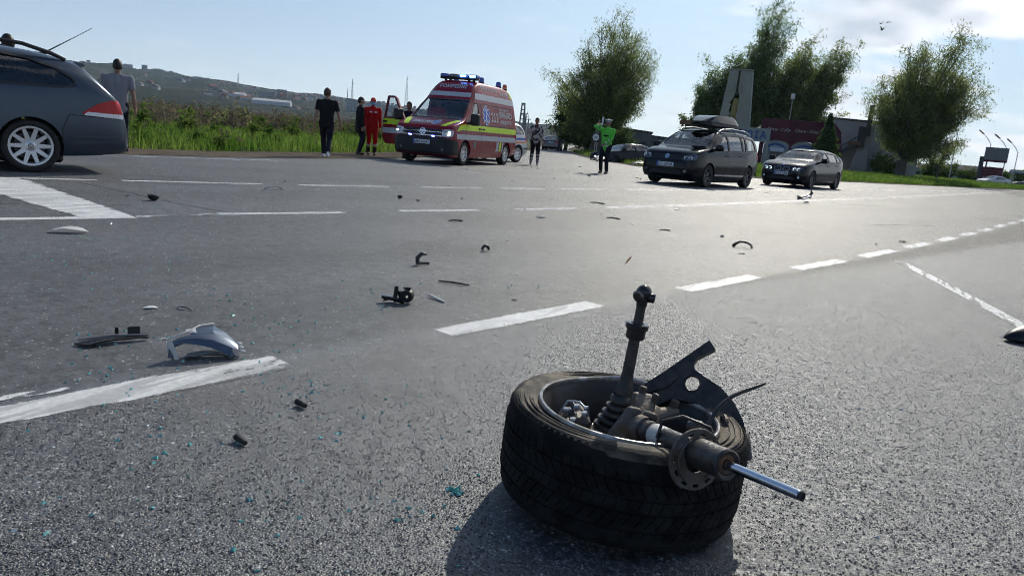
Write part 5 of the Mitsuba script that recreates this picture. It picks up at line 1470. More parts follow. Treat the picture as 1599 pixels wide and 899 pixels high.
# suspension leg
P0, P1, P2 = np.array([.345, 1.72, .240]), np.array([.474, 1.423, .293]), np.array([.551, 1.245, .325])
sd = (P2 - P0) / np.linalg.norm(P2 - P0)
T1 = np.linalg.norm(P1 - P0)
k_a = add(kw_, 'shock_absorber', lathe([(0, -.05), (.024, -.05), (.0265, -.045), (.0265, .030), (.0290, .032), (.0290, .052), (.0265, .054), (.0265, T1 - .06), (.024, T1 - .055)], 40, P0, sd), 'wreck_dark', 35)
add(k_a, 'clamp', cat(lathe([(.0265, -.012), (.0345, -.010), (.0345, .026), (.0265, .028)], 40, P0, sd), *[hull(np.vstack([sphere(P0 + sd * t + np.array([.016, .008, .034]), .011, 1).vertices for t in (-.006, .022)])) for _ in (0,)]), 'wreck_cast', 40)
add(k_a, 'label_sleeve', lathe([(.0268, .062), (.0273, .063), (.0273, .105), (.0268, .106)], 40, P0, sd), 'light_plastic', 40)
pc = P0 + sd * (T1 - .105) + np.array([0, 0, -.006])
un = np.cross(sd, [0, 0, 1.0]); un /= np.linalg.norm(un); vn = np.cross(un, sd)
seat_poly = Point(0, 0).buffer(.066, 24).difference(Point(0, 0).buffer(.0275, 24))
for i in range(11):
    a = i * 2 * PI / 11
    seat_poly = seat_poly.difference(affinity.rotate(affinity.translate(sbox(-.0075, -.0035, .0075, .0035), 0, .0565), math.degrees(a), origin=(0, 0)))
Mp = np.eye(4); Mp[:3, 0], Mp[:3, 1], Mp[:3, 2], Mp[:3, 3] = un, np.cross(sd, un), sd, pc + np.array([0.0, 0, -.012])
k_p = add(k_a, 'spring_seat', moved(prism(seat_poly, .004, -.002), Mp), 'wreck_cast', 30)
for r_, t0 in ((.0665, -.002), (.048, .003)):
    th = np.linspace(-2.6, 2.6, 40) - PI / 2
    add(k_a, 'seat_lip', moved(tube(np.column_stack([r_ * np.cos(th), r_ * np.sin(th), np.full(40, t0)]), .0035, 8), Mp), 'wreck_cast', 40)
add(k_a, 'dust_tube', lathe([(.030, T1 - .112), (.033, T1 - .105), (.0335, T1 - .07), (.0315, T1 - .030), (.0330, T1 - .026), (.0330, T1 - .006), (.029, T1 - .002), (.0225, T1 - .006), (.018, T1 - .03), (.0115, T1 - .03)], 40, P0, sd), 'wreck_dark', 35)
add(k_a, 'seal_ring', lathe([(.0115, T1 - .012), (.022, T1 - .014), (.0225, T1 - .008), (.018, T1 - .004), (.0115, T1 - .006)], 32, P0, sd, True), 'wreck_rust', 40)
LR = np.linalg.norm(P2 - P0)
add(k_a, 'piston_rod', lathe([(.0100, T1 - .04), (.0100, LR - .004), (.0085, LR), (0, LR)], 32, P0, sd), 'wreck_chrome', 35)
add(k_a, 'rod_end', lathe([(.0088, LR), (.0092, LR + .003), (.0065, LR + .0055), (.0050, LR + .002), (0, LR + .002)], 28, P0, sd), 'wreck_dark', 40)
# hose bracket loop over the leg
hb = [P0 + sd * t + np.array([dx, dy, dz]) for t, dx, dy, dz in ((.12, -.03, 0, .005), (.125, -.022, .01, .045), (.15, .01, .02, .060), (.19, .05, .02, .045), (.205, .055, .01, .01))]
add(k_a, 'hose_bracket', tube(hb, .004, 8), 'wreck_dark', 40)
add(k_a, 'bolt', lathe([(0, .018), (.014, .018), (.0165, .012), (.0165, -.018), (0, -.018)], 18, (.4685, 1.68, .272), (.5, -.8, .3)), 'wreck_dark', 40)
# brake hose
HS = np.array([(.470, 1.690, .235), (.505, 1.700, .283), (.521, 1.710, .3086), (.540, 1.722, .326), (.5539, 1.730, .3355), (.5967, 1.750, .3521), (.6482, 1.770, .3681)])
from scipy.interpolate import splprep, splev
tck, _u = splprep(HS.T, s=0, k=3)
add(kw_, 'brake_hose', tube(np.array(splev(np.linspace(0, 1, 30), tck)).T, np.r_[np.full(26, .0052), .0045, .004, .004, .0035], 12), 'wreck_dark', True)
# stamped control arm standing behind
CA = Polygon([(0.0167, 0.063), (0.0395, 0.0903), (0.1026, 0.1473), (0.1681, 0.21), (0.2085, 0.2488), (0.2271, 0.2248), (0.1811, 0.1911), (0.1745, 0.1754), (0.18, 0.1595), (0.2081, 0.1431), (0.2533, 0.1205), (0.2926, 0.0835), (0.3203, 0.0407), (0.3382, -0.0059),
              (0.3109, -0.0205), (0.2907, 0.0137), (0.2543, 0.0427), (0.1925, 0.0651), (0.1314, 0.0705), (0.0672, 0.0284), (0.0235, 0.0218)]).buffer(.006).buffer(-.006).buffer(-.003).buffer(.003)
hole = Point(.1787, .1195).buffer(.0190, 16)
MC = np.eye(4)
MC[:3, 0], MC[:3, 1], MC[:3, 2], MC[:3, 3] = (0.9305, -0.3606, 0.0643), (0.1345, 0.4997, 0.8557), (-0.3407, -0.7876, 0.5134), (0.3324, 1.95, 0.1816)
plate = prism(CA.difference(hole), .005, -.0025)
lip = prism(CA.difference(CA.buffer(-.0045)), .022, -.022)
k_m = add(kw_, 'control_arm', moved(cat(plate, lip), MC), 'wreck_dark', 25)
add(k_m, 'hole_lip', moved(lathe([(.0190, .0), (.0215, .0035), (.0245, .0)], 30, (.1787, .1195, .002)), MC), 'wreck_dark', 40)
add(k_m, 'pressed_ridge', moved(tube([(.06, .075, .003), (.11, .105, .004), (.135, .130, .003)], [.004, .009, .004], 10), MC), 'wreck_dark', 40)
add(k_m, 'bushing', moved(lathe([(0, .016), (.020, .016), (.024, .010), (.024, -.012), (0, -.012)], 24, (.055, .055, 0)), MC), 'wreck_dark', 40)
# torn arch liner and bits at the right rim
for i, (a, r, z, ln) in enumerate(((.10, .235, .10, .09), (.28, .228, .098, .10), (-.12, .25, .115, .06))):
    th = np.linspace(a, a + ln / r, 8)
    add(kw_, 'metal_strip', moved(tube(np.column_stack([r * np.cos(th), r * np.sin(th), z + .012 * np.sin(np.linspace(0, 3, 8))]), [.002, .006, .007, .006, .007, .006, .005, .002], 6), MW), 'wreck_alu' if i < 2 else 'wreck_cast', 40)
add(kw_, 'dangling_lug', hull(np.vstack([sphere(C0 + np.array(q), r, 1).vertices for q, r in (((.312, -.02, .055), .012), ((.320, -.03, .025), .010), ((.318, .0, .07), .008))])), 'wreck_cast', 30)
# ================================================================ trees and plants
def leaves(P, L, W, r, droop=.5, seed=0):
    """One kite-shaped leaf (two triangles) at every point; long axis mostly hanging."""
    n = len(P)
    d = r.normal(0, 1, (n, 3)); d[:, 2] -= droop * 2.2
    d /= np.linalg.norm(d, axis=1)[:, None]
    u = np.cross(d, r.normal(0, 1, (n, 3))); u /= np.linalg.norm(u, axis=1)[:, None] + 1e-9
    l = L * r.uniform(.6, 1.35, n)[:, None]; w = W * r.uniform(.6, 1.3, n)[:, None]
    V = np.stack([P, P + d * l * .45 + u * w * .5, P + d * l, P + d * l * .45 - u * w * .5], 1).reshape(-1, 3)
    i = np.arange(n) * 4
    return trimesh.Trimesh(V, np.vstack([np.column_stack([i, i + 1, i + 2]), np.column_stack([i, i + 2, i + 3])]), process=False)


def tree(name, label, base, height, crowns, leaf, n_leaf, seed, L=.26, W=.075, trunk_r=.35, lean=0.0, fork=.14, limbs=34, droop=.5, group=None, cat_='tree', twig=1.0, strand=.9, limb_r=.26):
    """crowns: ellipsoids (dx, dz, rx, ry, rz) relative to the base; limbs run from the fork to points in them; leaves hang round the limbs' outer part."""
    r = np.random.default_rng(seed)
    b = np.array(base, float)
    k = thing(name, label, cat_, None, group)
    f = b + [lean * fork * height, 0, fork * height]
    tr = tube([b - [0, 0, .3], b + [0, 0, .15], (b + f) / 2 + [.04, .03, 0], f], [trunk_r * 1.5, trunk_r * 1.12, trunk_r * .95, trunk_r * .9], 12)
    add(k, 'trunk', tr, 'bark', 40)
    vol = np.array([c[2] * c[3] * c[4] for c in crowns]); vol = vol ** .7 / (vol ** .7).sum()
    br, lp = [], []
    per = n_leaf / limbs
    for i in range(limbs):
        c = crowns[r.choice(len(crowns), p=vol)]
        q = r.normal(0, 1, 3); q /= np.linalg.norm(q)
        q *= r.uniform(.25, 1) ** .45 * r.uniform(.80, 1.08)
        e = b + [c[0] + q[0] * c[2], q[1] * c[3], c[1] + q[2] * c[4]]
        st = f + (r.uniform(0, .25)) * (e - f) * [0.2, .2, .7]
        m = st * .45 + e * .55 + [0, 0, -.06 * np.linalg.norm(e - st)] + r.normal(0, .25, 3)
        m[0] = m[0] * .8 + f[0] * .2; m[1] = m[1] * .8 + f[1] * .2
        t = np.linspace(0, 1, 9)[:, None]
        P = (1 - t) ** 2 * st + 2 * t * (1 - t) * m + t * t * e
        R0 = trunk_r * limb_r * r.uniform(.5, 1)
        br.append(tube(P, np.linspace(R0, .02, 9), 6, False))
        ln = np.linalg.norm(e - st)
        # twigs along the outer two thirds; leaves in short strands hanging from them
        nt = int(9 * twig)
        for j in range(nt):
            s = r.uniform(.16, 1.0)
            p0 = P[min(int(s * 8), 7)] * (1 - (s * 8) % 1) + P[min(int(s * 8) + 1, 8)] * ((s * 8) % 1)
            d = r.normal(0, 1, 3); d /= np.linalg.norm(d)
            d = d * .9 + (e - st) / ln * .8 + [0, 0, .15]
            tl = ln * r.uniform(.07, .17) + .45
            p1 = p0 + d * tl * .7
            if j % 2 == 0: br.append(tube([p0, (p0 + p1) / 2 + [0, 0, .05 * tl], p1], [.03, .02, .008], 4, False))
            m_ = int(per / nt * r.uniform(.5, 1.5))
            s2 = r.uniform(0, 1, m_) ** .7
            pts = p0 + (p1 - p0) * s2[:, None] + r.normal(0, 1, (m_, 3)) * (.16 + .13 * tl) * [1, 1, .75]
            # strands
            pts[:, 2] -= strand * r.uniform(0, 1, m_) ** 2 * droop
            lp.append(pts)
    add(k, 'limbs', cat(br), 'bark', True)
    add(k, 'crown', leaves(np.vstack(lp), L, W, r, droop), leaf)
    return k


# large willow behind the officer (about 75 m away), dark bush to its left
tree('willow_tree', 'large leaning willow behind the officer, leftmost of the big trees', (7.2, 78, 0), 14.5, [(.6, 7.6, 5.0, 4.4, 4.6), (1.6, 11.0, 3.4, 3.0, 3.0), (-1.8, 6.4, 3.8, 3.4, 3.6), (3.4, 6.6, 3.2, 3.0, 3.4), (2.8, 9.4, 3.2, 3.0, 3.0), (-2.6, 4.0, 2.6, 2.6, 2.4)], 'willow_leaf', 90000, 11, trunk_r=.55, limbs=110, droop=.75, lean=.15, twig=1.3)
for i, (x, y, h, cr, n) in enumerate([(4.6, 84, 6.6, [(.4, 3.4, 2.5, 2.4, 2.9), (1.8, 4.6, 1.8, 2.0, 2.2), (-.9, 2.6, 1.5, 1.8, 1.8)], 16000), (7.2, 82, 5.4, [(0, 2.4, 2.6, 2.4, 2.4)], 12000), (10.0, 80, 3.4, [(0, 1.5, 1.6, 1.6, 1.5)], 6000)]):
    tree('bushy_tree', ['dark bushy tree left of the leaning willow, beside the far saloon', 'dark low tree in the shade under the left side of the leaning willow', 'low dark shrub at the foot of the leaning willow, on its right'][i], (x, y, 0), h, cr, 'dark_leaf', n, 21 + i, L=.24, W=.13, trunk_r=.22, limbs=26, droop=.2, fork=.1)
# trees behind the monument (about 110 m)
P_ = [
    ('poplar_tree', 'tall poplar with the highest top, behind the concrete monument', (32.2, 112), 23, [(1.4, 13, 3.6, 3.4, 6.0), (2.4, 20.0, 2.4, 2.4, 3.0), (.2, 8, 3.2, 3.2, 4.2)], 52000, 'poplar_leaf'),
    ('poplar_tree', 'lower poplar at the left edge of the group behind the monument', (26.2, 113), 15, [(.4, 9, 2.4, 2.4, 4.6), (1.0, 13.2, 1.5, 1.6, 2.2), (-.5, 5, 2.6, 2.6, 3)], 32000, 'poplar_leaf'),
    ('poplar_tree', 'narrow poplar just left of the tallest one, behind the monument', (29.2, 114), 18, [(.8, 11, 2.2, 2.2, 4.8), (1.4, 14.6, 1.3, 1.4, 2.2), (0, 5, 2.4, 2.4, 3)], 32000, 'poplar_leaf'),
    ('willow_tree', 'willow right of the tallest poplar, above the red kiosks', (36.6, 113), 19, [(1.8, 12.5, 2.8, 3, 4.6), (1.0, 8, 3.2, 3.2, 4.0), (3.0, 16.3, 1.6, 1.8, 2.6)], 46000, 'willow_leaf'),
    ('willow_tree', 'spreading willow at the right edge of the group, above the grey hall', (39.4, 114), 17, [(4.2, 12.0, 3.0, 3, 4.0), (5.2, 15.0, 2.2, 2.2, 2.4), (2.0, 8, 3.2, 3, 3.6), (5.4, 8.2, 2.2, 2.4, 2.6)], 50000, 'willow_leaf'),
]
for i, (nm, lb, (x, y), h, cr, n, lf) in enumerate(P_):
    tree(nm, lb, (x, y, 0), h, cr, lf, n, 31 + i, L=.42, W=.14, trunk_r=.38, limbs=74, droop=.35, fork=.18, limb_r=.26)
# big willow on the right (about 80 m)
tree('willow_tree', 'big willow with a fan of many limbs, rightmost of the big trees', (39.9, 80, 0), 16.5, [(1.6, 9.0, 5.4, 4.4, 4.6), (3.0, 12.8, 3.4, 3.2, 3.0), (-1.8, 8.0, 3.4, 3.4, 4.0), (4.8, 8.8, 3.0, 3.0, 3.6), (3.6, 5.0, 3.4, 3, 2.4), (-.2, 11.2, 3.0, 3.0, 3.2)], 'willow_leaf', 80000, 51, L=.30, W=.085, trunk_r=.55, limbs=120, droop=.6, fork=.12, limb_r=.22, twig=1.2)
# conifer in front of the kiosks
k = thing('conifer_tree', 'dark pointed conifer in front of the red kiosk wall', 'tree')
r = np.random.default_rng(61)
bx_, by_ = 33.3, 84.0
add(k, 'trunk', tube([(bx_, by_, -.2), (bx_ + .05, by_, 5.6)], [.14, .03], 8), 'bark', True)
n = 15000
h = r.uniform(0, 1, n) ** 1.25
a = r.uniform(0, 2 * PI, n)
R = (1 - h) * 2.1 * np.sqrt(r.uniform(.15, 1, n)) * (1 + .22 * np.sin(h * 46))
add(k, 'crown', leaves(np.column_stack([bx_ + R * np.cos(a), by_ + R * np.sin(a), .25 + h * 6.0]), .28, .10, r, .35), 'dark_leaf')
# thin young tree on the right
tree('young_tree', 'thin young tree with few leaves between the right willow and the lamp posts', (44.9, 82, 0), 5.2, [(.7, 4.0, .9, .9, 1.3)], 'willow_leaf', 900, 71, trunk_r=.10, limbs=10, fork=.35)
# distant hedges and bushes
for i, (px_, Y, w, hh_, lb) in enumerate([(66.5, 120, 5.0, 2.6, 'bush beside the lamp post on the right'), (70.5, 120, 4.0, 2.2, 'bush between the two right lamp posts'), (73.5, 118, 4.2, 2.8, 'bush left of the fuel price sign'), (74.5, 112, 3.6, 2.4, 'bush right of the fuel price sign'),
                                       (42.0, 88, 3.4, 2.6, 'bush at the foot of the right willow, left side'), (64.0, 118, 3.5, 3.4, 'bush behind the young tree')]):
    tree('bush', lb, (px_, Y, -.1), hh_, [(0, hh_ * .55, w * .5, w * .4, hh_ * .5)], 'weed_green', 4200, 81 + i, L=.30, W=.16, trunk_r=.08, limbs=16, fork=.1, droop=.1, cat_='bush')

# ---------------------------------------------------------------- grass
def blades(n, pts, h, w, seed, lean=.35):
    r = np.random.default_rng(seed)
    hh = h * r.uniform(.45, 1.25, n) if np.ndim(h) == 0 else h * r.uniform(.5, 1.25, n)
    a = r.uniform(0, 2 * PI, n)
    d = np.column_stack([np.cos(a), np.sin(a), 0 * a]) * (lean * r.uniform(.1, 1.2, n) * hh)[:, None]
    b = r.uniform(0, 2 * PI, n)
    u = np.column_stack([np.cos(b), np.sin(b), 0 * b]) * (w * r.uniform(.6, 1.3, n) / 2)[:, None]
    up = np.column_stack([0 * hh, 0 * hh, hh])
    P = pts
    V = np.stack([P - u, P + u, P + up * .6 + d * .35 - u * .75, P + up * .6 + d * .35 + u * .75, P + up * .97 + d], 1).reshape(-1, 3)
    i = np.arange(n) * 5
    F = np.vstack([np.column_stack([i, i + 1, i + 3]), np.column_stack([i, i + 3, i + 2]), np.column_stack([i + 2, i + 3, i + 4])])
    return trimesh.Trimesh(V, F, process=False)


def scatter(poly, n, seed):
    r = np.random.default_rng(seed)
    x0, y0, x1, y1 = poly.bounds
    out = []
    while sum(map(len, out)) < n:
        q = r.uniform((x0, y0), (x1, y1), (n * 2, 2))
        out.append(q[shapely.contains_xy(poly, q[:, 0], q[:, 1])])
    return np.vstack(out)[:n]


verge_edge = offset_poly([(-18, 0.5)] + dirt_in, 1.1, 1.11, 3, .9)
LG = np.array([(-18.5, 2)] + dirt_in) + [-1.35, .55]
left_field = Polygon(np.vstack([LG, [(-8, 82), (-22, 50), (-30, 28)]])).buffer(0)
far_left = Polygon([(-31, 30), (-20, 26), (-12, 30), (-6, 46), (-3, 70), (-4, 104), (-30, 96), (-60, 70)]).buffer(0)
right_verge = Polygon([(5.2, 80), (4.7, 60), (5.1, 50), (5.6, 44.5), (6.5, 40.2), (8.0, 37.6), (11.2, 36.7), (18.2, 45.0), (27.7, 54.8), (55.8, 84.2), (128, 155), (110, 165), (60, 118), (34, 92), (18, 82)]).buffer(0)


def grass_h(q, base, amp, f=.45, seed=2):
    return base + amp * (meshkit.fbm(np.column_stack([q * f, np.full(len(q), .5)]), 3, seed) - .35)


q = scatter(left_field, 110000, 1)
dist = np.hypot(q[:, 0], q[:, 1])
d_edge = shapely.distance(shapely.points(q), LineString(LG))
ok = (meshkit.fbm(np.column_stack([q * 1.4, np.full(len(q), 1.5)]), 2, 9) > .30 + .25 * np.exp(-d_edge / .5)) & (dist < 62)
q, d_edge = q[ok], d_edge[ok]
hh = np.clip(grass_h(q, .36, .55, .9), .10, .8) * (1 - .62 * np.exp(-d_edge / .8))
solo('grass', blades(len(q), np.column_stack([q, np.full(len(q), -.04)]), hh, .030, 4), 'grass_blade', 'long bright green grass on the left verge', 'grass', kind='stuff')
q = scatter(right_verge, 120000, 5)
ok = meshkit.fbm(np.column_stack([q * .9, np.full(len(q), 1.5)]), 2, 9) > .30
q = q[ok]
d_edge = shapely.distance(shapely.points(q), LineString(right_edge))
hh = np.clip(grass_h(q, .40, .60, .5), .10, .85) * (1 - .7 * np.exp(-d_edge / 1.2))
solo('grass', blades(len(q), np.column_stack([q, np.full(len(q), -.05)]), hh, .055, 6), 'grass_blade', 'green grass on the right verge round the crashed car', 'grass', kind='stuff')

# tall dry weeds behind the left grass: stems with side shoots and seed heads
def weeds(q, h, seed, mat_h):
    r = np.random.default_rng(seed)
    P, Vs = [], []
    stems, lv = [], []
    for (x, y), H in zip(q, h):
        top = np.array([x + r.normal(0, .18), y + r.normal(0, .18), H])
        b = np.array([x, y, -.1])
        w = .008 + .008 * r.random()
        stems.append((b, top, w * (1 + (np.hypot(x, y) > 45))))
        for _ in range(r.integers(4, 9)):
            s = r.uniform(.30, 1)
            p = b + (top - b) * s
            a = r.uniform(0, 2 * PI)
            e = p + np.array([math.cos(a), math.sin(a), r.uniform(.3, 1.2)]) * H * r.uniform(.08, .24)
            stems.append((p, e, w * .8))
            lv.append(p + (e - p) * r.uniform(.4, 1.1, (r.integers(3, 8), 1)) + r.normal(0, .05, 3))
    B, E, W_ = np.array([s[0] for s in stems]), np.array([s[1] for s in stems]), np.array([s[2] for s in stems])[:, None]
    a = r.uniform(0, 2 * PI, len(B))
    u = np.column_stack([np.cos(a), np.sin(a), 0 * a]) * W_; v = np.column_stack([-np.sin(a), np.cos(a), 0 * a]) * W_
    V = np.stack([B + u, B - u * .5 + v * .87, B - u * .5 - v * .87, E], 1).reshape(-1, 3)
    i = np.arange(len(B)) * 4
    F = np.vstack([np.column_stack([i, i + 1, i + 3]), np.column_stack([i + 1, i + 2, i + 3]), np.column_stack([i + 2, i, i + 3])])
    return trimesh.Trimesh(V, F, process=False), np.vstack(lv)


r = np.random.default_rng(91)
q = scatter(Polygon([(-30, 26), (-12.5, 27.5), (-7.6, 40), (-4.0, 62), (-5, 92), (-34, 84), (-60, 62)]), 5200, 7)
keep = meshkit.fbm(np.column_stack([q * .12, np.full(len(q), .5)]), 3, 4) > .40
q = q[keep]
hh = r.uniform(.5, 1.15, len(q)) * (.75 + .5 * meshkit.fbm(np.column_stack([q * .08, np.full(len(q), .5)]), 2, 14))
ms, lv = weeds(q, hh, 8, None)
kk = thing('dry_weeds', 'tall brown dry weeds behind the grass on the left', 'weeds', kind='stuff')
add(kk, 'stems', ms, 'weed_dry', kind='stuff')
add(kk, 'dry_leaves', leaves(lv, .16, .07, r, .1), 'weed_dry', kind='stuff')
q = scatter(Polygon([(-24, 20), (-9.5, 21), (-6.5, 32), (-3.6, 52), (-6, 84), (-40, 70)]), 300, 17)
ms, lv = weeds(q, r.uniform(.4, .95, len(q)), 18, None)
kk = thing('green_weeds', 'leafy green weeds scattered through the grass on the left', 'weeds', kind='stuff')
add(kk, 'stems', ms, 'weed_green', kind='stuff')
add(kk, 'leaf_clumps', leaves(np.repeat(lv, 3, 0) + r.normal(0, .05, (len(lv) * 3, 3)), .17, .09, r, .1), 'weed_green', kind='stuff')
# stalks and broad-leaved weeds standing in the bright grass
q = scatter(Polygon(np.vstack([LG[1:7] + [-.3, .2], LG[6:0:-1] + [-7, 4]])).buffer(0), 420, 27)
ms, lv = weeds(q[:40], r.uniform(.35, .75, 40), 28, None)
kk = thing('dry_stalks', 'thin dry stalks standing in the bright grass of the left verge', 'weeds', kind='stuff')
add(kk, 'stems', ms, 'weed_dry', kind='stuff')
add(kk, 'seed_heads', leaves(lv, .09, .035, r, .1), 'weed_dry', kind='stuff')
ms, lv = weeds(q[404:], r.uniform(.22, .4, len(q) - 404), 29, None)
kk = thing('broad_weeds', 'broad-leaved dark green weeds in the bright grass of the left verge', 'weeds', kind='stuff')
add(kk, 'stems', ms, 'weed_green', kind='stuff')
add(kk, 'leaf_clumps', leaves(np.repeat(lv, 3, 0) + r.normal(0, .05, (len(lv) * 3, 3)), .15, .08, r, .1), 'weed_green', kind='stuff')
# separate bushes in the field, one by one
for i, (px_, Y, w, h) in enumerate([(-12.9, 34, 1.6, 1.5), (-8.6, 40, 1.4, 1.5), (-19.5, 42, 2.2, 1.5), (-16.2, 52, 2.8, 1.9), (-6.6, 48, 1.6, 1.5), (-25, 60, 3.4, 2.0), (-10.8, 62, 3.0, 2.0), (-33, 66, 3.2, 2.1), (-5.6, 66, 2.4, 1.7)]):
    lab = ['bush in the grass left of the man in black', 'bush in the grass just right of the man in black', 'low bush in the weeds above the estate car tail', 'brown-green bush in the weeds, middle of the left field', 'bush behind the paramedic in red',
           'wide bush far left in the weeds', 'wide bush far behind the man in black', 'bush at the far left edge of the field, near the estate car roof', 'bush beside the open ambulance door, behind it'][i]
    h *= .62
    tree('bush', lab, (px_, Y, -.1), h, [(0, h * .55, w * .5, w * .45, h * .5)], 'weed_green' if i % 2 else 'willow_leaf', 1800, 101 + i, L=.15, W=.07, trunk_r=.03, limbs=16, fork=.12, droop=.1, cat_='bush', limb_r=.6)
# ================================================================ town on the hills, masts, poles, buildings, signs
M_('house_wall_a', (0.33, 0.31, 0.28), 0.9, spec=.1); M_('house_wall_b', (0.24, 0.20, 0.17), 0.9, spec=.1); M_('house_wall_c', (0.42, 0.42, 0.42), 0.9, spec=.1)
M_('house_roof_a', (0.24, 0.10, 0.07), 0.9, spec=.1); M_('house_roof_b', (0.15, 0.13, 0.12), 0.9, spec=.1)
M_('block_wall', (0.26, 0.27, 0.28), 0.9, spec=.1)
M_('window_dark', (0.03, 0.035, 0.045), 0.2, spec=.6)
r = np.random.default_rng(5)
hw = box(1, 1, 1, (0, 0, .5))
hr_ = hull([(-.55, -.55, .98), (-.55, .55, .98), (.55, -.55, .98), (.55, .55, .98), (-.55, 0, 1.5), (.55, 0, 1.5)])
HW = {m: mikit.ply(hw, m) for m in ('house_wall_a', 'house_wall_b', 'house_wall_c')}
HR = {m: mikit.ply(hr_, m) for m in ('house_roof_a', 'house_roof_b')}
n_h = 0
while n_h < 170:
    az, qv = r.uniform(-31, 3.5), r.uniform(.05, .74)
    if meshkit.fbm(np.array([[az * .5, qv * 6, 2.2]]), 2, 5)[0] < .46: continue
    p = on_hill(az, qv)
    w, d, h = r.uniform(7, 13), r.uniform(6, 10), r.uniform(3.5, 6)
    k = thing('house', 'small house with pitched roof among others on the far hillside', 'house', None, 'houses on the far hillside')
    M = pose(p[0], p[1], p[2] - 1.5, r.uniform(0, 180)) @ np.diag([w, d, h, 1])
    wm = ('house_wall_a', 'house_wall_b', 'house_wall_c')[r.integers(3)]; rm = ('house_roof_a', 'house_roof_b')[int(r.random() < .35)]
    scene[k + '__wall'] = {**HW[wm], 'to_world': T(M.tolist())}
    scene[k + '__roof'] = {**HR[rm], 'to_world': T(M.tolist())}
    n_h += 1
for i, (az, qv, w, h) in enumerate([(-19.2, .30, 34, 16), (-18.0, .34, 24, 20), (-11.6, .20, 30, 22), (-10.4, .22, 26, 16), (-6.9, .14, 40, 20), (-27.8, .80, 30, 14), (-26.9, .82, 22, 18), (-23.5, .62, 26, 15), (-15, .55, 30, 15), (-13.2, .12, 22, 26), (-5.9, .16, 30, 22), (-2, .2, 36, 16)]):
    p = on_hill(az, qv)
    w, h = w * .7, h * .72
    M = pose(p[0], p[1], p[2] - 2, -az + r.uniform(-25, 25))
    k = thing('apartment_block', 'pale apartment block standing out above the houses of the far hillside', 'building', M, 'apartment blocks on the far hillside')
    add(k, 'wall', box(w, 12, h, (0, 0, h / 2)), 'block_wall')
    add(k, 'roof', box(w + .6, 12.6, .5, (0, 0, h + .26)), 'house_roof_b')
    for zz in range(1, int(h / 3.2)):
        for xx in np.arange(-w / 2 + 2.5, w / 2 - 1, 4.2): add(k, 'window', box(1.9, .12, 1.5, (xx, -6.05, zz * 3.1)), 'window_dark')
# long white greenhouse roofs
for i, (az, qv, w) in enumerate([(-18.6, .10, 50), (-20.9, .17, 22)]):
    p = on_hill(az, qv)
    k = solo('greenhouse', hull([(-w / 2, y, z) for y, z in ((-14, 0), (14, 0), (-13, 5), (13, 5), (0, 8))] + [(w / 2, y, z) for y, z in ((-14, 0), (14, 0), (-13, 5), (13, 5), (0, 8))]), 'house_wall_c',
             ['long white greenhouse at the foot of the hills', 'shorter white greenhouse higher up the foot of the hills'][i], 'greenhouse', pose(p[0], p[1], p[2] - .3, 12))


def lattice(k, H, w0, w1, n, rr_, arms=()):
    leg = lambda t, sx, sy: np.array([sx * (w0 + (w1 - w0) * t) / 2, sy * (w0 + (w1 - w0) * t) / 2, t * H])
    C = [(1, 1), (1, -1), (-1, -1), (-1, 1)]
    for c in C: add(k, 'leg', tube([leg(0, *c), leg(1, *c)], rr_, 5), 'steel')
    br = []
    for i in range(n):
        a, b = i / n, (i + 1) / n
        for j in range(4):
            br += [tube([leg(a, *C[j]), leg(b, *C[(j + 1) % 4])], rr_ * .6, 4), tube([leg(b, *C[j]), leg(b, *C[(j + 1) % 4])], rr_ * .6, 4)]
    add(k, 'lattice_bracing', cat(br), 'steel', kind='stuff')
    for z, L in arms: add(k, 'cross_arm', box(L, .35, .5, (0, 0, z)), 'steel')


for az, qv, H, lb in [(-21.0, .70, 34, 'thin lattice mast on the hilltop, left of the others'), (-13.2, .60, 62, 'tall lattice mast in the middle of the far hillside'), (-13.5, .80, 30, 'slim antenna mast on the ridge, small'), (-9.2, .60, 84, 'tall pale lattice mast on the hills right of the man in black')]:
    p = on_hill(az, qv)
    k = thing('lattice_mast', lb, 'mast', pose(p[0], p[1], p[2] - 1))
    lattice(k, H, H * .09, .8, 12, .28, ((H * .8, 9),) if H == 62 else ())
# power poles down the side road
M_('concrete', proc(lambda p, n, uv: mix((.20, .195, .185), (.36, .35, .33), fbm(p.x * 1.7, p.y * 1.7, p.z * .9, 5)) * (.85 + .3 * fbm(p.x * 20, p.y * 20, p.z * 20, 2))), .9, spec=.2)
k = thing('power_pole', 'tall lattice power pole with gaps, nearest of the row beyond the ambulance', 'pole', pose(-.45, 84, -.1, 20, 0, 0))
for s in (-1, 1): add(k, 'leg', tube([(s * .42, 0, -.2), (s * .16, 0, 4.7)], [.10, .08], 6), 'concrete')
for z in np.arange(.6, 4.7, .5):
    w = .42 - .26 * z / 4.7
    add(k, 'rung', box(2 * w, .09, .10, (0, 0, z)), 'concrete')
add(k, 'cap', box(.42, .18, .16, (0, 0, 4.76)), 'concrete')
for i, (x, y, H) in enumerate([(-.35, 100, 4.5), (-.1, 128, 5.0), (.5, 165, 5.4), (1.6, 215, 5.6)]):
    k = thing('power_pole', ['slim power pole, second of the row beyond the ambulance', 'slim power pole, third of the row beyond the ambulance', 'slim power pole, fourth of the row beyond the ambulance', 'slim power pole, farthest of the row beyond the ambulance'][i], 'pole', pose(x, y, 0))
    add(k, 'shaft', tube([(0, 0, -.2), (0, 0, H)], [.17, .11], 8), 'concrete', 40)
    add(k, 'cross_arm', box(1.1, .1, .1, (0, .12, H - .4)), 'steel')
    for s in (-.45, 0, .45): add(k, 'insulator', tube([(s, .12, H - .35), (s, .12, H - .12)], [.05, .035], 6), 'grey_plastic')
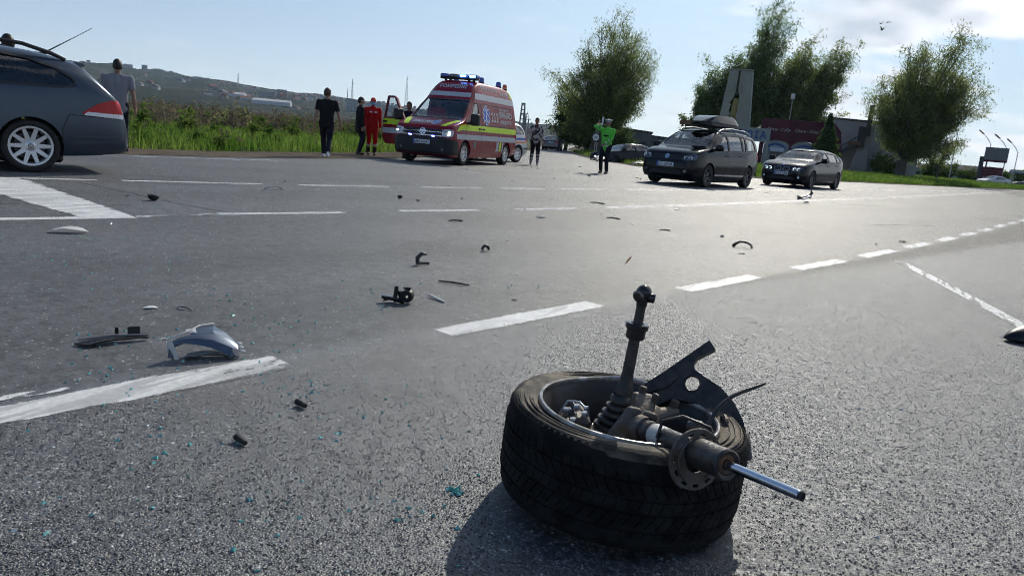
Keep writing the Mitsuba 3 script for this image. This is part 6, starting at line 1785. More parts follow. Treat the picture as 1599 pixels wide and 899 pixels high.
# low grey hall behind the crashed car
M_('hall_wall', proc(lambda p, n, uv: mix((.155, .16, .175), (.21, .215, .23), fbm(p.x * .8, p.y * .8, p.z * .8, 4)) * (.93 + .07 * smoothstep(.3, .7, dr.abs(p.x * 3 - dr.floor(p.x * 3) - .5) * 2))), .85, spec=.2)
M_('hall_pale', proc(lambda p, n, uv: mix((.30, .295, .29), (.40, .395, .385), fbm(p.x * .7, p.y * .7, p.z * 1.4, 4))), .9, spec=.15)


def hall(name, label, M, w, d, h, mat, wins=(), doors=(), slope=.4):
    k = thing(name, label, 'building', M)
    P = [(-w / 2, 0, -.3), (w / 2, 0, -.3), (w / 2, d, -.3), (-w / 2, d, -.3)]
    wl = hull(P + [(-w / 2, 0, h), (w / 2, 0, h - slope), (w / 2, d, h - slope), (-w / 2, d, h)])
    add(k, 'wall', wl, mat)
    add(k, 'roof', hull([(x, y, z + dz) for x, z in ((-w / 2 - .15, h + .02), (w / 2 + .15, h - slope + .02)) for y in (-.15, d + .15) for dz in (0, .18)]), 'alloy_dark')
    for x, z, a, b in wins:
        f = add(k, 'window', box(a + .12, .10, b + .12, (x, -.02, z)), 'alloy_dark')
        add(f, 'pane', box(a, .04, b, (x, -.06, z)), 'window_dark')
    for x, a, b in doors:
        f = add(k, 'door', box(a, .10, b, (x, -.03, b / 2)), 'alloy_dark')
        add(f, 'handle', box(.05, .05, .2, (x + a * .38, -.11, 1.05)), 'steel')
    return k


hall('grey_hall', 'long low grey hall behind the crashed car', pose(10.3, 84, 0, -8), 7.2, 12, 3.1, 'hall_wall', doors=[(2.7, .7, 1.7)], wins=[(1.6, 1.5, .5, .6)], slope=.5)
hall('grey_hall', 'lower dark grey shed right of the long grey hall', pose(17.0, 92, 0, -6), 4.4, 8, 2.45, 'hall_wall', wins=[(-1.2, 1.5, 1.0, .7)], slope=.25)
k = thing('container', 'small dark site container far behind the people carrier', 'container', pose(16.9, 80, 0, -5))
add(k, 'body', rbox(2.4, 2.2, 2.3, (0, 0, 1.1), .04), 'hall_wall'); add(k, 'roof', box(2.5, 2.3, .08, (0, 0, 2.30)), 'alloy_dark')

# concrete monument: two leaning slabs with a broken inner edge and a yellow panel between
M_('monument', proc(lambda p, n, uv: mix((.25, .24, .20), (.40, .385, .325), fbm(p.x * 1.4, p.y * 1.4, p.z * .45, 5)) * (.85 + .3 * fbm(p.x * 11, p.y * 11, p.z * 5, 3))), .95, spec=.1)
M_('yellow_panel', proc(lambda p, n, uv: mix((.36, .27, .10), (.44, .36, .18), fbm(p.x * 4, p.y * 4, p.z * 2, 4)) * (1 - .65 * smoothstep(.60, .68, fbm(p.x * 3.1 + 9, p.y * 3, p.z * 1.6, 3)))), .8, spec=.2)
k = thing('concrete_monument', 'tall roadside concrete monument with two slabs, jagged gap and faded yellow panel', 'monument', pose(24.6, 91, 0, -14) @ np.diag([.86, 1, .96, 1]))
r = np.random.default_rng(4)
zz = np.linspace(4.1, 7.4, 15)
jag = -.55 + .10 * r.standard_normal(15)
left = [(-2.45, 0), (-1.30, 0)] + [(-.62 - .055 * (7.4 - z) + .09 * r.standard_normal(), z) for z in zz] + [(-.30, 8.2), (-.18, 8.8), (-.12, 11.3), (-1.35, 11.2)]
right = [(.20, 0), (2.55, 0), (1.68, 11.2), (.12, 11.3), (.14, 8.9), (.38, 8.2), (.30, 4)]
for P, nm in ((left, 'concrete_slab'), (right, 'concrete_slab')):
    add(k, nm, moved(prism(Polygon(P).buffer(0), .9, 0), basis((0, .45, 0), (1, 0, 0), (0, 0, 1))), 'monument')
add(k, 'panel', moved(prism(Polygon([(-1.22, 0), (.24, 0), (.34, 8.0), (-.28, 8.0)]), .08, 0), basis((0, .12, 0), (1, 0, 0), (0, 0, 1))), 'yellow_panel')
add(k, 'edge_strip', moved(prism(Polygon([(2.55, 0), (2.72, 0), (1.84, 11.2), (1.68, 11.2)]), .5, 0), basis((0, .30, 0), (1, 0, 0), (0, 0, 1))), 'light_plastic')
add(k, 'top_cap', box(3.3, 1.1, .14, (.15, 0, 11.36)), 'monument')
# old faded sign wall with blue letters
M_('sign_wall', proc(lambda p, n, uv: mix((.26, .27, .27), (.36, .37, .36), fbm(p.x * 2, p.y * 2, p.z * 2, 4))), .9, spec=.1)
k = thing('sign_wall', 'pale low wall with blue block letters below the monument', 'sign', pose(25.4, 86.5, 0, -16))
add(k, 'wall', box(4.6, .3, 1.5, (0, 0, 3.55)), 'sign_wall')
for x in (-2.1, 0, 2.1): add(k, 'post', box(.25, .28, 2.8, (x, 0, 1.39)), 'monument')
for i, ch in enumerate('UIBIA'):
    m = meshkit.text_mesh(ch, .80, .05, bold=True)
    m.apply_translation([-(m.bounds[0][0] + m.bounds[1][0]) / 2, 0, 0])
    add(k, 'letter', moved(m, basis((-1.35 + .72 * i, -.16, 3.15), (1, 0, 0), (0, 0, 1)) @ np.diag([1.0, 1, 1, 1])), 'text_blue')
# thin rusty canopy left of the roof box
M_('rust', proc(lambda p, n, uv: mix((.16, .075, .04), (.26, .16, .09), fbm(p.x * 3, p.y * 3, p.z * 3, 4))), .9, spec=.1)
k = thing('canopy', 'rusty flat canopy sticking out left of the roof box', 'canopy', pose(19.5, 88, 0, -10))
add(k, 'roof', box(3.4, 2.4, .42, (0, 0, 4.30)), 'rust')
for x in (-1.4, 1.4): add(k, 'post', tube([(x, 0, -.2), (x, 0, 4.1)], .09, 8), 'rust')
for x in (-.2, .4, 1.0): add(k, 'rebar', tube([(x, 0, 4.5), (x + .1, 0, 5.1)], .03, 5), 'rust')

# red kiosk wall
M_('kiosk_red', proc(lambda p, n, uv: mix((.085, .016, .028), (.125, .020, .034), fbm(p.x * 1.2, p.y * 1.2, p.z * 1.2, 4))), .6, spec=.3)
M_('kiosk_pale', proc(lambda p, n, uv: mix((.30, .34, .37), (.40, .44, .46), fbm(p.x * 2, p.y * 2, p.z * 2, 3))), .7, spec=.2)
k = thing('kiosk_wall', 'dark red kiosk front with two pale arches and white script lettering', 'kiosk', pose(31.9, 88.0, 0, -18))
W2, H2 = 9.0, 5.6
arch = lambda cx, w, h: Polygon([(cx - w / 2, -.1), (cx + w / 2, -.1)] + [(cx + w / 2 * math.cos(a), h - w * .18 + w * .26 * math.sin(a)) for a in np.linspace(0, PI, 24)])
out = Polygon([(-W2 / 2, -.1), (W2 / 2, -.1), (W2 / 2 - .05, 2.8), (W2 / 2 - .35, 4.6), (W2 / 2 - 1.2, H2), (-W2 / 2, H2)])
a1, a2 = arch(-2.6, 2.9, 3.0), arch(.5, 2.9, 3.0)
up_ = basis((0, 0, 0), (1, 0, 0), (0, 0, 1))
add(k, 'wall', moved(prism(out.difference(a1).difference(a2), .35, -.35), up_), 'kiosk_red')
for a_ in (a1, a2):
    ak = add(k, 'arch_panel', moved(prism(a_.buffer(-.03), .10, -.32), up_), 'kiosk_pale')
    cx = a_.centroid.x
    th = np.linspace(.5, PI - .5, 20)
    add(ak, 'arc_band', moved(prism(LineString([(cx + 1.1 * math.cos(t), 2.0 + .75 * math.sin(t)) for t in th]).buffer(.12), .02, -.215), up_), 'text_blue')
    m = meshkit.text_mesh('Coca-Cola', .36, .03, bold=False)
    m.apply_transform([[1, .32, 0, 0], [0, 1, 0, 0], [0, 0, 1, 0], [0, 0, 0, 1]])
    m.apply_translation([-(m.bounds[0][0] + m.bounds[1][0]) / 2 + cx, 4.25, .002])
    add(k, 'lettering', moved(m, up_), 'light_plastic')
add(k, 'side_panel', moved(prism(Polygon([(W2 / 2 - 1.1, -.1), (W2 / 2 - .02, -.1), (W2 / 2 - .02, 2.0), (W2 / 2 - 1.1, 2.3)]), .05, .004), up_), 'kiosk_pale')
ak = add(k, 'opening', moved(prism(sbox(-3.2, -.1, -1.7, 1.9), .05, -.21), up_), 'window_dark')
add(ak, 'awning', moved(hull([(x, y, z) for x in (-3.2, -1.7) for y, z in ((-.1, 2.35), (-.9, 2.0), (-.9, 1.86), (-.1, 1.9))]), np.eye(4)), 'cap_white')
add(ak, 'counter', box(1.5, .5, .12, (-2.45, -.35, .85)), 'grey_plastic')
for x in (-4.4, -1.05, 2.15): add(k, 'pilaster', box(.25, .2, H2, (x, -.10, H2 / 2)), 'kiosk_red')
# grey hall with buttress, stair rail and chimney post
k = hall('concrete_hall', 'grey concrete hall with tall buttress and outside stairs, right of the red kiosks', pose(41.3, 90, 0, -20), 9.6, 16, 6.3, 'hall_pale', wins=[(2.6, 4.6, 1.3, .6)], slope=.3)
add(k, 'buttress', hull([(-2.4, -.01, -.2), (-.4, -.01, -.2), (-2.4, -1.0, -.2), (-.4, -1.0, -.2), (-1.6, -.01, 4.4), (-.7, -.01, 4.4), (-1.6, -.5, 4.4), (-.7, -.5, 4.4)]), 'hall_pale')
add(k, 'chimney', cat(box(.8, .6, 2.4, (-1.55, -.8, 4.4)), box(.5, .5, 3.6, (-.95, -.8, 6.3))), 'alloy_dark')
for i in range(9): add(k, 'stair_step', box(.5, 1.0, .30, (-4.7 + .30 * i, -.7, 1.6 + .22 * i)), 'alloy_dark')
add(k, 'stair_rail', tube([(-4.8, -1.2, 2.3), (-2.0, -1.2, 4.4)], .06, 6), 'alloy_dark')
add(k, 'landing', box(1.3, 1.0, .35, (-2.3, -.75, 3.6)), 'rust')
add(k, 'roof_pipe', tube([(-2.6, 2, 5.6), (-2.6, 2, 6.3), (-2.3, 2, 6.45)], .1, 6), 'alloy_dark')
# lamps
def street_lamp(label, x, y, H, yaw, arm=1.6, rise=1.5):
    k = thing('street_lamp', label, 'street lamp', pose(x, y, -.1, yaw))
    add(k, 'pole', tube([(0, 0, -.2), (0, 0, H * .55), (0, 0, H), (-arm * .45, 0, H + rise * .55), (-arm, 0, H + rise)], [.09, .065, .05, .045, .04], 8), 'steel', 40)
    add(k, 'lamp_head', hull(np.vstack([sphere((-arm - d, 0, H + rise + d * .6), .13, 1, (1, 1, .6)).vertices for d in (0, .75)])), 'alloy_dark', 40)


street_lamp('bent street lamp nearest to the right willow', 58.7, 104, 6.6, 8)
street_lamp('bent street lamp behind the fuel price sign', 72.6, 119, 6.2, 8)
street_lamp('bent street lamp just right of the fuel price sign', 69.0, 109, 5.2, 8)
street_lamp('bent street lamp at the right edge of the photo', 79.0, 122, 5.4, 8)
k = thing('sensor_post', 'small white box on a thin post in front of the right willow group', 'post', pose(31.6, 92, 0))
add(k, 'post', tube([(0, 0, -.2), (0, 0, 8.2)], .04, 6), 'steel'); add(k, 'box', rbox(.42, .25, .62, (0, 0, 8.5), .05), 'cap_white')
# fuel price sign
k = thing('price_sign', 'fuel station price sign with grey upper board and red lower board', 'sign', pose(66.9, 108, -.2, -28, 0, 0, .68))
add(k, 'pylon', rbox(.8, .5, 6.0, (-2.3, 0, 3.0), .03), 'alloy_dark')
add(k, 'upper_board', rbox(4.2, .4, 3.0, (.1, 0, 6.5), .05), 'grey_plastic')
add(k, 'screen', box(2.6, .04, 1.1, (.5, -.222, 6.4)), 'hall_wall')
add(k, 'red_strip', box(4.1, .04, .45, (.1, -.222, 5.2)), 'kiosk_red')
add(k, 'lower_board', rbox(3.7, .4, 3.1, (-.05, 0, 2.4), .05), 'kiosk_red')
for i in range(4): add(k, 'price_row', box(2.9, .03, .10, (-.05, -.217, 1.4 + .65 * i)), 'rust')
add(k, 'strut', tube([(-1.4, 0, 3.9), (-1.4, 0, 5.1)], .1, 6), 'alloy_dark')
# far houses and a van on the right
for i, (x, y, w, d, h, lb) in enumerate([(70.5, 132, 5, 4, 1.9, 'low dark house roof beyond the young tree'), (81.0, 140, 5, 4, 2.2, 'white-gabled house beyond the nearest lamp post'), (79.6, 121, 3.0, 3, 2.0, 'glass-fronted fuel station building at the right edge')]):
    k = thing('far_house', lb, 'house', pose(x, y, -.2, -22))
    add(k, 'wall', box(w, d, h, (0, 0, h / 2)), 'house_wall_c' if i == 1 else 'hall_pale')
    add(k, 'roof', hull([(-w * .55, -d * .58, h), (w * .55, -d * .58, h), (-w * .55, d * .58, h), (w * .55, d * .58, h), (-w * .5, 0, h * 1.4), (w * .5, 0, h * 1.4)]), 'house_roof_b')
    for q in (-.3, .05, .3): add(k, 'window', box(w * .14, .06, h * .3, (w * q, -d / 2 - .02, h * .55)), 'window_dark')
k = thing('fuel_canopy', 'blue and white fuel station canopy at the right edge', 'canopy', pose(75.4, 113, 0, -25, 0, 0, .6))
add(k, 'roof', box(7, 5, .5, (0, 0, 3.6)), 'blue_film'); add(k, 'fascia', box(7.05, .05, .3, (0, -2.53, 3.62)), 'cap_white')
for x in (-2.8, 2.8): add(k, 'post', box(.3, .3, 3.4, (x, 0, 1.65)), 'steel')
WV = dict(SED, paint='cap_white', seats=[], wheel_mat='alloy')
kq, bq = car('parked_car', 'white car parked far right beside the fuel price sign', 'car', pose(64.0, 104.5, -.1, 195), WV)
WD = dict(SED, paint='paint_navy', seats=[], wheel_mat='alloy_dark')
kq, bq = car('parked_car', 'dark car parked far right under the fuel canopy', 'car', pose(70.0, 106.5, -.1, 160), WD)
# traffic sign group behind the officer
k = thing('road_sign', 'round black-backed speed sign on a post left of the officer', 'sign', pose(5.42, 58, 0, 8))
add(k, 'post', tube([(0, .04, -.2), (0, .04, 2.4)], .03, 8), 'steel')
add(k, 'board', rbox(.62, .05, .62, (0, 0, 1.42), .02), 'ink')
add(k, 'disc', moved(prism(Point(0, 0).buffer(.25), .01, 0), basis((0, -.028, 1.46), (1, 0, 0), (0, 0, 1))), 'cap_white')
m = meshkit.text_mesh('70', .17, .006, bold=True); m.apply_translation([-(m.bounds[0][0] + m.bounds[1][0]) / 2, -.085, 0])
add(k, 'lettering', moved(m, basis((0, -.040, 1.46), (1, 0, 0), (0, 0, 1))), 'ink')
k = thing('road_marker', 'orange and white marker board on a post behind the officer', 'sign', pose(5.75, 60, 0, 0))
add(k, 'post', tube([(0, .04, -.2), (0, .04, 2.9)], .03, 8), 'steel')
add(k, 'white_board', rbox(.16, .04, .7, (.28, 0, 2.75), .01), 'cap_white')
add(k, 'orange_board', rbox(.34, .04, .34, (0, 0, 2.45), .01), 'orange_film')
# birds
def bird(label, p, yaw, flap):
    k = thing('bird', label, 'bird', pose(*p, yaw))
    body = hull(np.vstack([sphere((x, 0, 0), r_, 1).vertices for x, r_ in ((-.16, .03), (0, .065), (.12, .055), (.19, .04), (.25, .012))]))
    tail = hull([(-.15, -.03, 0), (-.15, .03, 0), (-.34, -.06, 0), (-.34, .06, 0), (-.15, 0, .02), (-.34, 0, .01)])
    ws = []
    for s in (-1, 1):
        a = flap
        P = [(.10, s * .04, .03), (-.08, s * .04, .03), (.12, s * .28, .03 + .28 * a), (-.07, s * .28, .02 + .26 * a), (-.02, s * .52, .03 + .36 * a), (-.08, s * .50, .02 + .33 * a)]
        ws.append(hull(P[:4] + [(0, s * .15, .06 + .12 * a)])); ws.append(hull(P[2:] + [(.02, s * .36, .05 + .31 * a)]))
    add(k, 'body', cat(body, tail), 'shoe_black', 40)
    for w in ws[::2]: pass
    add(k, 'wing', cat(ws[0], ws[1]), 'shoe_black', 40); add(k, 'wing', cat(ws[2], ws[3]), 'shoe_black', 40)



for i, (p, yw, fl) in enumerate([((41.8, 95, 18.1), 40, .5), ((42.75, 95, 18.35), 200, -.2), ((42.1, 95, 17.4), 120, .9)]):
    bird(['dark bird high in the sky on the right, upper left of three', 'dark bird high in the sky on the right, rightmost of three', 'dark bird high in the sky on the right, lowest of three'][i], p, yw, fl)
# ================================================================ crash debris on the road
M_('mirror_black', (0.008, 0.009, 0.014), 0.42, spec=.35)
M_('teal_glass', (0.10, 0.36, 0.34), 0.12, spec=.7, coat=1.0)
M_('glint_chip', (0.55, 0.60, 0.60), 0.10, spec=.8, coat=1.0)  # pale base colour imitates white glints on the glass crumbs
M_('stone_pale', (0.36, 0.35, 0.33), 0.8)
M_('sky_tinted_silver', proc(lambda p, n, uv: mix((.055, .075, .115), (.095, .12, .17), fbm(p.x * 7, p.y * 7, p.z * 7, 3))), .36, metal=.6, coat=.3)  # silver metal with the dark blue of reflected sky put into its colour


def solidify(V, F, t=.003):
    V = np.asarray(V, float); F = np.asarray(F, int)
    m = trimesh.Trimesh(V, F, process=False)
    n = m.vertex_normals
    ed = m.edges[trimesh.grouping.group_rows(m.edges_sorted, require_count=1)]
    k = len(V)
    return trimesh.Trimesh(np.vstack([V, V - n * t]), np.vstack([F, F[:, ::-1] + k, np.column_stack([ed[:, 1], ed[:, 0], ed[:, 0] + k]), np.column_stack([ed[:, 1], ed[:, 0] + k, ed[:, 1] + k])]), process=False)


def shard(P, t=.004, bend=0.0, twist=0.0, seed=0, rough=.004, res=.02):
    """A torn plate: outline P in the xy plane, bent about y, a little buckled; it rests on z = 0."""
    r = np.random.default_rng(seed)
    poly = Polygon(P).buffer(0)
    e = np.array(poly.exterior.segmentize(res).coords)[:-1]
    x0, y0, x1, y1 = poly.bounds
    gx, gy = np.meshgrid(np.arange(x0 + res / 2, x1, res), np.arange(y0 + res / 2, y1, res))
    G = np.column_stack([gx.ravel(), gy.ravel()]); G = G[shapely.contains_xy(poly.buffer(-res * .3), G[:, 0], G[:, 1])]
    Q = np.vstack([e, G])
    tri = Delaunay(Q).simplices
    c = Q[tri].mean(1); tri = tri[shapely.contains_xy(poly, c[:, 0], c[:, 1])]
    a = Q[tri]; s = np.cross(a[:, 1] - a[:, 0], a[:, 2] - a[:, 0]); tri = tri[np.abs(s) > 1e-9]
    z = bend * (1 - (2 * (Q[:, 0] - x0) / (x1 - x0) - 1) ** 2) + twist * (Q[:, 0] - x0) * (Q[:, 1] - y0) / max((x1 - x0), 1e-6) + rough * 2 * (meshkit.fbm(np.column_stack([Q * 30, np.full(len(Q), seed)]), 3, 1) - .5)
    V = np.column_stack([Q, z - z.min() + .001 + t])
    f = tri.copy(); s = np.cross(V[f[:, 1]] - V[f[:, 0]], V[f[:, 2]] - V[f[:, 0]])[:, 2]; f[s < 0] = f[s < 0][:, ::-1]
    return solidify(V, f, t)


def lump(L, W, H, seed, n=7):
    """A broken chunk: a few joined angular pieces."""
    r = np.random.default_rng(seed)
    ms = []
    for i in range(n):
        c = np.array([r.uniform(-.5, .5) * L, r.uniform(-.5, .5) * W, r.uniform(.15, .7) * H])
        s = np.array([L, W, H]) * r.uniform(.18, .5, 3)
        P = r.normal(0, .33, (11, 3)) * s + c
        P[:, 2] = np.maximum(P[:, 2], .001)
        ms.append(mani(hull(P)))
    m = max(m3.Manifold.batch_boolean(ms, m3.OpType.Add).decompose(), key=lambda q: q.volume())
    t = tm(m)
    t.apply_translation([0, 0, -t.bounds[0][2] + .0005])
    return t


def ell(L, W, n=12, seed=0, jag=.25):
    r = np.random.default_rng(seed)
    return [(L / 2 * math.cos(a) * (1 + jag * r.uniform(-1, 1)), W / 2 * math.sin(a) * (1 + jag * r.uniform(-1, 1))) for a in np.linspace(0, 2 * PI, n, endpoint=False)]


# silver corner panel
kd = thing('bumper_corner', 'silver broken bumper corner with white plastic tabs, on the road beside the worn white mark', 'debris', pose(-1.13, 2.66, .002, 22))
sec = [(-.128, .012, .004), (-.120, .022, .062), (-.085, .034, .078), (-.03, .046, .088), (.03, .052, .084), (.08, .048, .066), (.118, .036, .042)]
low = [(-.108, -.004, .002), (-.100, .004, .050), (-.072, .006, .060), (-.03, .004, .056), (.02, -.002, .046), (.07, -.006, .022), (.118, -.004, .003)]
Vv, Ff = [], []
for i, (a, b) in enumerate(zip(sec, low)):
    a, b = np.array(a), np.array(b)
    for q in np.linspace(0, 1, 5): Vv.append(a * (1 - q) + b * q + np.array([0, -.010, .006]) * math.sin(PI * q))
for i in range(len(sec) - 1):
    for j in range(4):
        a = i * 5 + j
        Ff += [[a, a + 1, a + 6], [a, a + 6, a + 5]]
add(kd, 'panel', solidify(Vv, np.array(Ff)[:, ::-1] if np.cross(np.array(Vv[1]) - Vv[0], np.array(Vv[6]) - Vv[0])[2] < 0 else Ff, .003), 'sky_tinted_silver', 16)
fa = [(-.055, .046, .088), (.03, .054, .086), (.115, .040, .046), (.075, .095, .075), (.028, .150, .092), (-.02, .115, .096)]
ctr = np.mean(fa, 0) + [0, 0, .008]
add(kd, 'upper_facet', solidify(np.vstack([fa, ctr]), [[i, (i + 1) % 6, 6] for i in range(6)], .003), 'sky_tinted_silver', False)
add(kd, 'edge_trim', tube([(-.128, .010, .03), (-.110, .030, .078), (-.06, .06, .092), (-.02, .118, .099), (.03, .155, .096)], [.004, .005, .004, .004, .005], 8), 'light_plastic', 40)
add(kd, 'tab', hull([(-.130, .004, .070), (-.112, .0, .076), (-.088, -.010, .006), (-.100, -.012, .003), (-.128, .014, .052), (-.112, .010, .060)]), 'light_plastic')
add(kd, 'tab', hull([(-.062, .060, .086), (-.030, .056, .088), (-.034, .086, .098), (-.070, .082, .094)]), 'cap_white')
add(kd, 'tab', hull([(.028, .150, .088), (.062, .165, .090), (.060, .180, .068), (.036, .170, .060)]), 'light_plastic')
for i in range(3): add(kd, 'clip', hull(np.vstack([sphere((.122 + .006 * i, .045 - .012 * i, .045 - .012 * i), .008, 1, (1.5, .8, .7)).vertices])), 'cap_white')
add(kd, 'lens_fragment', hull([(.085, -.014, .004), (.122, -.010, .006), (.116, .004, .036), (.094, -.002, .038), (.104, -.016, .020)]), 'lamp_dark')
add(kd, 'lower_guard', shard([(-.07, .0), (.10, -.01), (.12, .05), (-.06, .06)], .004, .012, 0, 3), 'black_plastic', 25)
# black triangular tray with tabs
kd = thing('plastic_tray', 'flat black triangular plastic tray with two upright tabs, left of the silver bumper corner', 'debris', pose(-1.53, 2.74, .002, 22))
add(kd, 'plate', shard([(-.125, .0), (-.02, .055), (.125, .065), (.13, .05), (.03, .01), (-.07, -.045)], .006, .010, .05, 5, .003), 'black_plastic', 25)
add(kd, 'rib', tube([(-.11, .004, .02), (.0, .03, .028), (.125, .058, .02)], .004, 6), 'grey_plastic')
add(kd, 'tab', moved(rbox(.045, .006, .036, b=.002), pose(.075, .068, .034, 12, 0, -8)), 'black_plastic')
add(kd, 'tab', moved(rbox(.014, .006, .036, b=.002), pose(.015, .062, .034, -8, 0, 6)), 'black_plastic')
add(kd, 'bracket_foot', lump(.05, .03, .03, 8, 4), 'black_plastic')
scene[kd + '__bracket_foot']['to_world'] = T((place[kd] @ pose(-.05, -.03, -.002)).tolist())


def deb(name, label, mesh, mat, x, y, yaw=0, z=.001, pitch=0, roll=0, smooth=25, cat_='debris'):
    return solo(name, mesh, mat, label, cat_, pose(x, y, z, yaw, pitch, roll), smooth=smooth)


deb('plastic_plate', 'pale grey warped plastic plate with ragged edge, in front of the white chevron', shard([(-.13, -.02), (-.09, .03), (.0, .055), (.08, .05), (.13, .015), (.10, -.02), (.03, -.045), (-.03, -.03), (-.06, -.05), (-.10, -.03)], .004, .030, .1, 11), 'light_plastic', -3.14, 5.12, 20)
kd = thing('plastic_bowl', 'small black bowl-shaped cap beside the chevron bar', 'debris', pose(-3.66, 7.37, .001, 20, 14))
add(kd, None, lathe([(.012, 0), (.042, .012), (.058, .05), (.052, .05), (.038, .018), (.010, .006)], 24), 'black_plastic', 35)
deb('plastic_strip', 'thin grey plastic strip by the third line, right of the black cap', shard([(-.12, -.03), (.0, -.02), (.12, -.035), (.12, .02), (-.02, .04), (-.12, .03)], .005, .035, 0, 12), 'grey_plastic', -3.18, 9.59, 40)
# engine mount
kd = thing('engine_mount', 'black broken engine mount with ribs and a round bush, middle of the road', 'debris', pose(-.61, 3.85, .001, 12))
add(kd, 'casting', cat(lump(.12, .07, .07, 31, 9), moved(rbox(.022, .03, .085, b=.005), pose(-.005, 0, .05, 0, 6)), moved(rbox(.09, .045, .018, b=.004), pose(-.035, 0, .026, 4, 8)), moved(rbox(.020, .03, .05, b=.004), pose(.022, 0, .04, 20, -10))), 'wreck_gloss', 25)
add(kd, 'bush', lathe([(.010, -.022), (.030, -.022), (.034, -.016), (.034, .016), (.030, .022), (.010, .022)], 24, (.058, 0, .040), (.3, .9, .1), True), 'black_plastic', 35)
add(kd, 'bolt', tube([(.035, 0, .082), (.075, .0, .080)], .007, 8), 'wreck_dark')
add(kd, 'finger', hull([(-.075, -.01, .004), (-.06, .012, .02), (-.03, -.01, .03), (-.04, .014, .008)]), 'wreck_gloss')
kd = thing('metal_bracket', 'dark curled metal bracket standing on the road behind the engine mount', 'debris', pose(-.64, 5.05, .001, 40))
add(kd, None, cat(lump(.07, .05, .055, 33, 5), tube([(-.03, 0, .01), (-.035, 0, .05), (.0, .0, .078), (.04, .01, .070)], [.014, .016, .014, .010], 8), tube([(-.03, 0, .012), (.05, -.02, .012)], .009, 6)), 'wreck_dark', 30)
kd = thing('metal_ring_piece', 'small dark half ring lying on the road, right of the curled bracket', 'debris', pose(-.24, 5.91, .001, 25))
th = np.linspace(0, PI, 14)
add(kd, None, cat(tube(np.column_stack([.028 * np.cos(th), 0 * th, .010 + .034 * np.sin(th)]), .012, 8), lump(.05, .03, .018, 35, 3)), 'wreck_dark', 30)
deb('metal_rod', 'thin dark metal rod lying across the road behind the nearest white dash', tube([(-.10, 0, .008), (0, .004, .010), (.10, 0, .008)], [.005, .0065, .005], 8), 'wreck_dark', -.36, 4.47, -14)
deb('trim_strip', 'short pale trim strip in front of the thin dark rod', moved(rbox(.145, .016, .010, b=.003), pose(0, 0, .008, 0, 3)), 'light_plastic', -.41, 4.0, -50)
items = [
    ('metal_shard', 'small black shard just above the left end of the nearest white dash', 'lump', (.055, .035, .02), 'wreck_dark', 0.0, 4.13, 20),
    ('plastic_bar', 'black plastic bar with two lugs on the middle of the second dashed line', 'bar', (.17, .02, .018), 'black_plastic', -.65, 7.77, 38),
    ('plastic_chunk', 'black pyramid-shaped chunk on the road between the two far dashed lines', 'lump', (.16, .08, .10), 'black_plastic', -1.54, 9.77, 30),
    ('plastic_plate', 'grey buckled plate with dark ends right of the second dashed line', 'shard', (.16, .10), 'grey_plastic', .28, 8.91, 39),
    ('plastic_strip', 'black strip lying behind the second dashed line, right of the middle', 'bar', (.24, .05, .02), 'black_plastic', 1.24, 11.8, -20),
    ('metal_shard', 'black shard with thin tail below the second dashed line', 'bar', (.17, .03, .02), 'wreck_dark', 1.22, 9.5, -9),
    ('plastic_strip', 'short black strip on the bright patch of road left of the black hook', 'bar', (.13, .03, .015), 'black_plastic', 1.72, 8.62, 12),
    ('plastic_strip', 'tiny black strip just below the black hook', 'bar', (.08, .02, .01), 'black_plastic', 2.17, 7.08, 29),
    ('rubber_bit', 'small black angular bit left of the pair beside the white dashes', 'lump', (.11, .07, .05), 'rubber', 4.39, 9.03, 31),
    ('rubber_bit', 'small black cube-like bit right of the pair beside the white dashes', 'lump', (.11, .09, .05), 'rubber', 4.99, 9.63, 32),
    ('rubber_bit', 'short black rubber nub on the coarse asphalt, lower left foreground', 'nub', (.05, .02, .014), 'rubber', -.73, 1.96, -41),
    ('rubber_bit', 'black nub with white speck below the end of the worn white mark', 'nub', (.045, .022, .014), 'rubber', -.65, 2.27, -37),
    ('pebble', 'pale pebble with dark underside on the asphalt left of the torn-off wheel', 'lump', (.034, .022, .014), 'stone_pale', -.12, 2.73, 15),
    ('rubber_bit', 'tiny black bit on the asphalt in the lower right foreground', 'lump', (.02, .016, .010), 'rubber', .87, 1.63, 9),
    ('plastic_flake', 'small white flake behind the black triangular tray', 'shard', (.056, .025), 'cap_white', -1.66, 3.31, 21),
    ('plastic_flake', 'dark thin flake right of the small white flake', 'shard', (.08, .016), 'black_plastic', -1.52, 3.35, -17),
    ('plastic_flake', 'white bent clip beside the left end of the silver bumper corner', 'bar', (.034, .008, .006), 'cap_white', -1.38, 2.86, 53),
    ('rubber_bit', 'black bit on the road straight above the half ring', 'lump', (.08, .05, .02), 'rubber', -.08, 6.58, 32),
    ('wood_stick', 'thin yellowish stick lying on the road above the driveshaft top', 'bar', (.36, .012, .012), 'rust', .94, 6.06, 76),
    ('rubber_bit', 'tiny black bit on the edge of a white dash on the right', 'lump', (.06, .04, .02), 'rubber', 2.75, 6.65, 27),
]
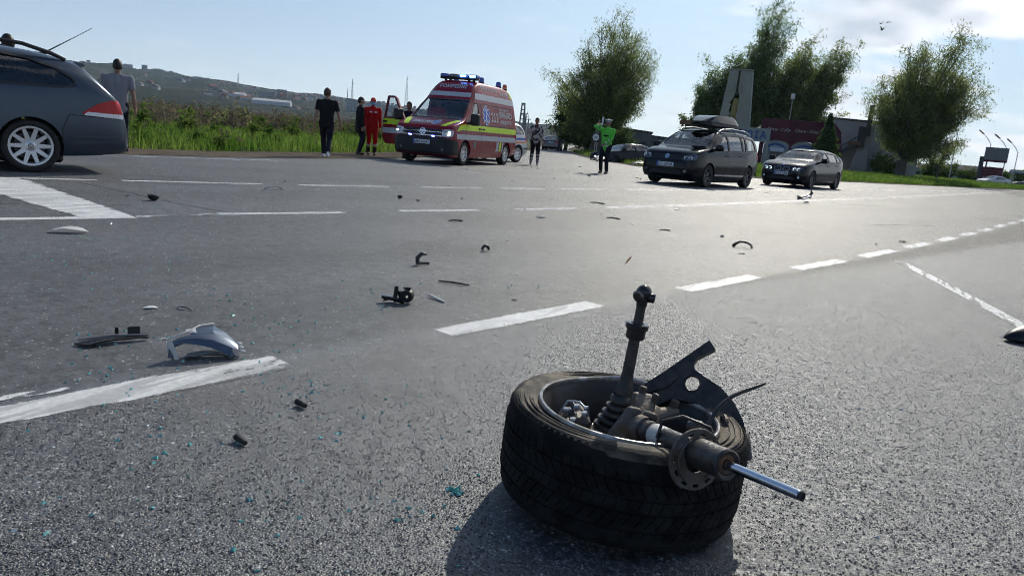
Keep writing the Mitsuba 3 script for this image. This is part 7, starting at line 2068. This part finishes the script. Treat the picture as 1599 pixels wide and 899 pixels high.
for i, (nm, lb, kind, dim, mt, x, y, yw) in enumerate(items):
    if kind == 'lump': m = lump(*dim, 40 + i, 5)
    elif kind == 'nub': m = moved(cone((-dim[0] / 2, 0, dim[1] * .5), (dim[0] / 2, 0, dim[1] * .45), dim[1] * .5, dim[1] * .36, 10), pose(0, 0, .001, 0, 2))
    elif kind == 'shard': m = shard(ell(dim[0], dim[1], 11, i, .3), .003, dim[0] * .10, .1, i, .003, max(.008, dim[0] / 9))
    else: m = cat(tube([(-dim[0] / 2, 0, dim[2] * .5), (-dim[0] * .1, dim[1] * .2, dim[2] * .8), (dim[0] / 2, 0, dim[2] * .5)], [dim[2] * .4, dim[2] * .55, dim[2] * .35], 6), hull([(dim[0] * .18, -dim[1] / 2, .001), (dim[0] * .45, -dim[1] / 2, .001), (dim[0] * .45, dim[1] / 2, .001), (dim[0] * .2, dim[1] / 2, .001), (dim[0] * .3, 0, dim[2] * 1.4)]))
    deb(nm, lb, m, mt, x, y, yw)
# hook, headlight bracket, mirror cap
kd = thing('rubber_hook', 'black rubber hook-shaped loop on the bright patch of road', 'debris', pose(2.33, 7.60, .001, -12))
add(kd, None, tube([(-.09, 0, .012), (-.075, .02, .03), (-.03, .05, .055), (.04, .06, .052), (.085, .03, .035), (.09, -.02, .014)], [.018, .016, .011, .010, .011, .012], 10), 'rubber', 40)
kd = thing('headlight_bracket', 'black and silver broken headlight bracket with upright prong, in front of the black hatchback', 'debris', pose(6.45, 17.0, .001, 25, 0, 0, 1.3))
add(kd, 'frame', cat(lump(.26, .14, .10, 71, 7), moved(rbox(.30, .05, .035, b=.01), pose(0, .03, .11, 8, -14)), tube([(.10, 0, .10), (.15, .0, .20), (.13, .01, .23)], [.03, .022, .012], 8), moved(rbox(.13, .04, .03, b=.008), pose(-.10, 0, .10, -10, 18))), 'black_plastic', 25)
add(kd, 'trim', moved(rbox(.25, .02, .035, b=.006), pose(.0, -.05, .105, 8, -16)), 'alloy')
kd = thing('mirror_cap', 'dark glossy pointed mirror cap lying at the right edge', 'debris', pose(3.02, 4.20, .001, 8))
mc = trimesh.creation.icosphere(subdivisions=3, radius=1.0)
v = mc.vertices
mc.vertices = np.column_stack([v[:, 0] * .17 * (1 - .1 * v[:, 2]), v[:, 1] * .10 * (1 - .55 * np.clip(-v[:, 0], 0, 1) ** 2), np.where(v[:, 2] > 0, v[:, 2] * .085, v[:, 2] * .02) * (1 - .25 * np.clip(-v[:, 0], 0, 1)) + .021])
add(kd, 'shell', mc, 'mirror_black', True)
add(kd, 'rim', tube([(-.16, .0, .02), (-.08, -.068, .022), (.05, -.098, .022), (.15, -.05, .022)], .006, 6), 'black_plastic')
# wreckage on the right verge edge
def wreck(label, x, y, yaw, seed, s=1.0):
    k = thing('wreckage', label, 'debris', pose(x, y, -.02, yaw, 0, 0, s))
    add(k, 'torn_panel', shard(ell(1.5, .7, 14, seed, .3), .012, .22, .3, seed, .05, .10), 'black_plastic', 25)
    add(k, 'crumpled_metal', moved(lump(.9, .5, .36, seed + 1, 8), pose(.2, .1, .12)), 'paint_silver', 20)
    add(k, 'strip', tube([(-.7, -.1, .10), (-.1, .1, .34), (.5, .0, .22), (.95, .15, .08)], .03, 6), 'light_plastic')
    add(k, 'torn_foam', moved(lump(.5, .35, .2, seed + 2, 5), pose(-.5, .0, .08)), 'black_plastic')
    return k


wreck('torn bumper and panel pieces at the verge edge left of the officer', 4.35, 42.2, 60, 81, 1.0)
wreck('smaller heap of torn car parts at the verge edge right of the officer', 6.25, 39.6, 20, 85, .75)
wreck('white torn trim lying in the grass under the crashed car', 6.6, 43.0, 10, 88, .6)
# scattered small black bits: one by one
r = np.random.default_rng(77)
vars_ = [mikit.ply(lump(.13, .07, .035, 200 + i, 4), ('black_plastic', 'black_plastic', 'rubber', 'grey_plastic', 'light_plastic')[i]) for i in range(5)]
n = 0
while n < 88:
    if n < 56: x, y = r.normal(.6, 1.7), r.normal(23.0, 4.6)
    else: x, y = r.uniform(-4.5, 4), r.uniform(6, 19)
    if y < 4 or (y - x) * S2 > 20 or y > 35: continue
    if abs(x + 2.2) < 1.8 and y > 20: continue
    k = thing('debris_bit', 'small broken bit of car plastic scattered on the asphalt', 'debris', None, 'small bits of broken car parts scattered over the road')
    scene[k] = {**vars_[r.integers(5)], 'to_world': T(pose(x, y, .001, r.uniform(0, 360), 0, 0, r.uniform(.45, 1.5) * (.75 if y < 18 else 1.15)).tolist())}
    n += 1


# shattered safety glass and grit: nobody could count it
def crumbs(P, smin, smax, seed, flat=.7):
    r = np.random.default_rng(seed)
    base = np.array([[0, 0, 1], [1, 0, 0], [-.4, .9, 0], [-.6, -.8, 0], [.3, .3, .9], [0, 0, -.2]], float)
    n = len(P)
    s = r.uniform(smin, smax, (n, 1, 1)) * np.array([1, 1, flat])
    a = r.uniform(0, 2 * PI, n)
    V = base[None] * (1 + .35 * r.normal(0, 1, (n, 6, 3))) * s
    c, d = np.cos(a)[:, None], np.sin(a)[:, None]
    V = np.stack([V[..., 0] * c - V[..., 1] * d, V[..., 0] * d + V[..., 1] * c, np.abs(V[..., 2])], -1) + np.column_stack([P, np.full(n, .001)])[:, None]
    f = np.array([[1, 2, 4], [4, 2, 0], [2, 3, 0], [3, 1, 4], [3, 4, 0], [1, 3, 5], [3, 2, 5], [2, 1, 5]])
    return trimesh.Trimesh(V.reshape(-1, 3), (f[None] + (np.arange(n) * 6)[:, None, None]).reshape(-1, 3), process=False)


def clustered(n, boxes, seed, k=.12):
    r = np.random.default_rng(seed)
    out = []
    for (x0, x1, y0, y1), w in boxes:
        m = int(n * w)
        c = np.column_stack([r.uniform(x0, x1, m // 5 + 1), r.uniform(y0, y1, m // 5 + 1)])
        out.append(c[r.integers(0, len(c), m)] + r.normal(0, k, (m, 2)) * r.uniform(.15, 1.6, (m, 1)))
    q = np.vstack(out)
    dm = np.hypot(q[:, 0] - .3182, q[:, 1] - 1.8093)
    return q[(dm > .34) & (q[:, 1] > 1.0)]


ZONES = [((-1.4, .2, 1.3, 2.6), .26), ((-2.2, -.6, 2.4, 4.2), .30), ((-3.5, .2, 4, 7), .28), ((-4, 2, 7, 12), .16)]
solo('glass_shards', crumbs(clustered(520, ZONES, 3), .0035, .009, 4), 'teal_glass', 'scattered crumbs of teal shattered safety glass on the road', 'glass shards', kind='stuff')
solo('glass_glitter', crumbs(clustered(900, [((-2, 2.4, 1.3, 5), .38), ((-4, 4, 5, 12), .40), ((-3, 6, 12, 26), .22)], 5, .5), .002, .0062, 6), 'glint_chip', 'tiny glass crumbs with glints painted as a pale colour, strewn over the road', 'glass crumbs', kind='stuff')
rr_ = np.random.default_rng(8)
M_('stone_grey', (0.115, 0.114, 0.113), 0.5, spec=.5)
M_('pit_look_stone', (0.046, 0.046, 0.048), 0.5, spec=.5)  # dark grit added to give the look of shaded pits
for n_, mt, lo, hi, lb, sd in ((4500, 'stone_pale', .0013, .0034, 'loose pale grit lying on the coarse near lane', 9), (24000, 'stone_grey', .0018, .0044, 'grey stones standing proud of the worn near lane', 19), (13000, 'pit_look_stone', .0018, .0042, 'dark stones added to look like shaded pits in the worn near lane', 29)):
    dd_ = 1.0 + 5.2 * rr_.uniform(0, 1, n_ * 2) ** 1.6
    q = np.column_stack([dd_ * rr_.uniform(-.80, .80, n_ * 2), dd_])
    q = q[(q[:, 1] - q[:, 0]) * S2 < across_edge((q[:, 0] + q[:, 1]) * S2) - .10 * rr_.random(len(q))]
    q = q[np.hypot(q[:, 0] - .3182, q[:, 1] - 1.8093) > .325]
    q = q[~(((q[:, 1] - q[:, 0]) * S2 > 2.37) & ((q[:, 0] + q[:, 1]) * S2 < 1.45))]
    solo('grit', crumbs(q, lo, hi, sd, .5), mt, lb, 'grit', kind='stuff')
kd = thing('glass_cluster', 'teal clump of shattered glass on the asphalt just left of the torn-off wheel', 'glass', pose(-.10, 1.785, .001))
add(kd, None, crumbs(rr_.normal(0, .009, (16, 2)), .005, .010, 12, 1.0), 'teal_glass', kind=None)
labels[kd]['kind'] = 'stuff'
